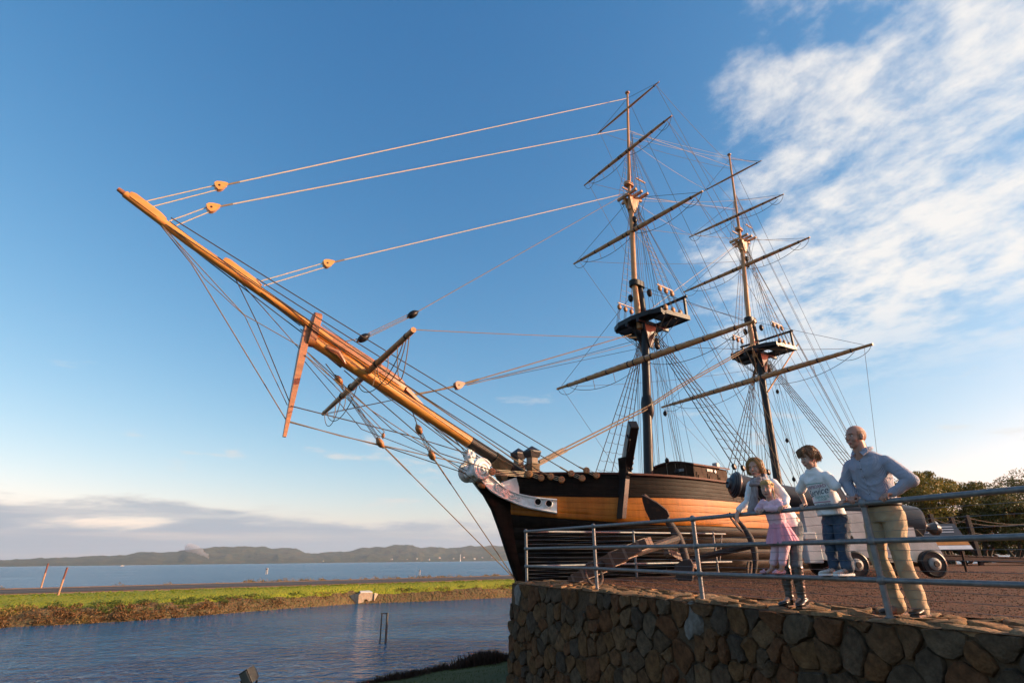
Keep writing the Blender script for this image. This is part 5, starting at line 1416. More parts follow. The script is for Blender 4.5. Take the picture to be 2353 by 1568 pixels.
def place_anchor(o, crown, shank_dir, stock_dir, sc=1.0):
    x = -Vector(shank_dir).normalized(); y = Vector(stock_dir); y = (y - x * x.dot(y)).normalized(); z = x.cross(y)
    if z.z < 0: y, z = -y, -z
    o.matrix_world = Matrix.Translation(crown) @ Matrix((x, y, z)).transposed().to_4x4() @ Matrix.Scale(sc, 4)
place_anchor(anc, Vector((3.77, 13.4, 0.97)), (-2.0, -1.35, -0.52), (1.47, -2.0, 0.77))
anc2 = copy_tree(anc); anc2['label'] = 'second iron anchor lying behind the woman and the girl'
place_anchor(anc2, Vector((6.35, 15.6, 0.86)), (-1.4, 1.0, -0.35), (1.2, 1.9, -0.55), 0.86)
# ---- the gun
gun = empty('cannon', (8.6, 14.1, 0.09)); tag(gun, 'long black muzzle-loading cannon on a white wheeled carriage behind the family', 'cannon')
G = lambda x, y, z: Vector((x - 8.6, y - 14.1, z - 0.09))
GX = lambda x: 6.8 + (x - 7.3) * 0.845
M['hubgrey'] = mat('hub_grey', (0.30, 0.29, 0.27), (0.20, 0.19, 0.18), 20, 0.55, 0.3, 60)
M['gangred'] = mat('dark_red_timber', (0.06, 0.022, 0.014), (0.04, 0.016, 0.011), 8, 0.7, 0.3, 40)
M['carriage'] = mat('white_carriage_paint', (0.50, 0.50, 0.50), (0.36, 0.36, 0.35), 3, 0.6, 0.25, 25)
M['muzzle'] = mat('blue_black_paint', (0.016, 0.019, 0.027), (0.026, 0.030, 0.040), 6, 0.38, 0.1, 40)
mz, br_ = G(5.45, 14.1, 2.27), G(9.55, 14.1, 1.30)
ax = (br_ - mz).normalized(); GL = (br_ - mz).length
mb = MB(); mb.lathe([(0.14, 0.255), (0.16, 0.275), (0.45, 0.262), (1.1, 0.245), (2.2, 0.285), (2.22, 0.305), (2.32, 0.305), (2.34, 0.315), (3.3, 0.365), (3.32, 0.385), (3.42, 0.385), (3.44, 0.39), (4.25, 0.405), (4.3, 0.42), (4.4, 0.42), (4.44, 0.36), (4.55, 0.22), (4.60, 0.11)], mz, ax, 40); barrel = mb.build('barrel', M['guniron'], gun)
mb = MB(); mb.lathe([(-0.10, 0.05), (-0.09, 0.13), (-0.03, 0.15), (-0.02, 0.20), (0.0, 0.245), (0.03, 0.25), (0.035, 0.285), (0.07, 0.29), (0.075, 0.32), (0.12, 0.325), (0.14, 0.31), (0.17, 0.28)], mz, ax, 40); mb.build('muzzle', M['muzzle'], barrel)
mb = MB(); mb.lathe([(-0.14, 0.01), (-0.13, 0.028), (-0.10, 0.03)], mz, ax, 12); mb.build('muzzle_plug', M['iron'], barrel)
mb = MB(); e_ = mz + ax * 4.62; mb.lathe([(0, 0.10), (0.06, 0.08), (0.14, 0.10), (0.24, 0.15), (0.34, 0.13), (0.42, 0.04)], e_, ax, 20); mb.build('cascabel', M['guniron'], barrel)
mb = MB(); tpos = mz + ax * 3.1; mb.tube([tpos + Vector((0, -0.62, 0)), tpos + Vector((0, 0.62, 0))], 0.11, 16); mb.build('trunnion', M['guniron'], barrel)
side_prof = [(7.3, 0.52), (7.3, 1.58), (8.9, 1.53), (9.55, 1.42), (9.55, 1.18), (10.25, 1.16), (10.25, 0.93), (10.72, 0.91), (10.90, 0.42), (10.2, 0.40), (9.3, 0.52), (8.6, 0.52), (7.9, 0.46)]
for y0 in (13.50, 14.52):
    mb = MB(); mb.prism([G(GX(x), y0, z) for x, z in side_prof], (0, 0.18, 0)); mb.build('cheek', M['carriage'], gun, smooth=False)
    mb = MB(); mb.bbox(G(GX(7.38), y0 + 0.09, 0.62), (0.34, 0.26, 0.42), 0.02); mb.build('axle_block', M['carriage'], gun, smooth=False)
    mb = MB(); mb.bbox(G(GX(7.34), y0 + 0.09, 1.0), (0.30, 0.25, 0.16), 0.02); mb.build('front_step', M['carriage'], gun, smooth=False)
for x in (GX(7.55), GX(10.0)): 
    mb = MB(); mb.bbox(G(x, 14.1, 0.66), (0.26, 1.0, 0.3), 0.02); mb.build('transom_beam', M['carriage'], gun, smooth=False)
for x in (7.66, 9.40):
    mb = MB(); mb.tube([G(x, 13.2, 0.375), G(x, 15.0, 0.375)], 0.06, 12); mb.build('axle', M['iron'], gun)
    for y, s_ in ((13.36, -1), (14.84, 1)):
        mb = MB(); mb.lathe([(-0.085, 0.18), (-0.08, 0.265), (-0.065, 0.285), (0.065, 0.285), (0.08, 0.265), (0.085, 0.25), (0.07, 0.235), (0.07, 0.15)], G(x, y, 0.375), (0, s_, 0), 36); wh = mb.build('wheel', M['blackpaint'], gun)
        mb = MB(); mb.lathe([(0.06, 0.135), (0.10, 0.13), (0.11, 0.105), (0.12, 0.095), (0.13, 0.04), (0.15, 0.035)], G(x, y, 0.375), (0, s_, 0), 28); mb.build('hub', M['hubgrey'], wh)
mb = MB(); mb.lathe([(0, 0.02), (0.03, 0.05), (0.07, 0.055), (0.10, 0.03)], G(7.75, 13.5, 0.95), (0, -1, 0), 14); mb.build('eye_bolt', M['blackpaint'], gun)
mb = MB(); mb.tube([G(9.3, 13.44, 1.12), G(9.4, 13.40, 0.95), G(9.55, 13.42, 0.84)], 0.012, 6); mb.build('lanyard', M['rope'], gun)

# ---- information board
sgn_ = empty('information_board', (at_y(2178, 1280, 16.5).x, 16.5, 0.0), rad(-8)); tag(sgn_, 'low sloping information board in dark blue, orange and white beyond the cannon', 'sign')
M['signdark'] = mat('sign_navy', (0.028, 0.036, 0.055), rough=0.35); M['signor'] = mat('sign_orange', (0.52, 0.20, 0.03), rough=0.4); M['signwh'] = mat('sign_white', (0.72, 0.72, 0.72), rough=0.4); M['print'] = mat('pale_print', (0.55, 0.57, 0.62), rough=0.5)
Rt = Matrix.Rotation(rad(-38), 3, 'X')
def sbox(nm, cy, h, w, t, m, dy=0.0, cx=0.0, parent=None):
    mb = MB(); mb.box(Rt @ Vector((cx, -dy, cy)) + Vector((0, 0, 1.03)), (w, t, h), Rt); return mb.build(nm, m, parent or sgn_, smooth=False)
pn = sbox('panel', 0, 0.92, 1.12, 0.03, M['blackpaint'])
sbox('navy_field', 0.19, 0.50, 1.08, 0.01, M['signdark'], 0.022, parent=pn); sbox('orange_field', -0.18, 0.22, 1.08, 0.01, M['signor'], 0.022, parent=pn); sbox('white_field', -0.37, 0.13, 1.08, 0.01, M['signwh'], 0.022, parent=pn)
for k, w in enumerate((0.62, 0.58, 0.5)): sbox('print_line', 0.33 - 0.09 * k, 0.025, w, 0.006, M['print'], 0.031, 0.12, parent=pn)
mb = MB(); c = Rt @ Vector((-0.36, -0.034, 0.22)) + Vector((0, 0, 1.03)); mb.tube([c + Rt @ Vector((0.11 * math.cos(a), 0, 0.11 * math.sin(a))) for a in np.linspace(0, 2 * math.pi, 25)], 0.008, 5, caps=False); mb.build('print_emblem', M['print'], pn)
for x in (-0.42, 0.42):
    mb = MB(); mb.tube([(x, 0.12, 0), (x, 0.02, 0.98)], 0.03, 8); mb.build('leg', M['blackpaint'], sgn_)

# ---- gangway with posts and hand ropes on the yard
M['postdark'] = mat('tarred_post', (0.022, 0.017, 0.014), (0.015, 0.012, 0.01), 8, 0.7, 0.3, 30)
gw = empty('gangway', (0, 0, 0)); gwx = [at_y(q, 1270, 26).x for q in (2098, 2161, 2246)]
gw.location = (gwx[0], 26, 0); tag(gw, 'timber gangway with dark posts and rope handrails in front of the trees', 'gangway')
gz = lambda x: 0.62 - 0.045 * (x - gwx[0])
tops = {0: [], 1: []}
for i, x in enumerate(gwx + [gwx[2] + 4.2]):
    for j, dy_ in enumerate((0.0, 1.1)):
        xx = x + j * 0.12 - gwx[0]; mb = MB(); h = 2.35 - 0.06 * i; mb.bbox((xx, dy_, h / 2), (0.17, 0.17, h), 0.012); mb.build('post', M['postdark'], gw, smooth=False); tops[j].append(Vector((xx, dy_, h)))
mb = MB(); x0, x1 = -1.5, gwx[2] - gwx[0] + 6.5
for i in range(34):
    t = (i + 0.5) / 34; x = lerp(x0, x1, t); w = (x1 - x0) / 34
    q = MB(); q.bbox((x, 0.55, gz(x + gwx[0])), (w * 0.93, 1.3, 0.05), 0.006, Matrix.Rotation(rad(2.6), 3, 'Y')); q.build('plank', M['gangred'], gw, smooth=False)
for dy_ in (-0.1, 1.2):
    mb = MB(); mb.tube([(x0, dy_, gz(x0 + gwx[0]) - 0.12), (x1, dy_, gz(x1 + gwx[0]) - 0.12)], 0.10, 4, rot=0.5); mb.build('beam', M['gangred'], gw, smooth=False)
for j in (0, 1):
    for a, b in zip(tops[j], tops[j][1:]):
        for dz_, sg in ((-0.12, 0.28), (-0.75, 0.22)):
            mb = MB(); mb.tube([a.lerp(b, t) + Vector((0, 0, dz_ - sg * 4 * t * (1 - t))) for t in np.linspace(0, 1, 11)], 0.02, 5); mb.build('hand_rope', M['rope'], gw)
# ================================================================ TREES
def leaf_cloud(n_clump, spread, clump_r, leaves, leaf, seed, flat=0.5, center=(0, 0, 0), shape=None):
    """many small leaf faces grouped in clumps through a crown's volume; returns verts, faces, clump centres"""
    rs = np.random.RandomState(seed); cs = []
    tries = 0
    while len(cs) < n_clump and tries < 5000:
        tries += 1
        v = rs.uniform(-1, 1, 3)
        if v @ v > 1 or v[2] < -0.55: continue
        if v @ v < 0.12: continue
        cs.append(v * np.array(spread) + np.array(center))
    vs, fs = [], []
    for c in cs:
        cr = clump_r * rs.uniform(0.6, 1.25)
        d = rs.normal(size=(leaves, 3)); d /= np.linalg.norm(d, axis=1)[:, None]
        rr = cr * rs.uniform(0.35, 1.0, leaves) ** 0.6
        p = c + d * rr[:, None] * np.array([1, 1, flat])
        a = rs.normal(size=(leaves, 3)); a /= np.linalg.norm(a, axis=1)[:, None]
        b = np.cross(a, d + 0.3 * rs.normal(size=(leaves, 3))); b /= np.linalg.norm(b, axis=1)[:, None] + 1e-9
        l = leaf * rs.uniform(0.6, 1.3, leaves)[:, None]
        o = len(vs)
        q = np.stack([p - a * l, p + b * l * 0.42, p + a * l, p - b * l * 0.42], 1).reshape(-1, 3)
        vs.extend(map(tuple, q)); fs.extend((o + 4 * i, o + 4 * i + 1, o + 4 * i + 2, o + 4 * i + 3) for i in range(leaves))
    return vs, fs, cs
def leaf_mat(name, c1, c2):
    m = bpy.data.materials.new(name); m.use_nodes = True; nt = m.node_tree; b = nt.nodes['Principled BSDF']; L = nt.links.new
    b.inputs['Roughness'].default_value = 0.6; b.inputs['Specular IOR Level'].default_value = 0.3
    g = nt.nodes.new('ShaderNodeNewGeometry'); r = nt.nodes.new('ShaderNodeValToRGB'); L(g.outputs['Random Per Island'], r.inputs[0])
    r.color_ramp.elements[0].color, r.color_ramp.elements[1].color = (*c1, 1), (*c2, 1); L(r.outputs[0], b.inputs['Base Color'])
    tr = nt.nodes.new('ShaderNodeBsdfTranslucent'); L(r.outputs[0], tr.inputs['Color']); mx = nt.nodes.new('ShaderNodeMixShader'); mx.inputs[0].default_value = 0.28
    L(b.outputs[0], mx.inputs[1]); L(tr.outputs[0], mx.inputs[2]); L(mx.outputs[0], nt.nodes['Material Output'].inputs['Surface'])
    return m
M['leaf_olive'] = leaf_mat('olive_leaves', (0.090, 0.085, 0.014), (0.215, 0.165, 0.026)); M['leaf_dark'] = leaf_mat('dark_leaves', (0.040, 0.046, 0.010), (0.120, 0.105, 0.018))
M['bark'] = mat('bark', (0.075, 0.052, 0.036), (0.045, 0.032, 0.024), 8, 0.9, 0.6, 30)
def tree(name, label, base, h, spread, seed, leafm, trunks=3, n_clump=34, leaves=230, lean=0.3, crown_lo=0.55):
    root = empty(name, base); tag(root, label, 'tree', 'trees behind the yard')
    rs = random.Random(seed); cz = h * (1 + crown_lo) / 2 * 0.92
    vs, fs, cs = leaf_cloud(n_clump, spread, min(spread[0], spread[2] * 1.4) * 0.34, int(leaves * 2.1), 0.085, seed, 0.55, (0, 0, cz))
    mb = MB(); mb.v, mb.f, mb.mi = vs, fs, [0] * len(fs)
    me = bpy.data.meshes.new('crown'); me.from_pydata(vs, [], fs); me.materials.append(leafm); o = link('crown', me, root)
    for k in range(trunks):
        a = 2 * math.pi * k / trunks + rs.uniform(-0.5, 0.5); top = Vector((math.cos(a) * spread[0] * 0.35, math.sin(a) * spread[1] * 0.35, cz - spread[2] * 0.25))
        b0 = Vector((rs.uniform(-0.2, 0.2), rs.uniform(-0.2, 0.2), -0.1)); mid = b0.lerp(top, 0.5) + Vector((rs.uniform(-lean, lean), rs.uniform(-lean, lean), 0))
        mb = MB(); mb.tube([b0, b0.lerp(mid, 0.5) + Vector((rs.uniform(-.1, .1), 0, 0)), mid, top], [0.15, 0.12, 0.10, 0.05], 8); mb.build('trunk', M['bark'], root)
        near = sorted(cs, key=lambda c: (Vector(c) - top).length)[:6]
        for c in near:
            mb = MB(); s0 = mid.lerp(top, rs.uniform(0.2, 0.95)); mb.tube([s0, s0.lerp(Vector(c), 0.5) + Vector((0, 0, -0.15)), Vector(c)], [0.05, 0.035, 0.012], 5); mb.build('limb', M['bark'], root)
    return root
def tb(px_, Y): q = at_y(px_, 1275, Y); return (q.x, Y, -0.1)
tree('gum_tree', 'olive gum tree with open crown just right of the man', tb(2118, 40), 5.9, (3.0, 2.4, 1.9), 1, M['leaf_olive'], 3, 36)
tree('gum_tree', 'tallest gum tree, its feathery top above the top rail', tb(2178, 44), 6.7, (3.0, 2.4, 2.1), 2, M['leaf_olive'], 3, 34)
tree('spreading_tree', 'dense dark-olive tree with a long sloping crown above the gangway', tb(2262, 42), 4.9, (4.6, 3.0, 1.9), 3, M['leaf_dark'], 4, 50, 260)
tree('spreading_tree', 'low dense tree sloping down behind the end of the gangway', tb(2335, 40), 3.9, (3.4, 2.8, 1.8), 4, M['leaf_dark'], 3, 40, 240, crown_lo=0.35)
tree('dark_tree', 'dark round tree at the far right edge of the picture', tb(2385, 52), 7.0, (4.0, 3.2, 2.6), 5, M['leaf_dark'], 2, 44, 240)
tree('shrub_tree', 'small bushy tree low between the trunks beside the man', tb(2085, 46), 3.6, (3.6, 2.4, 1.5), 6, M['leaf_dark'], 2, 36, 220, crown_lo=0.1)
tree('shrub_tree', 'wide dark bush filling the gap under the sloping trees', tb(2300, 47), 3.2, (5.0, 2.4, 1.5), 12, M['leaf_dark'], 2, 44, 240, crown_lo=0.1)
tree('shrub_tree', 'small bushy tree low behind the information board', tb(2210, 50), 3.1, (4.2, 2.4, 1.5), 8, M['leaf_dark'], 2, 36, 220, crown_lo=0.1)

# ================================================================ POND AND FAR BANK
M['postwood'] = mat('grey_post_wood', (0.12, 0.10, 0.085), (0.07, 0.058, 0.05), 8, 0.85, 0.4, 30)
pp = empty('pond_posts', at_z(876, 1491, Z_WATER - 0.3)); tag(pp, 'pair of old timber posts joined by a bar standing in the pond', 'timber posts')
b = at_z(876, 1491, Z_WATER)
h_ = 1.45
for dx_, r_ in ((-0.07, 0.035), (0.13, 0.06)):
    mb = MB(); mb.tube([(dx_ * 1.5, 0, 0), (dx_ * 1.5, 0, h_ + 0.3)], r_, 8); mb.build('post', M['postwood'], pp)
mb = MB(); mb.box((0.045, 0, h_ + 0.26), (0.42, 0.05, 0.06)); mb.build('crossbar', M['postwood'], pp, smooth=False)
# floodlight on a short post on the near grass
fp = at_y(573, 1556, 6.2); gzz = ground_z(fp.x, fp.y)
fl = empty('floodlight', (fp.x, fp.y, gzz)); tag(fl, 'small square black floodlight sticking up at the bottom edge', 'floodlight')
hz = fp.z - gzz + 0.0
mb = MB(); mb.tube([(0, 0, 0), (0, 0, hz - 0.1)], 0.025, 8); mb.build('pole', M['blackpaint'], fl)
Mx = Euler((rad(20), rad(-24), rad(-35))).to_matrix()
mb = MB(); mb.loft([[Mx @ Vector((x * k, y, z * k)) + Vector((0, 0, hz + 0.02)) for x, z in ((-1, -1), (1, -1), (1, 1), (-1, 1))] for k, y in ((0.035, 0.06), (0.062, 0.03), (0.068, -0.04), (0.068, -0.05))]); mb.build('housing', M['blackpaint'], fl, smooth=False)
M['glass'] = mat('lamp_glass', (0.10, 0.11, 0.12), rough=0.08, spec=0.8)
mb = MB(); mb.box(Mx @ Vector((0, -0.0545, 0)) + Vector((0, 0, hz + 0.02)), (0.115, 0.006, 0.115), Mx); mb.build('lens', M['glass'], fl, smooth=False)
mb = MB(); mb.tube([(-0.08, 0, hz - 0.02), (-0.05, 0, hz - 0.09), (0.05, 0, hz - 0.09), (0.08, 0, hz - 0.02)], 0.009, 6); mb.build('bracket', M['blackpaint'], fl)
# striped marker posts along the road
M['mkwhite'] = mat('marker_white', (0.62, 0.60, 0.55), rough=0.6); M['mkred'] = mat('marker_red', (0.15, 0.045, 0.03), rough=0.6); M['mkpale'] = mat('faded_marker', (0.36, 0.20, 0.12), rough=0.7)
for (pt, pb_, Y, lab) in (((111, 1293), (96, 1342), 60, 'farther leaning red and white marker post by the road'), ((155, 1302), (134, 1363), 50, 'nearer leaning red and white marker post on the road verge')):
    b0, t0 = at_y(*pb_, Y), at_y(*pt, Y); r0 = empty('marker_post', b0); tag(r0, lab, 'marker post', 'marker posts by the road'); v = t0 - b0
    mb = MB(); mb.tube([(0, 0, -0.3), v * 0.55], 0.075, 8); mb.build('lower_shaft', M['mkpale'], r0)
    mb = MB(); mb.tube([v * 0.55, v], 0.076, 8); mb.build('upper_shaft', M['mkred'], r0)
for (pt, pb_, Y, lab) in (((613, 1304), (613, 1318), 93, 'short white guide post left of centre on the far road edge'), ((964, 1308), (964, 1320), 112, 'short white guide post on the far road edge near the ship')):
    b0, t0 = at_y(*pb_, Y), at_y(*pt, Y); r0 = empty('guide_post', b0); tag(r0, lab, 'guide post', 'guide posts on the far road edge'); v = t0 - b0
    mb = MB(); mb.box(v * 0.5, (0.3, 0.1, v.length)); mb.build('panel', M['mkwhite'], r0, smooth=False); mb = MB(); mb.box(v * 0.85, (0.32, 0.12, v.length * 0.12)); mb.build('reflector', M['mkred'], r0, smooth=False)
# culvert headwall in the far bank
M['concrete'] = mat('concrete', (0.40, 0.31, 0.22), (0.27, 0.20, 0.14), 3, 0.85, 0.4, 20)
ca_, cb_ = at_z(806, 1385.9, Z_WATER), at_z(868, 1383.0, Z_WATER)
cu = empty('culvert', ((ca_.x + cb_.x) / 2, (ca_.y + cb_.y) / 2, Z_WATER)); cu.scale = (0.66, 0.66, 0.66); tag(cu, 'concrete culvert headwall with round pipe mouth in the far bank', 'culvert')
d = (cb_ - ca_); d.z = 0; W_ = d.length; d.normalize(); nn = Vector((d.y, -d.x, 0))
if nn.y > 0: nn = -nn
mb = MB(); seg_ = 20; hole = [(0.34 * math.cos(a), 0.28 + 0.34 * math.sin(a)) for a in np.linspace(0, 2 * math.pi, seg_, endpoint=False)]
outer = []
for a in np.linspace(0, 2 * math.pi, seg_, endpoint=False):
    x, z = math.cos(a), math.sin(a); k = min(1.25 / max(abs(x), 1e-6), (1.25 if z > 0 else 0.9) / max(abs(z), 1e-6)); outer.append((x * k, 0.28 + z * k))
f3 = lambda x, z, o: d * x + Vector((0, 0, z)) + nn * o
V_ = [f3(x, z, 0.6) for x, z in hole] + [f3(x, z, 0.6) for x, z in outer] + [f3(x, z, -1.2) for x, z in hole] + [f3(x, z, -0.3) for x, z in outer]
F_ = []
for i in range(seg_):
    j = (i + 1) % seg_; F_ += [(i, j, seg_ + j, seg_ + i), (i, j, 2 * seg_ + j, 2 * seg_ + i), (seg_ + i, seg_ + j, 3 * seg_ + j, 3 * seg_ + i)]
mb.add(V_, F_); mb.build('headwall', M['concrete'], cu, smooth=False)
for s_ in (-1, 1):
    mb = MB(); mb.prism([f3(s_ * 1.25, -0.5, 0.6), f3(s_ * 1.25, 1.5, 0.55), f3(s_ * 2.6, 1.15, -0.6), f3(s_ * 2.9, -0.5, -0.7)], nn * 0.22); mb.build('wing_wall', M['concrete'], cu, smooth=False)
mb = MB(); mb.prism([f3(-0.9, 1.5, 0.5), f3(1.0, 1.5, 0.5), f3(0.9, 1.75, -1.6), f3(-0.6, 1.75, -1.6)], (0, 0, 0.12)); mb.build('apron', M['mkwhite'], cu, smooth=False)
# scrub on the far bank
def scatter_tufts(name, label, cat, pts, r, leaves, leaf, seed, m, flat=0.7):
    rs = np.random.RandomState(seed); vs, fs = [], []
    for (x, y, z, k) in pts:
        d = rs.normal(size=(leaves, 3)); d[:, 2] = np.abs(d[:, 2]); d /= np.linalg.norm(d, axis=1)[:, None]
        p = np.array([x, y, z]) + d * (r * k * rs.uniform(0.4, 1, leaves))[:, None] * np.array([1, 1, flat])
        a = rs.normal(size=(leaves, 3)) + d; a /= np.linalg.norm(a, axis=1)[:, None]; b = np.cross(a, rs.normal(size=(leaves, 3))); b /= np.linalg.norm(b, axis=1)[:, None]
        l = leaf * rs.uniform(0.5, 1.4, leaves)[:, None]; o = len(vs)
        q = np.stack([p - a * l, p + b * l * 0.5, p + a * l], 1).reshape(-1, 3); vs.extend(map(tuple, q)); fs.extend((o + 3 * i, o + 3 * i + 1, o + 3 * i + 2) for i in range(leaves))
    me = bpy.data.meshes.new(name); me.from_pydata(vs, [], fs); me.materials.append(m); o = link(name, me); tag(o, label, cat, kind='stuff'); return o
M['scrub_br'] = leaf_mat('brown_heath', (0.10, 0.048, 0.018), (0.22, 0.120, 0.042)); M['scrub_gr'] = leaf_mat('green_heath', (0.06, 0.09, 0.016), (0.13, 0.16, 0.03)); M['scrub_gold'] = leaf_mat('golden_heath', (0.15, 0.10, 0.03), (0.26, 0.17, 0.05))
rs = np.random.RandomState(3); pb_, pg_, po_ = [], [], []
for i in range(1500):
    t = rs.uniform(-40, 62); j = rs.uniform(0, 1) ** 1.3 * 0.50; e = edge_at(t) - NX * 0.4; q = AX * t + NX * (ROAD_C - 0.2); p = e.lerp(q, j * 0.8)
    if abs((Vector((p.x, p.y)) - Vector((cu.location.x, cu.location.y))).dot(Vector((d.x, d.y)))) < 1.6 and j < 0.55: continue
    k = j * 0.8; z = lerp(Z_WATER - 0.1, ROAD_Z, 1 - (1 - k) ** 2.2); s_ = fbm(p.x * 0.2, p.y * 0.2, 4)
    (pg_ if ((s_ > 0.10 and j > 0.22) or j > 0.40) else (po_ if s_ < -0.25 else pb_)).append((p.x, p.y, z, rs.uniform(0.5, 1.25) * (0.75 if j > 0.4 else 1.0)))
scatter_tufts('scrub', 'brown heath scrub along the water edge of the far bank', 'scrub', pb_, 0.62, 44, 0.12, 1, M['scrub_br'])
scatter_tufts('scrub', 'green low scrub on the upper slope of the far bank', 'scrub', pg_, 0.55, 44, 0.11, 2, M['scrub_gr'])
scatter_tufts('scrub', 'golden dry scrub patches on the far bank', 'scrub', po_, 0.58, 44, 0.11, 4, M['scrub_gold'])
pv = []
for i in range(130):
    t = rs.uniform(-60, 100) if i < 60 else rs.uniform(10, 60); o_ = rs.uniform(17.5, 21); p = AX * t + NX * (ROAD_C + o_); pv.append((p.x, p.y, ROAD_Z - 0.1, rs.uniform(0.4, 1.3)))
scatter_tufts('scrub', 'tufts of golden scrub between the road and the sea', 'scrub', pv, 0.6, 40, 0.12, 5, M['scrub_gold'])
pv = []
for i in range(2600):
    t = rs.uniform(-45, 70); j = rs.uniform(0.45, 0.98); e = edge_at(t) - NX * 0.4; q = AX * t + NX * (ROAD_C - 0.3); p = e.lerp(q, j); z = lerp(Z_WATER - 0.5, ROAD_Z, min(1, (1 - (1 - j) ** 2.2))); pv.append((p.x, p.y, z, rs.uniform(0.5, 1.2)))
M['grass_tuft'] = leaf_mat('grass_blades', (0.12, 0.175, 0.012), (0.23, 0.265, 0.02)); scatter_tufts('grass', 'bright green grass along the road verge', 'grass', pv, 0.22, 26, 0.06, 6, M['grass_tuft'], 0.45)
# reeds at the near shore
M['reed'] = leaf_mat('dark_reeds', (0.030, 0.016, 0.012), (0.065, 0.034, 0.022)); rs = np.random.RandomState(9); vs, fs = [], []
for i in range(7000):
    t = rs.uniform(-1.0, 8.2); o_ = rs.normal() * 0.30 + 0.25 + 0.25 * math.sin(t * 1.7); p = SH_A + sh_d * t + sh_n * (o_ + 0.4)
    z = ground_z(p.x, p.y) - 0.05; h = rs.uniform(0.18, 0.46) * (1 + 0.40 * math.sin(t * 1.3 + 1)) * min(1, 0.35 + 0.2 * max(0, t)); l = rs.normal(size=2) * 0.16 * h; w = 0.008; a = rs.uniform(0, 6.28); o = len(vs)
    vs += [(p.x - w * math.cos(a), p.y - w * math.sin(a), z), (p.x + w * math.cos(a), p.y + w * math.sin(a), z), (p.x + l[0] * 0.4, p.y + l[1] * 0.4, z + h * 0.6), (p.x + l[0], p.y + l[1], z + h)]
    fs += [(o, o + 1, o + 2), (o, o + 2, o + 3)] if False else [(o, o + 1, o + 3), (o, o + 2, o + 3)]
me = bpy.data.meshes.new('reeds'); me.from_pydata(vs, [], fs); me.materials.append(M['reed']); tag(link('reeds', me), 'dark brown reeds at the near edge of the pond', 'reeds', kind='stuff')
# lawn blades on the near slope
vs, fs = [], []
for i in range(16000):
    x = rs.uniform(-9, 0.5); y = rs.uniform(9, 27); p = Vector((x, y))
    if (p - SH_A).dot(sh_n) < 0.3: continue
    z = ground_z(x, y) - 0.02; h = rs.uniform(0.03, 0.09); a = rs.uniform(0, 6.28); w = 0.008; l = rs.normal(size=2) * 0.03; o = len(vs)
    vs += [(x - w * math.cos(a), y - w * math.sin(a), z), (x + w * math.cos(a), y + w * math.sin(a), z), (x + l[0], y + l[1], z + h)]; fs.append((o, o + 1, o + 2))
M['lawnblade'] = leaf_mat('lawn_blades', (0.045, 0.060, 0.008), (0.085, 0.095, 0.014)); me = bpy.data.meshes.new('grass'); me.from_pydata(vs, [], fs); me.materials.append(M['lawnblade']); tag(link('grass', me), 'short dark lawn at the foot of the stone wall', 'grass', kind='stuff')

# ================================================================ ACROSS THE HARBOUR
M['housewall'] = mat('house_wall', (0.62, 0.58, 0.52), rough=0.7, rnd=0.2); M['houseroof'] = mat('house_roof', (0.36, 0.22, 0.17), rough=0.7, rnd=0.3)
rs = random.Random(21)
places = ['by the marina', 'on the low shore', 'among the trees', 'near the water', 'under the ridge', 'beside the point']
ORD = ['first', 'second', 'third', 'fourth', 'fifth', 'sixth', 'seventh', 'eighth', 'ninth', 'tenth', 'eleventh', 'twelfth', 'thirteenth', 'fourteenth', 'fifteenth', 'sixteenth', 'seventeenth', 'eighteenth', 'nineteenth', 'twentieth']
hx_list = [(610, 1286.5), (655, 1285), (672, 1286), (700, 1286), (735, 1285.5), (742, 1284.8), (770, 1284), (835, 1283), (858, 1282), (872, 1283), (900, 1280), (935, 1281), (958, 1279), (985, 1281), (1010, 1277), (1042, 1279), (1066, 1276), (1090, 1279), (1108, 1276), (1130, 1275)]
for i, (x, y) in enumerate(hx_list):
    D_ = HD * 0.885 + rs.uniform(0, 120); q = at_y(x, y + 3.0, D_); az_ = math.degrees(math.atan2(q.x, q.y)); r_ = math.hypot(q.x, q.y)
    w = rs.uniform(9, 16); root = empty('house', (q.x, q.y, q.z - 4), rs.uniform(-0.5, 0.5))
    tag(root, '%s tiny house from the ship along the far shore' % ORD[len(hx_list) - 1 - i], 'house', 'houses along the far shore')
    mb = MB(); mb.box((0, 0, 2), (w, 7, 7)); mb.build('wall', M['housewall'], root, smooth=False)
    mb = MB(); mb.prism([(-w / 2 - .5, -4, 5.4), (-w / 2 - .5, 4, 5.4), (-w / 2 - .5, 0, 7.6)], (w + 1, 0, 0)); mb.build('roof', M['houseroof'], root, smooth=False)
# marina: moored boats
for i, x in enumerate((567, 578, 592, 606, 618, 630, 637)):
    D_ = HD * 0.858; q = at_y(x, 1290, D_); root = empty('moored_boat', (q.x, q.y, Z_WATER), rs.uniform(-0.4, 0.4)); tag(root, '%s tiny white moored boat from the left in the far marina' % ORD[i], 'boat', 'boats in the far marina')
    mb = MB(); mb.loft([[(s * 9, w * 2.2, z) for w, z in ((-1, 3.2), (-0.7, 0), (0.7, 0), (1, 3.2))] if abs(s) < 0.9 else [(s * 9, w * 0.2, z) for w, z in ((-1, 3.6), (-0.7, 1), (0.7, 1), (1, 3.6))] for s in (-1, -0.6, 0.5, 1)]); mb.build('hull', M['mkwhite'], root, smooth=False)
    mb = MB(); mb.box((-1, 0, 4.2), (7, 3, 2.4)); mb.build('cabin', M['mkwhite'], root, smooth=False)
    if i in (1, 3, 5): 
        mb = MB(); mb.tube([(0, 0, 3), (0, 0, 22)], 0.45, 6); mb.build('mast', M['mkwhite'], root)
q = at_y(282, 1295, 1500); root = empty('motor_boat', (q.x, q.y, Z_WATER), 0.3); tag(root, 'small white motor boat alone on the open harbour', 'boat')
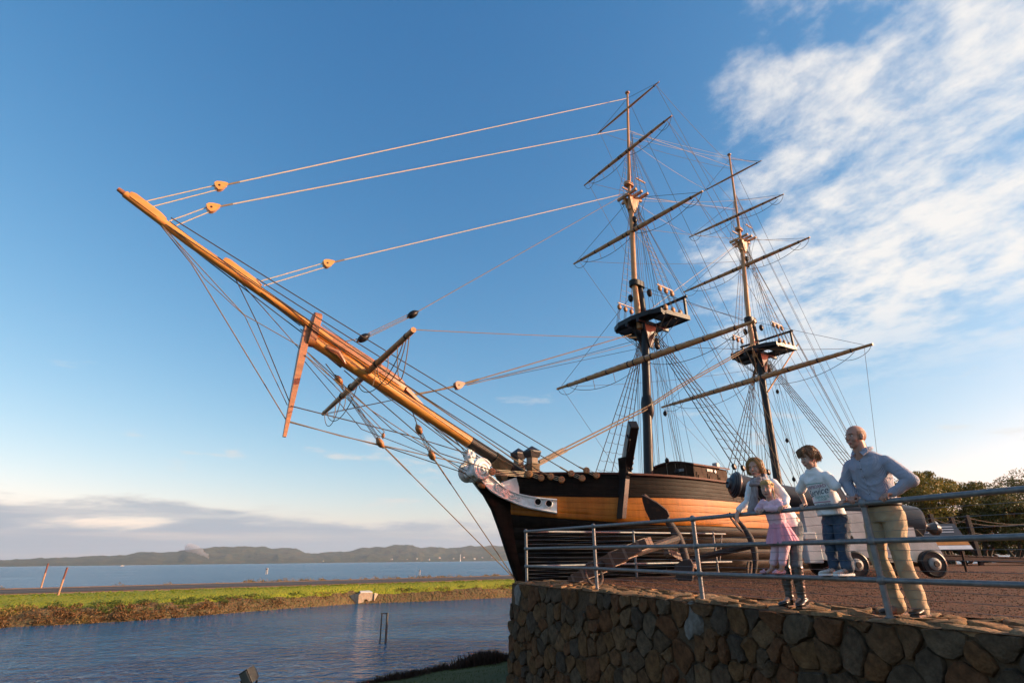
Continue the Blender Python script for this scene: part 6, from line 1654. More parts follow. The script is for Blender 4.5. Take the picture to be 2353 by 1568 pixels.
mb = MB(); mb.loft([[(s * 4.5, w * 1.5, z) for w, z in ((-1, 1.5), (-0.6, -0.2), (0.6, -0.2), (1, 1.5))] for s in (-1, -0.2, 0.5)] + [[(5.5, w * 0.1, 1.9) for w in (-1, -0.6, 0.6, 1)]]); mb.build('hull', M['mkwhite'], root, smooth=False)
mb = MB(); mb.bbox((-0.6, 0, 2.1), (3.4, 2.0, 1.4), 0.2); mb.build('cabin', M['mkwhite'], root, smooth=False)
q = at_y(1057, 1288, 3800); root = empty('beacon', (q.x, q.y, Z_WATER)); tag(root, 'slim white channel beacon standing in the harbour near the far shore', 'beacon')
mb = MB(); mb.lathe([(-2, 4), (8, 3.2), (9, 2.2), (34, 1.6), (35, 2.4), (39, 2.2), (44, 0.2)], (0, 0, 0), (0, 0, 1), 12); mb.build('tower', M['mkwhite'], root)
# ================================================================ PEOPLE AT THE RAILING
from mathutils.bvhtree import BVHTree
RD = (P[3] - P[2]).normalized(); RD = Vector((RD.x, RD.y, 0)).normalized()
RN = Vector((n2.x, n2.y, 0)).normalized()
def skin_mat(name, c):
    return mat(name, c, tuple(q * 0.86 for q in c), 18, 0.5, 0.08, 120, subsurf=0.15, spec=0.35)
M['skin_m'] = skin_mat('skin_ruddy', (0.42, 0.225, 0.165)); M['skin_w'] = skin_mat('skin_fair', (0.50, 0.295, 0.22)); M['skin_k'] = skin_mat('skin_child', (0.52, 0.31, 0.235))
M['lip'] = mat('lip', (0.34, 0.12, 0.10), rough=0.4); M['eye'] = mat('eye_white', (0.62, 0.60, 0.57), rough=0.15); M['iris'] = mat('iris', (0.03, 0.025, 0.02), rough=0.1)
M['stubble'] = mat('cropped_hair', (0.20, 0.10, 0.06), (0.26, 0.13, 0.085), 60, 0.7)
def cap(mb, p0, p1, r0, r1, seg=14):
    """tapered capsule"""
    p0, p1 = Vector(p0), Vector(p1); ax = p1 - p0; L = max(ax.length, 1e-6); ax.normalize()
    pr = [(-r0 * math.cos(a), r0 * math.sin(a)) for a in np.linspace(0.12, math.pi / 2, 5)] + [(L + r1 * math.sin(a), r1 * math.cos(a)) for a in np.linspace(0, math.pi / 2 - 0.12, 5)]
    mb._lathe(pr, p0, ax, seg, 0)
def chain(mb, pts, rs):
    for i in range(len(pts) - 1): cap(mb, pts[i], pts[i + 1], rs[i], rs[i + 1])
def torso(mb, rings):
    """rings: (centre, half width, half depth, exponent)"""
    out = []
    for i, (c, a, b) in enumerate(rings):
        out.append([Vector(c) + Vector((b * math.copysign(abs(math.cos(q)) ** 0.85, math.cos(q)), a * math.copysign(abs(math.sin(q)) ** 0.85, math.sin(q)), 0)) for q in np.linspace(0, 2 * math.pi, 24, endpoint=False)])
    mb.loft(out)
def head_axes(yaw, pitch, roll=0.0):
    """yaw to the person's left, pitch down"""
    R = Matrix.Rotation(yaw, 3, 'Z') @ Matrix.Rotation(pitch, 3, 'Y') @ Matrix.Rotation(roll, 3, 'X')
    return R @ Vector((1, 0, 0)), R @ Vector((0, 1, 0)), R @ Vector((0, 0, 1)), R
def head(mb, c, ax, s, child=False):
    hf, hl, hu, R = ax; e = lambda f, l, u: c + (hf * f + hl * l + hu * u) * s
    E = lambda f, l, u, r: mb.ell(e(f, l, u), tuple(q * s for q in r), R, 16, 12)
    E(-0.012, 0, 0.032, (0.100, 0.078, 0.094)); E(0.012, 0, -0.010, (0.080, 0.069, 0.085))
    E(0.030, 0, -0.052, (0.058, 0.055 + 0.006 * child, 0.066)); E(0.058, 0, -0.098, (0.026, 0.026, 0.020))
    for q in (-1, 1):
        E(0.052, q * 0.036, -0.032, (0.032, 0.028, 0.032)); E(-0.008, q * 0.078, -0.008, (0.021, 0.011, 0.033)); E(-0.012, q * 0.083, 0.004, (0.015, 0.010, 0.020))
        cap(mb, e(0.080, q * 0.012, 0.030), e(0.070, q * 0.046, 0.030), (0.006 if child else 0.011) * s, (0.006 if child else 0.010) * s, 10)
        if child: E(0.050, q * 0.034, -0.045, (0.034, 0.030, 0.034)); E(0.062, q * 0.028, 0.055, (0.026, 0.030, 0.030))
        E(0.10, q * 0.010, -0.026, (0.010, 0.009, 0.008))
    k = 0.55 if child else 1.0
    cap(mb, e(0.088, 0, 0.022), e(0.088 + 0.022 * k, 0, -0.020), 0.009 * s, 0.0125 * s, 10)
    E(0.084, 0, -0.062, (0.013, 0.022, 0.006)); E(0.081, 0, -0.073, (0.013, 0.019, 0.0065))
def finish_head(o, c, ax, s, lipm=1, brow=None, bald=None):
    """eye sockets, then material regions for lips / brows / cropped hair"""
    hf, hl, hu, R = ax; me = o.data; n = len(me.vertices); co = np.empty(n * 3); me.vertices.foreach_get('co', co); co = co.reshape(-1, 3)
    Rn = np.array([hf, hl, hu]); q = (co - np.array(c)) @ Rn.T / s
    for sg in (-1, 1):
        d2 = ((q[:, 1] - sg * 0.032) / 0.015) ** 2 + ((q[:, 2] - 0.006) / 0.0095) ** 2; w = np.exp(-d2) * (q[:, 0] > 0.03); co -= np.outer(w * 0.0085 * s, np.array(hf))
    d2 = (q[:, 1] / 0.02) ** 2 + ((q[:, 2] + 0.0675) / 0.002) ** 2; co -= np.outer(np.exp(-d2) * (q[:, 0] > 0.04) * 0.003 * s, np.array(hf))
    me.vertices.foreach_set('co', co.ravel()); me.update()
    m = len(me.polygons); cen = np.empty(m * 3); me.polygons.foreach_get('center', cen); qc = (cen.reshape(-1, 3) - np.array(c)) @ Rn.T / s
    mi = np.zeros(m, int)
    mi[(np.abs(qc[:, 1]) < 0.023) & (np.abs(qc[:, 2] + 0.0675) < 0.0105) & (qc[:, 0] > 0.055)] = 1
    if brow: mi[(np.abs(np.abs(qc[:, 1]) - 0.032) < 0.019) & (np.abs(qc[:, 2] - 0.0285 + 0.15 * (np.abs(np.abs(qc[:, 1]) - 0.03))) < 0.005) & (qc[:, 0] > 0.03)] = 2
    if bald: mi[(qc[:, 0] < 0.035) & (qc[:, 2] > -0.05) & (qc[:, 2] < 0.058 - 0.25 * np.maximum(qc[:, 0], -0.02)) & (np.hypot(qc[:, 0] * 0.9, qc[:, 1]) > 0.066) & ~((np.abs(qc[:, 1]) > 0.079) & (np.abs(qc[:, 0] + 0.008) < 0.024)) & (np.abs(qc[:, 2]) < 0.12)] = 3
    me.polygons.foreach_set('material_index', mi)
    for sg in (-1, 1):
        e = c + (hf * 0.0685 + hl * sg * 0.032 + hu * 0.006) * s
        mb = MB(); mb.ell(e, (0.0105 * s, 0.0125 * s, 0.008 * s), R, 12, 8); eo = mb.build('eye', M['eye'], o)
        mb = MB(); mb.ell(e + hf * 0.0085 * s, (0.003 * s, 0.0055 * s, 0.0055 * s), R, 10, 6); mb.build('iris', M['iris'], eo)
def hand(mb, wrist, d, nrm, s=1.0, curl=(35, 40, 35), thumb=1, spread=1.0, tcurl=20):
    """d: toward the fingers, nrm: out of the palm, thumb: +1 thumb on the d x nrm side"""
    d = Vector(d).normalized(); nrm = Vector(nrm); nrm = (nrm - d * d.dot(nrm)).normalized(); sd = d.cross(nrm).normalized() * thumb
    X = Matrix((d, sd, nrm)).transposed(); w = Vector(wrist)
    mb.ell(w + d * 0.048 * s, (0.054 * s, 0.040 * s, 0.0155 * s), X, 14, 10); mb.ell(w + d * 0.074 * s, (0.026 * s, 0.041 * s, 0.0135 * s), X, 14, 10)
    mb.ell(w + d * 0.03 * s + sd * 0.024 * s + nrm * 0.006 * s, (0.032 * s, 0.018 * s, 0.016 * s), X, 10, 8)
    for k, (o, L, r) in enumerate(((0.031, 0.072, 0.0092), (0.0105, 0.080, 0.0096), (-0.0105, 0.075, 0.0092), (-0.031, 0.058, 0.0082))):
        p = w + (d * (0.086 - 0.004 * abs(k - 1)) + sd * o) * s; a = 0.0; fan = sd * (o * 1.6 * spread)
        for j, (fr_, c_) in enumerate(zip((0.46, 0.31, 0.23), curl)):
            a += rad(c_ * (0.92 + 0.06 * k)); q = p + ((d + fan).normalized() * math.cos(a) + nrm * math.sin(a)) * L * fr_ * s
            cap(mb, p, q, r * s * (1 - 0.08 * j), r * s * (0.94 - 0.1 * j), 10); p = q
    p = w + (d * 0.022 + sd * 0.034 + nrm * 0.004) * s; a = rad(tcurl)
    for j, (L, r) in enumerate(((0.042, 0.0125), (0.034, 0.0105), (0.026, 0.009))):
        q = p + (d * math.cos(0.5 - 0.25 * j) + sd * math.sin(0.62 - 0.45 * j) + nrm * math.sin(a * (j + 1) * 0.6)).normalized() * L * s; cap(mb, p, q, r * s, r * s * 0.88, 10); p = q
def folds(amp, freq=9.0, zf=1.0, big=0.0, seed=0.0, dirn=None):
    """cloth creases: sharp ridges running across the limb plus soft slack"""
    def fn(co, no):
        out = co.copy()
        for i in range(len(co)):
            x, y, z = co[i]
            w = mnoise.noise(Vector((x * 3.1 + seed, y * 3.1, z * 3.1))) * 0.16
            n1_ = mnoise.noise(Vector(((x + w) * freq * 0.75, (y + w) * freq * 0.75 + seed, (z + w) * freq * 1.25 * zf)))
            n2_ = mnoise.noise(Vector(((x - w) * freq * 1.6 + 5, (y + w) * freq * 1.6, (z - w) * freq * 1.9 * zf + seed)))
            n3_ = mnoise.noise(Vector((x * freq * 0.45, y * freq * 0.45 + seed, z * freq * 0.35)))
            r1 = 1 - 2.2 * abs(n1_); r2 = 1 - 2.2 * abs(n2_)
            out[i] = co[i] + no[i] * amp * (0.75 * max(r1, -0.6) + 0.30 * max(r2, -0.5) + 0.8 * n3_ - 0.25)
        return out
    return fn
def person(label, t0, f0, z0):
    return dict(label=label, L=lambda f, t, z: Vector((f - f0, t - t0, z - z0)), loc=Vector((P[2].x, P[2].y, 0)) + RN * f0 + RD * t0 + Vector((0, 0, z0)))
ROT_P = math.atan2(RN.y, RN.x)
def make_body(pp, mb, mats, voxel):
    o = fuse(mb, 'person', mats, None, voxel, 3); o.location = pp['loc']; o.rotation_euler = (0, 0, ROT_P); tag(o, pp['label'], 'person', 'family at the railing'); return o
def shoe(mb, heel, d, L, w, h):
    d = Vector(d).normalized(); l = Vector((-d.y, d.x, 0)); heel = Vector(heel); up = Vector((0, 0, 1)); rings = []
    for t, ww, hh, z0 in ((0.0, 0.30, 0.70, 0.10), (0.05, 0.40, 0.95, 0.03), (0.20, 0.44, 1.05, 0.0), (0.38, 0.42, 0.86, 0.0), (0.55, 0.46, 0.62, 0.0), (0.72, 0.52, 0.50, 0.0), (0.88, 0.46, 0.42, 0.0), (0.97, 0.28, 0.32, 0.03), (1.0, 0.10, 0.20, 0.08)):
        rings.append([heel + d * L * t + l * w * ww * math.cos(a) + up * (h * (z0 + (hh - z0) * (0.5 + 0.5 * math.sin(a)) ** 0.8)) for a in np.linspace(0, 2 * math.pi, 16, endpoint=False)])
    mb.loft(rings)
def sole(mb, heel, d, L, w, th):
    d = Vector(d).normalized(); l = Vector((-d.y, d.x, 0)); heel = Vector(heel)
    sh = [(0.0, -0.30), (0.12, -0.42), (0.45, -0.40), (0.72, -0.52), (0.9, -0.42), (1.0, -0.12), (1.0, 0.12), (0.9, 0.42), (0.72, 0.52), (0.45, 0.40), (0.12, 0.42), (0.0, 0.30)]
    mb.prism([heel + d * a * L + l * b * w for a, b in sh], (0, 0, th))

# ---------------- the man
pm = person('bald man in striped blue shirt and khaki trousers leaning on the railing', 2.66, -0.24, 0.0); L = pm['L']
hax = head_axes(rad(-16), rad(-3)); hc = L(-0.065, 2.70, 1.760); hs = 1.05
sr, sl = L(-0.135, 2.525, 1.470), L(-0.155, 2.905, 1.465); er, el = L(-0.12, 2.425, 1.315), L(-0.17, 3.10, 1.255); wr, wl = L(-0.075, 2.53, 1.145), L(-0.075, 2.925, 1.140)
hipr, hipl = L(-0.22, 2.60, 0.98), L(-0.22, 2.79, 0.98); kr, kl = L(-0.13, 2.585, 0.54), L(-0.16, 2.80, 0.54); ar, al = L(-0.26, 2.585, 0.10), L(-0.27, 2.80, 0.10)
mb = MB(); head(mb, hc, hax, hs)
chain(mb, [hc + hax[2] * -0.06 - hax[0] * 0.012, L(-0.10, 2.70, 1.545)], [0.066, 0.072])
torso(mb, [(L(-0.2, 2.70, 0.95), 0.15, 0.10), (L(-0.18, 2.70, 1.15), 0.145, 0.10), (L(-0.15, 2.705, 1.38), 0.17, 0.11), (L(-0.14, 2.705, 1.52), 0.13, 0.08)])
for s_, e_, w_ in ((sr, er, wr), (sl, el, wl)): chain(mb, [s_, e_, w_], [0.055, 0.042, 0.031])
hand(mb, wr, (1, 0.12, -0.12), (0, 0, -1), 1.06, (42, 48, 40), 1); hand(mb, wl, (1, -0.18, -0.12), (0, 0, -1), 1.06, (42, 48, 40), -1)
for h_, k_, a_ in ((hipr, kr, ar), (hipl, kl, al)): chain(mb, [h_, k_, a_, a_ + Vector((0.10, 0, -0.05))], [0.08, 0.055, 0.04, 0.035])
man = make_body(pm, mb, [M['skin_m'], M['lip'], M['stubble'], M['stubble']], 0.0058); finish_head(man, hc, hax, hs, brow=True, bald=True)
def stripe_mat(name, c1, c2, freq):
    m = mat(name, c1, c1, 5, 0.75, 0.25, 60); nt = m.node_tree; b = nt.nodes['Principled BSDF']; tcn = [n for n in nt.nodes if n.type == 'TEX_COORD'][0]
    w = nt.nodes.new('ShaderNodeTexWave'); w.bands_direction = 'Y'; w.inputs['Scale'].default_value = freq; w.inputs['Distortion'].default_value = 0.4; w.inputs['Detail Scale'].default_value = 1.2; nt.links.new(tcn.outputs['Object'], w.inputs['Vector'])
    mx = nt.nodes.new('ShaderNodeMix'); mx.data_type = 'RGBA'; nt.links.new(w.outputs['Fac'], mx.inputs[0]); mx.inputs[6].default_value, mx.inputs[7].default_value = (*c1, 1), (*c2, 1); nt.links.new(mx.outputs[2], b.inputs['Base Color'])
    return m
M['shirt_m'] = stripe_mat('striped_shirt', (0.38, 0.39, 0.45), (0.15, 0.18, 0.27), 34)
M['khaki'] = mat('khaki_cotton', (0.40, 0.31, 0.20), (0.35, 0.265, 0.165), 9, 0.85, 0.2, 90); M['leather'] = mat('dark_leather', (0.028, 0.018, 0.014), (0.02, 0.013, 0.01), 12, 0.4, 0.2, 60)
mb = MB()
torso(mb, [(L(-0.20, 2.70, 1.035), 0.172, 0.128), (L(-0.19, 2.70, 1.16), 0.164, 0.126), (L(-0.165, 2.705, 1.34), 0.190, 0.132), (L(-0.148, 2.71, 1.46), 0.202, 0.120), (L(-0.145, 2.71, 1.535), 0.165, 0.09), (L(-0.13, 2.705, 1.585), 0.095, 0.07), (L(-0.12, 2.70, 1.605), 0.07, 0.062)])
for s_, e_, w_ in ((sr, er, wr), (sl, el, wl)):
    d_ = (w_ - e_).normalized(); chain(mb, [s_, s_.lerp(e_, 0.55), e_, e_.lerp(w_, 0.6), w_ - d_ * 0.015], [0.069, 0.064, 0.056, 0.050, 0.041])
shirt = fuse(mb, 'shirt', M['shirt_m'], man, 0.008, 5, folds(0.013, 8.5, 0.8, seed=2))
# collar, placket buttons, belt
mb = MB(); nb_ = L(-0.115, 2.705, 1.605)
for sg in (-1, 1): mb.prism([nb_ + Vector((0.075, sg * 0.012, -0.005)), nb_ + Vector((0.03, sg * 0.078, 0.030)), nb_ + Vector((0.045, sg * 0.100, -0.015)), nb_ + Vector((0.105, sg * 0.070, -0.062))], (0.010, 0, 0.008))
mb.tube([nb_ + Vector((0.085 * math.cos(a) - 0.01, 0.080 * math.sin(a), 0.022 - 0.02 * math.cos(a))) for a in np.linspace(0.5, 2 * math.pi - 0.5, 22)], 0.020, 8); mb.build('collar', M['shirt_m'], shirt)
bv = BVHTree.FromPolygons([v.co for v in shirt.data.vertices], [p.vertices for p in shirt.data.polygons])
for k in range(5):
    h = bv.ray_cast(L(0.5, 2.705, 1.50 - 0.085 * k), Vector((-1, 0, 0)))
    if h[0]: mb = MB(); mb.lathe([(-0.002, 0.007), (0.004, 0.007)], h[0], h[1], 10); mb.build('button', M['leather'], shirt)
mb = MB(); pts = []
for sg in (0,):
    for zz in np.linspace(1.06, 1.50, 12):
        h = bv.ray_cast(L(0.5, 2.705, zz), Vector((-1, 0, 0)))
        if h[0]: pts.append(h[0] + Vector((0.001, 0, 0)))
    mb.tube(pts, 0.0035, 6); mb.build('placket', M['shirt_m'], shirt)
mb = MB(); torso(mb, [(L(-0.205, 2.70, 1.05), 0.172, 0.128), (L(-0.21, 2.70, 0.98), 0.180, 0.135), (L(-0.215, 2.70, 0.88), 0.170, 0.125)])
for h_, k_, a_ in ((hipr, kr, ar), (hipl, kl, al)): chain(mb, [h_ + Vector((0, 0, -0.04)), h_.lerp(k_, 0.5), k_, k_.lerp(a_, 0.5), a_ + Vector((0.02, 0, -0.03))], [0.106, 0.100, 0.082, 0.077, 0.074])
fuse(mb, 'trousers', M['khaki'], man, 0.009, 5, folds(0.015, 7.0, 0.7, seed=5))
mb = MB(); mb.tube([L(-0.205, 2.70, 1.045) + Vector((0.140 * math.cos(a), 0.184 * math.sin(a), 0)) for a in np.linspace(0, 2 * math.pi, 33)], 0.017, 8, caps=False); mb.build('belt', M['leather'], man)
for a_, dd in ((ar, (1, -0.2, 0)), (al, (1, 0.15, 0))):
    mb = MB(); shoe(mb, a_ + Vector((-0.07, 0, -0.085)), dd, 0.29, 0.105, 0.105); so = fuse(mb, 'shoe', M['leather'], man, 0.008, 3); mb = MB(); sole(mb, a_ + Vector((-0.08, 0, -0.098)), dd, 0.30, 0.105, 0.02); mb.build('sole', M['leather'], so)
mb = MB(); q = wl + Vector((0.105, -0.02, -0.02)); mb.tube([q + Vector((0.0, 0.011 * math.cos(a), 0.011 * math.sin(a))) for a in np.linspace(0, 6.283, 13)], 0.0025, 5, caps=False); mb.build('ring', M['wire'], man)

# ---------------- the boy
FZ = RAILZ[2] + R_R - 0.003
pb = person('boy in a white printed T-shirt and jeans standing up on the low rail', 2.17, 0.0, FZ); L = pb['L']
hax = head_axes(rad(-20), rad(12)); hc = L(0.055, 2.165, 1.612); hs = 0.95
sr, sl = L(0.0, 2.015, 1.410), L(-0.01, 2.285, 1.400); er, el = L(-0.03, 1.885, 1.265), L(-0.03, 2.375, 1.255); wr, wl = L(-0.055, 1.905, 1.125), L(-0.055, 2.425, 1.122)
hipr, hipl = L(-0.165, 2.09, 0.95), L(-0.165, 2.24, 0.95); kr, kl = L(-0.09, 2.10, 0.66), L(-0.08, 2.25, 0.66); ar, al = L(-0.055, 2.125, 0.435), L(-0.05, 2.275, 0.435)
mb = MB(); head(mb, hc, hax, hs, True); chain(mb, [hc - hax[2] * 0.05 - hax[0] * 0.01, L(0.01, 2.15, 1.455)], [0.050, 0.054])
torso(mb, [(L(-0.15, 2.165, 0.93), 0.105, 0.075), (L(-0.12, 2.16, 1.1), 0.10, 0.07), (L(-0.05, 2.155, 1.3), 0.115, 0.078), (L(-0.0, 2.15, 1.44), 0.09, 0.055)])
for s_, e_, w_ in ((sr, er, wr), (sl, el, wl)): chain(mb, [s_, s_.lerp(e_, 0.5), e_, e_.lerp(w_, 0.4), w_], [0.042, 0.037, 0.031, 0.031, 0.022])
hand(mb, wr, (1, 0.05, -0.15), (0, 0, -1), 0.80, (45, 50, 40), 1); hand(mb, wl, (1, -0.1, -0.15), (0, 0, -1), 0.80, (45, 50, 40), -1)
for h_, k_, a_ in ((hipr, kr, ar), (hipl, kl, al)): chain(mb, [h_, k_, a_, a_ + Vector((0.06, 0, -0.03))], [0.06, 0.042, 0.03, 0.026])
boy = make_body(pb, mb, [M['skin_k'], M['lip'], M['stubble'], M['stubble']], 0.005); finish_head(boy, hc, hax, hs, brow=True)
def hair_mat(name, c1, c2): return mat(name, c1, c2, 14, 0.42, 0.7, 55, stretch=(1.5, 1.5, 0.25), spec=0.5, detail=8)
M['hair_b'] = hair_mat('brown_hair', (0.16, 0.075, 0.030), (0.26, 0.13, 0.05)); M['hair_w'] = hair_mat('blonde_hair', (0.42, 0.25, 0.10), (0.27, 0.145, 0.055)); M['hair_g'] = hair_mat('pale_blonde_hair', (0.62, 0.43, 0.19), (0.47, 0.30, 0.12))
def hair_cap(c, ax, s, name, m, parent, locks, seed, voxel=0.006, base=True, front=0.05):
    """locks: function(rng) -> list of (pts, radii) in head units"""
    hf, hl, hu, R = ax; rg = random.Random(seed); e = lambda f, l, u: c + (hf * f + hl * l + hu * u) * s; mb = MB()
    if base: mb.ell(e(-0.022, 0, 0.046), (0.101 * s, 0.086 * s, 0.092 * s), R, 18, 14)
    for pts, rr in locks(rg): mb.tube([e(*p) for p in pts], [r * s for r in rr], 7)
    ho = fuse(mb, name, m, parent, voxel, 2)
    st = MB()
    for rep_ in range(4):           # loose strands lying on the locks
        for pts, rr in locks(rg):
            j = Vector((rg.uniform(-1, 1), rg.uniform(-1, 1), rg.uniform(-0.6, 1))) * 0.009
            q = [Vector(p) + j * (0.5 + 0.5 * k / max(1, len(pts) - 1)) for k, p in enumerate(pts)]
            q = [v + Vector((v.x, v.y, v.z - 0.03)).normalized() * (r * 0.9) for v, r in zip(q, rr)]
            q.append(q[-1] + (q[-1] - q[-2]) * rg.uniform(0.05, 0.5) + Vector((rg.uniform(-1, 1), rg.uniform(-1, 1), rg.uniform(-1, 0.5))) * 0.006)
            st.tube([e(*p) for p in q], [0.0022 * s] * (len(q) - 1) + [0.0008 * s], 4, caps=False)
    so_ = st.build('hair_strands', m, ho); so_['kind'] = 'stuff'
    return ho
def short_locks(rg):
    out = []
    for i in range(110):
        a = rg.uniform(-math.pi, math.pi); b = rg.uniform(0.05, 1.5)
        v = Vector((math.cos(b) * math.cos(a), math.cos(b) * math.sin(a), math.sin(b))); p = Vector((v.x * 0.103 - 0.02, v.y * 0.085, v.z * 0.092 + 0.046))
        if p.x > 0.055 and p.z < 0.085: continue
        dn = Vector((0.30 * (1 if p.x > 0.0 else -0.6), rg.uniform(-0.3, 0.3), -0.9)); dn = (dn - v * dn.dot(v)).normalized(); q = p + dn * 0.03 + v * 0.004; out.append(([p, p.lerp(q, 0.5) + v * 0.004, q], [0.011, 0.011, 0.004]))
    for i in range(16):    # fringe
        y = lerp(-0.06, 0.06, i / 15); out.append(([(0.045, y * 0.8, 0.125), (0.083, y, 0.100), (0.096 - 4 * y * y, y + rg.uniform(-0.01, 0.01), 0.048 + rg.uniform(-0.008, 0.008))], [0.013, 0.011, 0.005]))
    for sg in (-1, 1):
        for i in range(7): out.append(([(0.03 - 0.02 * i, sg * 0.082, 0.05), (0.03 - 0.02 * i, sg * 0.086, 0.02), (0.028 - 0.021 * i, sg * 0.083, -0.012 - 0.003 * i)], [0.014, 0.012, 0.006]))
    for i in range(9): y = lerp(-0.07, 0.07, i / 8); out.append(([(-0.10, y, 0.03), (-0.105, y, -0.015), (-0.09, y * 0.9, -0.055)], [0.016, 0.014, 0.006]))
    return out
hair_cap(hc, hax, hs, 'hair', M['hair_b'], boy, short_locks, 3)
M['tee'] = mat('white_cotton', (0.76, 0.77, 0.79), (0.70, 0.71, 0.73), 10, 0.85, 0.2, 80); M['denim'] = mat('blue_denim', (0.020, 0.036, 0.068), (0.060, 0.090, 0.135), 7, 0.85, 0.25, 120, c3=(0.032, 0.055, 0.095))
M['denim2'] = mat('grey_denim', (0.07, 0.092, 0.115), (0.13, 0.155, 0.18), 7, 0.85, 0.25, 120)
mb = MB(); torso(mb, [(L(-0.125, 2.165, 0.985), 0.150, 0.118), (L(-0.115, 2.163, 1.08), 0.142, 0.110), (L(-0.07, 2.16, 1.22), 0.140, 0.105), (L(-0.03, 2.155, 1.34), 0.152, 0.100), (L(-0.005, 2.15, 1.425), 0.135, 0.075), (L(0.01, 2.15, 1.485), 0.080, 0.060), (L(0.015, 2.15, 1.51), 0.056, 0.052)])
for s_, e_ in ((sr, er), (sl, el)): chain(mb, [s_, s_.lerp(e_, 0.5), s_.lerp(e_, 0.82)], [0.052, 0.051, 0.054])
tee = fuse(mb, 't_shirt', M['tee'], boy, 0.007, 4, folds(0.010, 9.0, 0.7, seed=8))
bv = BVHTree.FromPolygons([v.co for v in tee.data.vertices], [p.vertices for p in tee.data.polygons])
M['ink_p'] = mat('magenta_ink', (0.33, 0.05, 0.16), rough=0.8); M['ink_n'] = mat('teal_navy_ink', (0.02, 0.07, 0.12), rough=0.8); M['ink_t'] = mat('teal_ink', (0.10, 0.36, 0.34), rough=0.8); M['ink_d'] = mat('purple_ink', (0.10, 0.06, 0.14), rough=0.8)
def print_text(txt, zc, h, tcen, m, bv, parent, width=None, slant=0.0, tilt=0.0, off=0.003):
    cu_ = bpy.data.curves.new('txt', 'FONT'); cu_.body = txt; cu_.size = 1.0; cu_.align_x = 'CENTER'; cu_.align_y = 'CENTER'; cu_.shear = slant; cu_.resolution_u = 3
    to = bpy.data.objects.new('txt', cu_); COL.objects.link(to); dg = bpy.context.evaluated_depsgraph_get(); me = bpy.data.meshes.new_from_object(to.evaluated_get(dg)); bpy.data.objects.remove(to)
    bm = bmesh.new(); bm.from_mesh(me); bmesh.ops.triangulate(bm, faces=bm.faces)
    xs = [v.co.x for v in bm.verts]; ys_ = [v.co.y for v in bm.verts]; w0 = max(xs) - min(xs); cx, cy = (max(xs) + min(xs)) / 2, (max(ys_) + min(ys_)) / 2; h0 = max(ys_) - min(ys_)
    kx = (width / w0) if width else h / h0; ky = h / h0
    for v in bm.verts:
        t = (v.co.x - cx) * kx; z = (v.co.y - cy) * ky + t * tilt
        hit = bv.ray_cast(tcen + Vector((0.6, t, zc + z)), Vector((-1, 0, 0)))
        v.co = (hit[0] + hit[1] * off) if hit[0] else tcen + Vector((0.1, t, zc + z))
    bm.to_mesh(me); bm.free(); me.materials.clear(); me.materials.append(m); o = link('shirt_print', me, parent); return o
tcn_ = Vector((0, L(0, 2.165, 0).y, 0)); zz = lambda z: z - FZ
print_text('SURFBOARD', zz(1.290), 0.034, tcn_, M['ink_p'], bv, tee, 0.225, tilt=0.06); print_text('Service', zz(1.235), 0.072, tcn_, M['ink_n'], bv, tee, 0.24, slant=0.35, tilt=0.14); print_text("GERRY'S", zz(1.178), 0.026, tcn_ + Vector((0, 0.03, 0)), M['ink_t'], bv, tee, 0.150, tilt=0.04); print_text('SHOP', zz(1.150), 0.020, tcn_ + Vector((0, 0.03, 0)), M['ink_t'], bv, tee, 0.10, tilt=0.04)
print_text('LOS ANGELES', zz(1.098), 0.022, tcn_ + Vector((0, 0.01, 0)), M['ink_d'], bv, tee, 0.165, tilt=0.02)
mb = MB()
for zc_, w_ in ((1.325, 0.20), (1.124, 0.20), (1.072, 0.18)):
    pts = []
    for t in np.linspace(-w_ / 2, w_ / 2, 14):
        h = bv.ray_cast(tcn_ + Vector((0.6, t, zz(zc_))), Vector((-1, 0, 0)))
        if h[0]: pts.append(h[0] + Vector((0.001, 0, 0)))
    mbp = MB(); mbp.tube(pts, 0.0045, 5); mbp.build('shirt_print', M['ink_t'] if zc_ != 1.124 else M['ink_p'], tee)
mb = MB(); torso(mb, [(L(-0.15, 2.165, 1.03), 0.118, 0.090), (L(-0.16, 2.165, 0.95), 0.128, 0.098), (L(-0.16, 2.165, 0.88), 0.122, 0.09)])
for h_, k_, a_ in ((hipr, kr, ar), (hipl, kl, al)): chain(mb, [h_ + Vector((0, 0, -0.03)), h_.lerp(k_, 0.5), k_, k_.lerp(a_, 0.5), a_ + Vector((0.0, 0, 0.02))], [0.083, 0.078, 0.066, 0.060, 0.062])
fuse(mb, 'jeans', M['denim'], boy, 0.007, 3, folds(0.013, 9.0, 0.8, seed=1))
M['sneaker'] = mat('white_sneaker', (0.62, 0.58, 0.53), (0.38, 0.33, 0.30), 22, 0.6, 0.3, 60)
for a_, dd in ((ar, (1, -0.55, 0)), (al, (1, -0.25, 0))):
    mb = MB(); h_ = Vector((a_.x - 0.055, a_.y, 0.012)); shoe(mb, h_, dd, 0.225, 0.088, 0.085); so = fuse(mb, 'sneaker', M['sneaker'], boy, 0.006, 2); mb = MB(); sole(mb, Vector((h_.x - 0.006, h_.y, 0.0)), dd, 0.232, 0.09, 0.022); mb.build('sole', M['tee'], so)
    mb = MB(); dn = Vector(dd).normalized(); ln = Vector((-dn.y, dn.x, 0))
    for k in range(3): c_ = h_ + dn * (0.10 + 0.028 * k) + Vector((0, 0, 0.076 - 0.010 * k)); mb.tube([c_ - ln * 0.026, c_ + ln * 0.026], 0.004, 5)
    mb.build('laces', M['leather'], so)

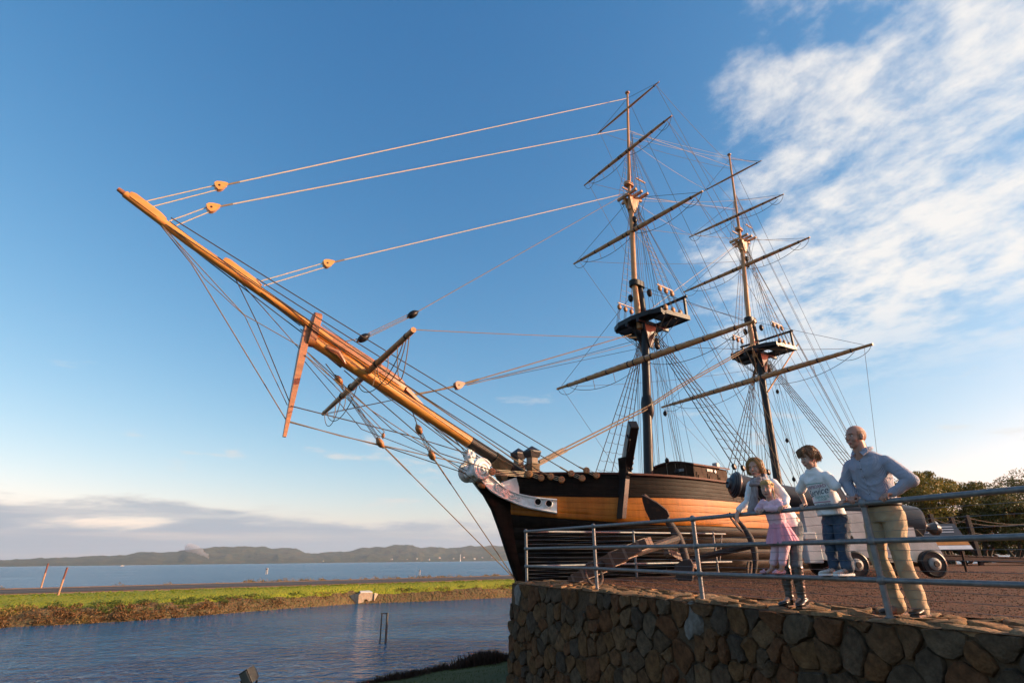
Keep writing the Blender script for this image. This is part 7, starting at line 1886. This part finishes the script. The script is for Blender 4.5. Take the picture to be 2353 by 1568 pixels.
# ---------------- the woman
pw = person('woman with short blonde hair, grey scarf and white top behind the little girl', 1.34, -0.22, 0.0); L = pw['L']
hax = head_axes(rad(20), rad(6), rad(2)); hc = L(-0.155, 1.16, 1.655); hs = 0.98
sr, sl = L(-0.17, 1.035, 1.455), L(-0.21, 1.36, 1.445); er, el = L(-0.14, 0.955, 1.235), L(-0.16, 1.555, 1.235); wr, wl = L(0.035, 0.935, 1.125), L(-0.055, 1.625, 1.130)
hipr, hipl = L(-0.34, 1.27, 0.96), L(-0.34, 1.45, 0.96); kr, kl = L(-0.20, 1.32, 0.52), L(-0.22, 1.48, 0.52); ar, al = L(-0.16, 1.345, 0.10), L(-0.18, 1.50, 0.10)
mb = MB(); head(mb, hc, hax, hs); chain(mb, [hc - hax[2] * 0.055 - hax[0] * 0.012, L(-0.165, 1.185, 1.50)], [0.048, 0.052])
torso(mb, [(L(-0.33, 1.36, 0.93), 0.14, 0.095), (L(-0.30, 1.33, 1.12), 0.11, 0.08), (L(-0.22, 1.24, 1.34), 0.13, 0.09), (L(-0.18, 1.20, 1.48), 0.11, 0.065)])
for s_, e_, w_ in ((sr, er, wr), (sl, el, wl)): chain(mb, [s_, e_, w_], [0.042, 0.034, 0.0235])
hand(mb, wr, (0.42, -0.04, -0.95), (-0.95, 0.1, -0.35), 0.95, (12, 18, 16), -1, spread=1.6); hand(mb, wl, (1, -0.15, -0.15), (0, 0, -1), 0.92, (44, 50, 40), -1)
for h_, k_, a_ in ((hipr, kr, ar), (hipl, kl, al)): chain(mb, [h_, k_, a_, a_ + Vector((0.08, 0, -0.05))], [0.08, 0.05, 0.035, 0.03])
woman = make_body(pw, mb, [M['skin_w'], M['lip'], M['hair_w'], M['hair_w']], 0.0056); finish_head(woman, hc, hax, hs, brow=True)
def bob_locks(rg):
    out = []
    for i in range(120):
        a = rg.uniform(1.12, 2 * math.pi - 1.12); r_ = rg.uniform(0.86, 1.02); y = math.sin(a) * 0.096 * r_; x = math.cos(a) * 0.108 * r_ - 0.02; zb_ = rg.uniform(-0.085, -0.035) if abs(a - math.pi) > 0.6 else rg.uniform(-0.10, -0.06); fl = rg.uniform(0.98, 1.25)
        out.append(([(x * 0.45, y * 0.45, 0.128), (x * 0.95, y * 0.95, 0.075), (x, y, 0.0), (x * 1.02, y * 1.04, zb_ * 0.6), (x * fl, y * fl, zb_)], [0.014, 0.018, 0.017, 0.014, 0.005]))
    for sg in (-1, 1):     # parted and swept to both sides of the forehead
        for i in range(9):
            k = i / 8; out.append(([(0.045 - 0.05 * k, 0.02 + sg * 0.004, 0.133), (0.070 - 0.03 * k, 0.02 + sg * 0.030, 0.112), (0.062 - 0.03 * k, sg * 0.072, 0.062), (0.045 - 0.03 * k, sg * 0.090, 0.0), (0.035 - 0.03 * k, sg * 0.098, -0.045)], [0.012, 0.012, 0.012, 0.011, 0.004]))
    return out
hair_cap(hc, hax, hs, 'hair', M['hair_w'], woman, bob_locks, 5)
mb = MB(); torso(mb, [(L(-0.335, 1.365, 0.90), 0.168, 0.125), (L(-0.325, 1.355, 1.0), 0.158, 0.12), (L(-0.295, 1.32, 1.13), 0.138, 0.108), (L(-0.235, 1.25, 1.30), 0.155, 0.12), (L(-0.20, 1.215, 1.41), 0.165, 0.105), (L(-0.18, 1.20, 1.495), 0.12, 0.072), (L(-0.165, 1.19, 1.53), 0.062, 0.055)])
for s_, e_, w_ in ((sr, er, wr), (sl, el, wl)):
    d_ = (w_ - e_).normalized(); chain(mb, [s_, s_.lerp(e_, 0.5), e_, w_ - d_ * 0.03], [0.054, 0.051, 0.045, 0.033])
fuse(mb, 'top', M['tee'], woman, 0.007, 4, folds(0.010, 9.0, 0.8, seed=12))
M['scarf'] = mat('grey_mauve_scarf', (0.22, 0.18, 0.19), (0.34, 0.29, 0.29), 30, 0.9, 0.6, 60, stretch=(1, 1, 0.15)); M['vest'] = mat('dark_vest', (0.012, 0.011, 0.013), rough=0.8)
mb = MB(); nb_ = L(-0.15, 1.19, 1.505)
for k in range(3): mb.tube([nb_ + Vector(((0.085 + 0.012 * k) * math.cos(a), (0.078 + 0.012 * k) * math.sin(a), 0.014 - 0.026 * k - 0.035 * math.cos(a) + 0.012 * math.sin(3 * a + k))) for a in np.linspace(0, 2 * math.pi, 26)], 0.021, 8, caps=False)
mb.tube([nb_ + Vector((0.085, 0.0, -0.03)), nb_ + Vector((0.075, -0.045, -0.16)), nb_ + Vector((0.075, -0.10, -0.30)), nb_ + Vector((0.10, -0.13, -0.41))], [0.035, 0.042, 0.046, 0.05], 10, sq=0.5, up=(0, 1, 0)); mb.tube([nb_ + Vector((0.09, 0.02, -0.03)), nb_ + Vector((0.085, 0.005, -0.16)), nb_ + Vector((0.08, -0.04, -0.30)), nb_ + Vector((0.09, -0.075, -0.38))], [0.033, 0.038, 0.04, 0.042], 10, sq=0.5, up=(0, 1, 0))
fuse(mb, 'scarf', M['scarf'], woman, 0.007, 1, folds(0.012, 16, 0.3, seed=3))
mb = MB(); torso(mb, [(L(-0.285, 1.335, 1.08), 0.115, 0.125), (L(-0.225, 1.245, 1.30), 0.115, 0.135), (L(-0.188, 1.205, 1.43), 0.10, 0.112), (L(-0.172, 1.195, 1.50), 0.07, 0.08)]); fuse(mb, 'vest_panel', M['vest'], woman, 0.008, 2)
mb = MB(); torso(mb, [(L(-0.335, 1.36, 0.99), 0.145, 0.105), (L(-0.34, 1.36, 0.90), 0.165, 0.12), (L(-0.335, 1.365, 0.82), 0.15, 0.11)])
for h_, k_, a_ in ((hipr, kr, ar), (hipl, kl, al)): chain(mb, [h_ + Vector((0, 0, -0.05)), h_.lerp(k_, 0.5), k_, k_.lerp(a_, 0.35)], [0.093, 0.082, 0.063, 0.060])
fuse(mb, 'jeans', M['denim2'], woman, 0.008, 3, folds(0.012, 8.0, 0.8, seed=15))
M['boot'] = mat('black_boot_leather', (0.010, 0.009, 0.009), (0.018, 0.016, 0.015), 10, 0.36, 0.1, 40, coat=0.1)
for k_, a_, dd in ((kr, ar, (1, -0.05, 0)), (kl, al, (1, 0.3, 0))):
    mb = MB(); t_ = k_.lerp(a_, 0.22); chain(mb, [t_, k_.lerp(a_, 0.5), k_.lerp(a_, 0.85), a_ + Vector((0, 0, -0.02))], [0.069, 0.066, 0.050, 0.05]); shoe(mb, a_ + Vector((-0.065, 0, -0.085)), dd, 0.25, 0.09, 0.10)
    bo = fuse(mb, 'boot', M['boot'], woman, 0.007, 2, folds(0.004, 12, 1.4, seed=4)); mb = MB(); sole(mb, a_ + Vector((-0.075, 0, -0.099)), dd, 0.262, 0.092, 0.018); mb.build('sole', M['boot'], bo); mb = MB(); mb.box(a_ + Vector((-0.035, 0, -0.078)), (0.06, 0.065, 0.045)); mb.build('heel', M['boot'], bo)

# ---------------- the girl
pg = person('little blonde girl in pink dress and leggings standing on the low rail', 1.36, 0.0, FZ); L = pg['L']
hax = head_axes(rad(24), rad(6), rad(-3)); hc = L(0.03, 1.475, 1.345); hs = 0.86
hc = L(0.0, 1.44, 1.35)
sr, sl = L(-0.03, 1.315, 1.185), L(-0.045, 1.535, 1.180); er, el = L(-0.015, 1.235, 1.105), L(-0.03, 1.60, 1.095); wr, wl = L(0.055, 1.29, 1.118), L(0.055, 1.405, 1.112)
hipr, hipl = L(-0.14, 1.355, 0.80), L(-0.14, 1.465, 0.80); kr, kl = L(-0.075, 1.31, 0.575), L(-0.075, 1.44, 0.575); ar, al = L(-0.045, 1.255, 0.415), L(-0.045, 1.405, 0.415)
mb = MB(); head(mb, hc, hax, hs, True); chain(mb, [hc - hax[2] * 0.05 - hax[0] * 0.01, L(-0.03, 1.425, 1.20)], [0.038, 0.04])
torso(mb, [(L(-0.13, 1.41, 0.80), 0.085, 0.065), (L(-0.10, 1.415, 0.95), 0.08, 0.062), (L(-0.06, 1.42, 1.1), 0.09, 0.065), (L(-0.04, 1.425, 1.195), 0.07, 0.045)])
for s_, e_, w_ in ((sr, er, wr), (sl, el, wl)): chain(mb, [s_, e_, w_], [0.032, 0.028, 0.019])
hand(mb, wr, (0.45, 0.85, -0.25), (-0.3, 0, -0.9), 0.70, (25, 30, 25), -1); hand(mb, wl, (0.5, -0.8, -0.3), (-0.3, 0, -0.9), 0.70, (25, 30, 25), 1)
for h_, k_, a_ in ((hipr, kr, ar), (hipl, kl, al)): chain(mb, [h_, k_, k_.lerp(a_, 0.4), a_, a_ + Vector((0.05, -0.02, -0.03))], [0.055, 0.04, 0.036, 0.025, 0.022])
girl = make_body(pg, mb, [M['skin_k'], M['lip'], M['hair_g'], M['hair_g']], 0.0048); finish_head(girl, hc, hax, hs, brow=True)
def girl_locks(rg):
    out = []
    for i in range(70):     # swept back from the parting
        a = rg.uniform(-1.45, 1.45); y = math.sin(a) * 0.09; x0 = 0.060 - 0.03 * abs(math.sin(a)); out.append(([(x0 - 0.01, y * 0.75, 0.105 - 0.045 * abs(math.sin(a))), (0.0, y * 1.0, 0.125 - 0.07 * abs(math.sin(a))), (-0.07, y * 0.85, 0.07), (-0.11, y * 0.3, 0.0)], [0.010, 0.012, 0.013, 0.010]))
    for i in range(14):     # side plait over the shoulder on each side
        for sg in (1,):
            k = i / 13; w_ = 0.010 * math.sin(i * 1.9); out.append(([(0.0 + 0.03 * k, sg * (0.076 + 0.016 * k) + w_ * 0.6, -0.02 - 0.11 * k), (0.005 + 0.03 * k, sg * (0.076 + 0.016 * k) - w_ * 0.6, -0.035 - 0.11 * k)], [0.015 - 0.006 * k, 0.014 - 0.006 * k]))
    for i in range(8): y = lerp(-0.05, 0.05, i / 7); out.append(([(0.05, y * 0.5, 0.115), (0.083, y, 0.088), (0.086 - 3 * y * y, y * 1.2 + 0.01, 0.06)], [0.011, 0.010, 0.004]))
    return out
hair_cap(hc, hax, hs, 'hair', M['hair_g'], girl, girl_locks, 7, 0.0055)
M['pink'] = mat('pink_cotton', (0.64, 0.30, 0.40), (0.56, 0.25, 0.34), 12, 0.85, 0.2, 80); M['pinkw'] = mat('pale_pink_cotton', (0.74, 0.52, 0.60), (0.70, 0.45, 0.54), 6, 0.85, 0.2, 80)
mb = MB(); torso(mb, [(L(-0.115, 1.412, 0.925), 0.105, 0.088), (L(-0.09, 1.415, 1.02), 0.105, 0.088), (L(-0.06, 1.42, 1.11), 0.112, 0.085), (L(-0.045, 1.425, 1.185), 0.095, 0.064), (L(-0.035, 1.425, 1.215), 0.05, 0.046)])
for s_, e_, w_ in ((sr, er, wr), (sl, el, wl)):
    d_ = (w_ - e_).normalized(); chain(mb, [s_, s_.lerp(e_, 0.5), e_, w_ - d_ * 0.02], [0.048, 0.045, 0.042, 0.034])
fuse(mb, 'cardigan', M['pinkw'], girl, 0.006, 3, folds(0.010, 12, 0.9, seed=21))
mb = MB(); rings = []
for k, (z, r_, b_) in enumerate(((0.955, 0.103, 0.090), (0.93, 0.112, 0.098), (0.86, 0.140, 0.125), (0.78, 0.170, 0.150), (0.715, 0.192, 0.165), (0.705, 0.188, 0.160), (0.78, 0.160, 0.14), (0.92, 0.10, 0.088))):
    c_ = L(-0.112 - 0.006 * k * (k < 5), 1.412, z); rings.append([c_ + Vector(((b_ + 0.018 * (r_ - 0.1) / 0.09 * math.sin(11 * a + k * 0.15)) * math.cos(a), (r_ + 0.018 * (r_ - 0.1) / 0.09 * math.sin(11 * a + k * 0.15)) * math.sin(a), 0)) for a in np.linspace(0, 2 * math.pi, 88, endpoint=False)])
mb.loft(rings, caps=False); mb.build('skirt', M['pink'], girl, angle=70)
mb = MB()
for h_, k_, a_ in ((hipr, kr, ar), (hipl, kl, al)): chain(mb, [h_, h_.lerp(k_, 0.5), k_, k_.lerp(a_, 0.5)], [0.07, 0.064, 0.050, 0.045])
torso(mb, [(L(-0.14, 1.41, 0.90), 0.09, 0.075), (L(-0.14, 1.41, 0.80), 0.10, 0.078)])
fuse(mb, 'leggings', M['pinkw'], girl, 0.006, 3, folds(0.006, 12, 0.9, seed=23))
M['pinkshoe'] = mat('pink_shoe', (0.58, 0.30, 0.36), rough=0.5)
for a_, dd in ((ar, (1, -0.75, 0)), (al, (1, -0.15, 0))):
    mb = MB(); h_ = Vector((a_.x - 0.045, a_.y, 0.006)); dn = Vector(dd).normalized(); X = basis(dn, (0, 0, 1)); mb.ell(h_ + dn * 0.135 + Vector((0, 0, 0.016)), (0.045, 0.034, 0.022), X, 14, 8); mb.ell(h_ + dn * 0.02 + Vector((0, 0, 0.022)), (0.03, 0.028, 0.028), X, 14, 8); mb.ell(h_ + dn * 0.075 + Vector((0, 0, 0.010)), (0.08, 0.032, 0.012), X, 14, 8)
    so = fuse(mb, 'slipper', M['pinkshoe'], girl, 0.005, 1); mb = MB(); mb.ell(h_ + dn * 0.125 + Vector((0, 0, 0.040)), (0.014, 0.022, 0.010), X, 10, 6); mb.build('bow', M['pinkw'], so)
# ================================================================ AIR
M['air'] = bpy.data.materials.new('harbour_haze'); M['air'].use_nodes = True
_nt = M['air'].node_tree; _nt.nodes.remove(_nt.nodes['Principled BSDF'])
_pv = _nt.nodes.new('ShaderNodeVolumePrincipled'); _pv.inputs['Color'].default_value = (0.66, 0.84, 1.0, 1); _pv.inputs['Density'].default_value = 0.000055; _pv.inputs['Anisotropy'].default_value = 0.2
_nt.links.new(_pv.outputs[0], _nt.nodes['Material Output'].inputs['Volume'])
mb = MB(); z0, z1 = -9.0, 330.0; mb.box((0, 3600, (z0 + z1) / 2), (26000, 11200 + 5600, z1 - z0))
tag(mb.build('haze', M['air'], smooth=False), 'thin bluish haze over the harbour and hills', 'haze', kind='stuff')

# smoke of a small burn-off on the far slope
M['smoke'] = bpy.data.materials.new('white_smoke'); M['smoke'].use_nodes = True
_nt = M['smoke'].node_tree; _nt.nodes.remove(_nt.nodes['Principled BSDF'])
_pv = _nt.nodes.new('ShaderNodeVolumePrincipled'); _pv.inputs['Color'].default_value = (0.95, 0.96, 1.0, 1); _pv.inputs['Anisotropy'].default_value = 0.1; _pv.inputs['Density'].default_value = 0.03
_nt.links.new(_pv.outputs[0], _nt.nodes['Material Output'].inputs['Volume'])
rg = random.Random(4); b0 = at_y(480, 1284, HD * 0.84); mb = MB()
for i in range(16):
    t = i / 15; r_ = 7 + 26 * t; c_ = Vector((b0.x - 165 * t ** 1.2 + rg.uniform(-8, 8), b0.y, b0.z + 10 + 80 * t ** 0.9 + rg.uniform(-6, 6))); mb.ell(c_, (r_ * 1.1, r_ * 0.6, r_), None, 10, 8)
fuse(mb, 'smoke', M['smoke'], None, 4.0, 4); o = bpy.data.objects['smoke']; tag(o, 'thin white smoke drifting up from the far wooded hillside', 'smoke', kind='stuff')
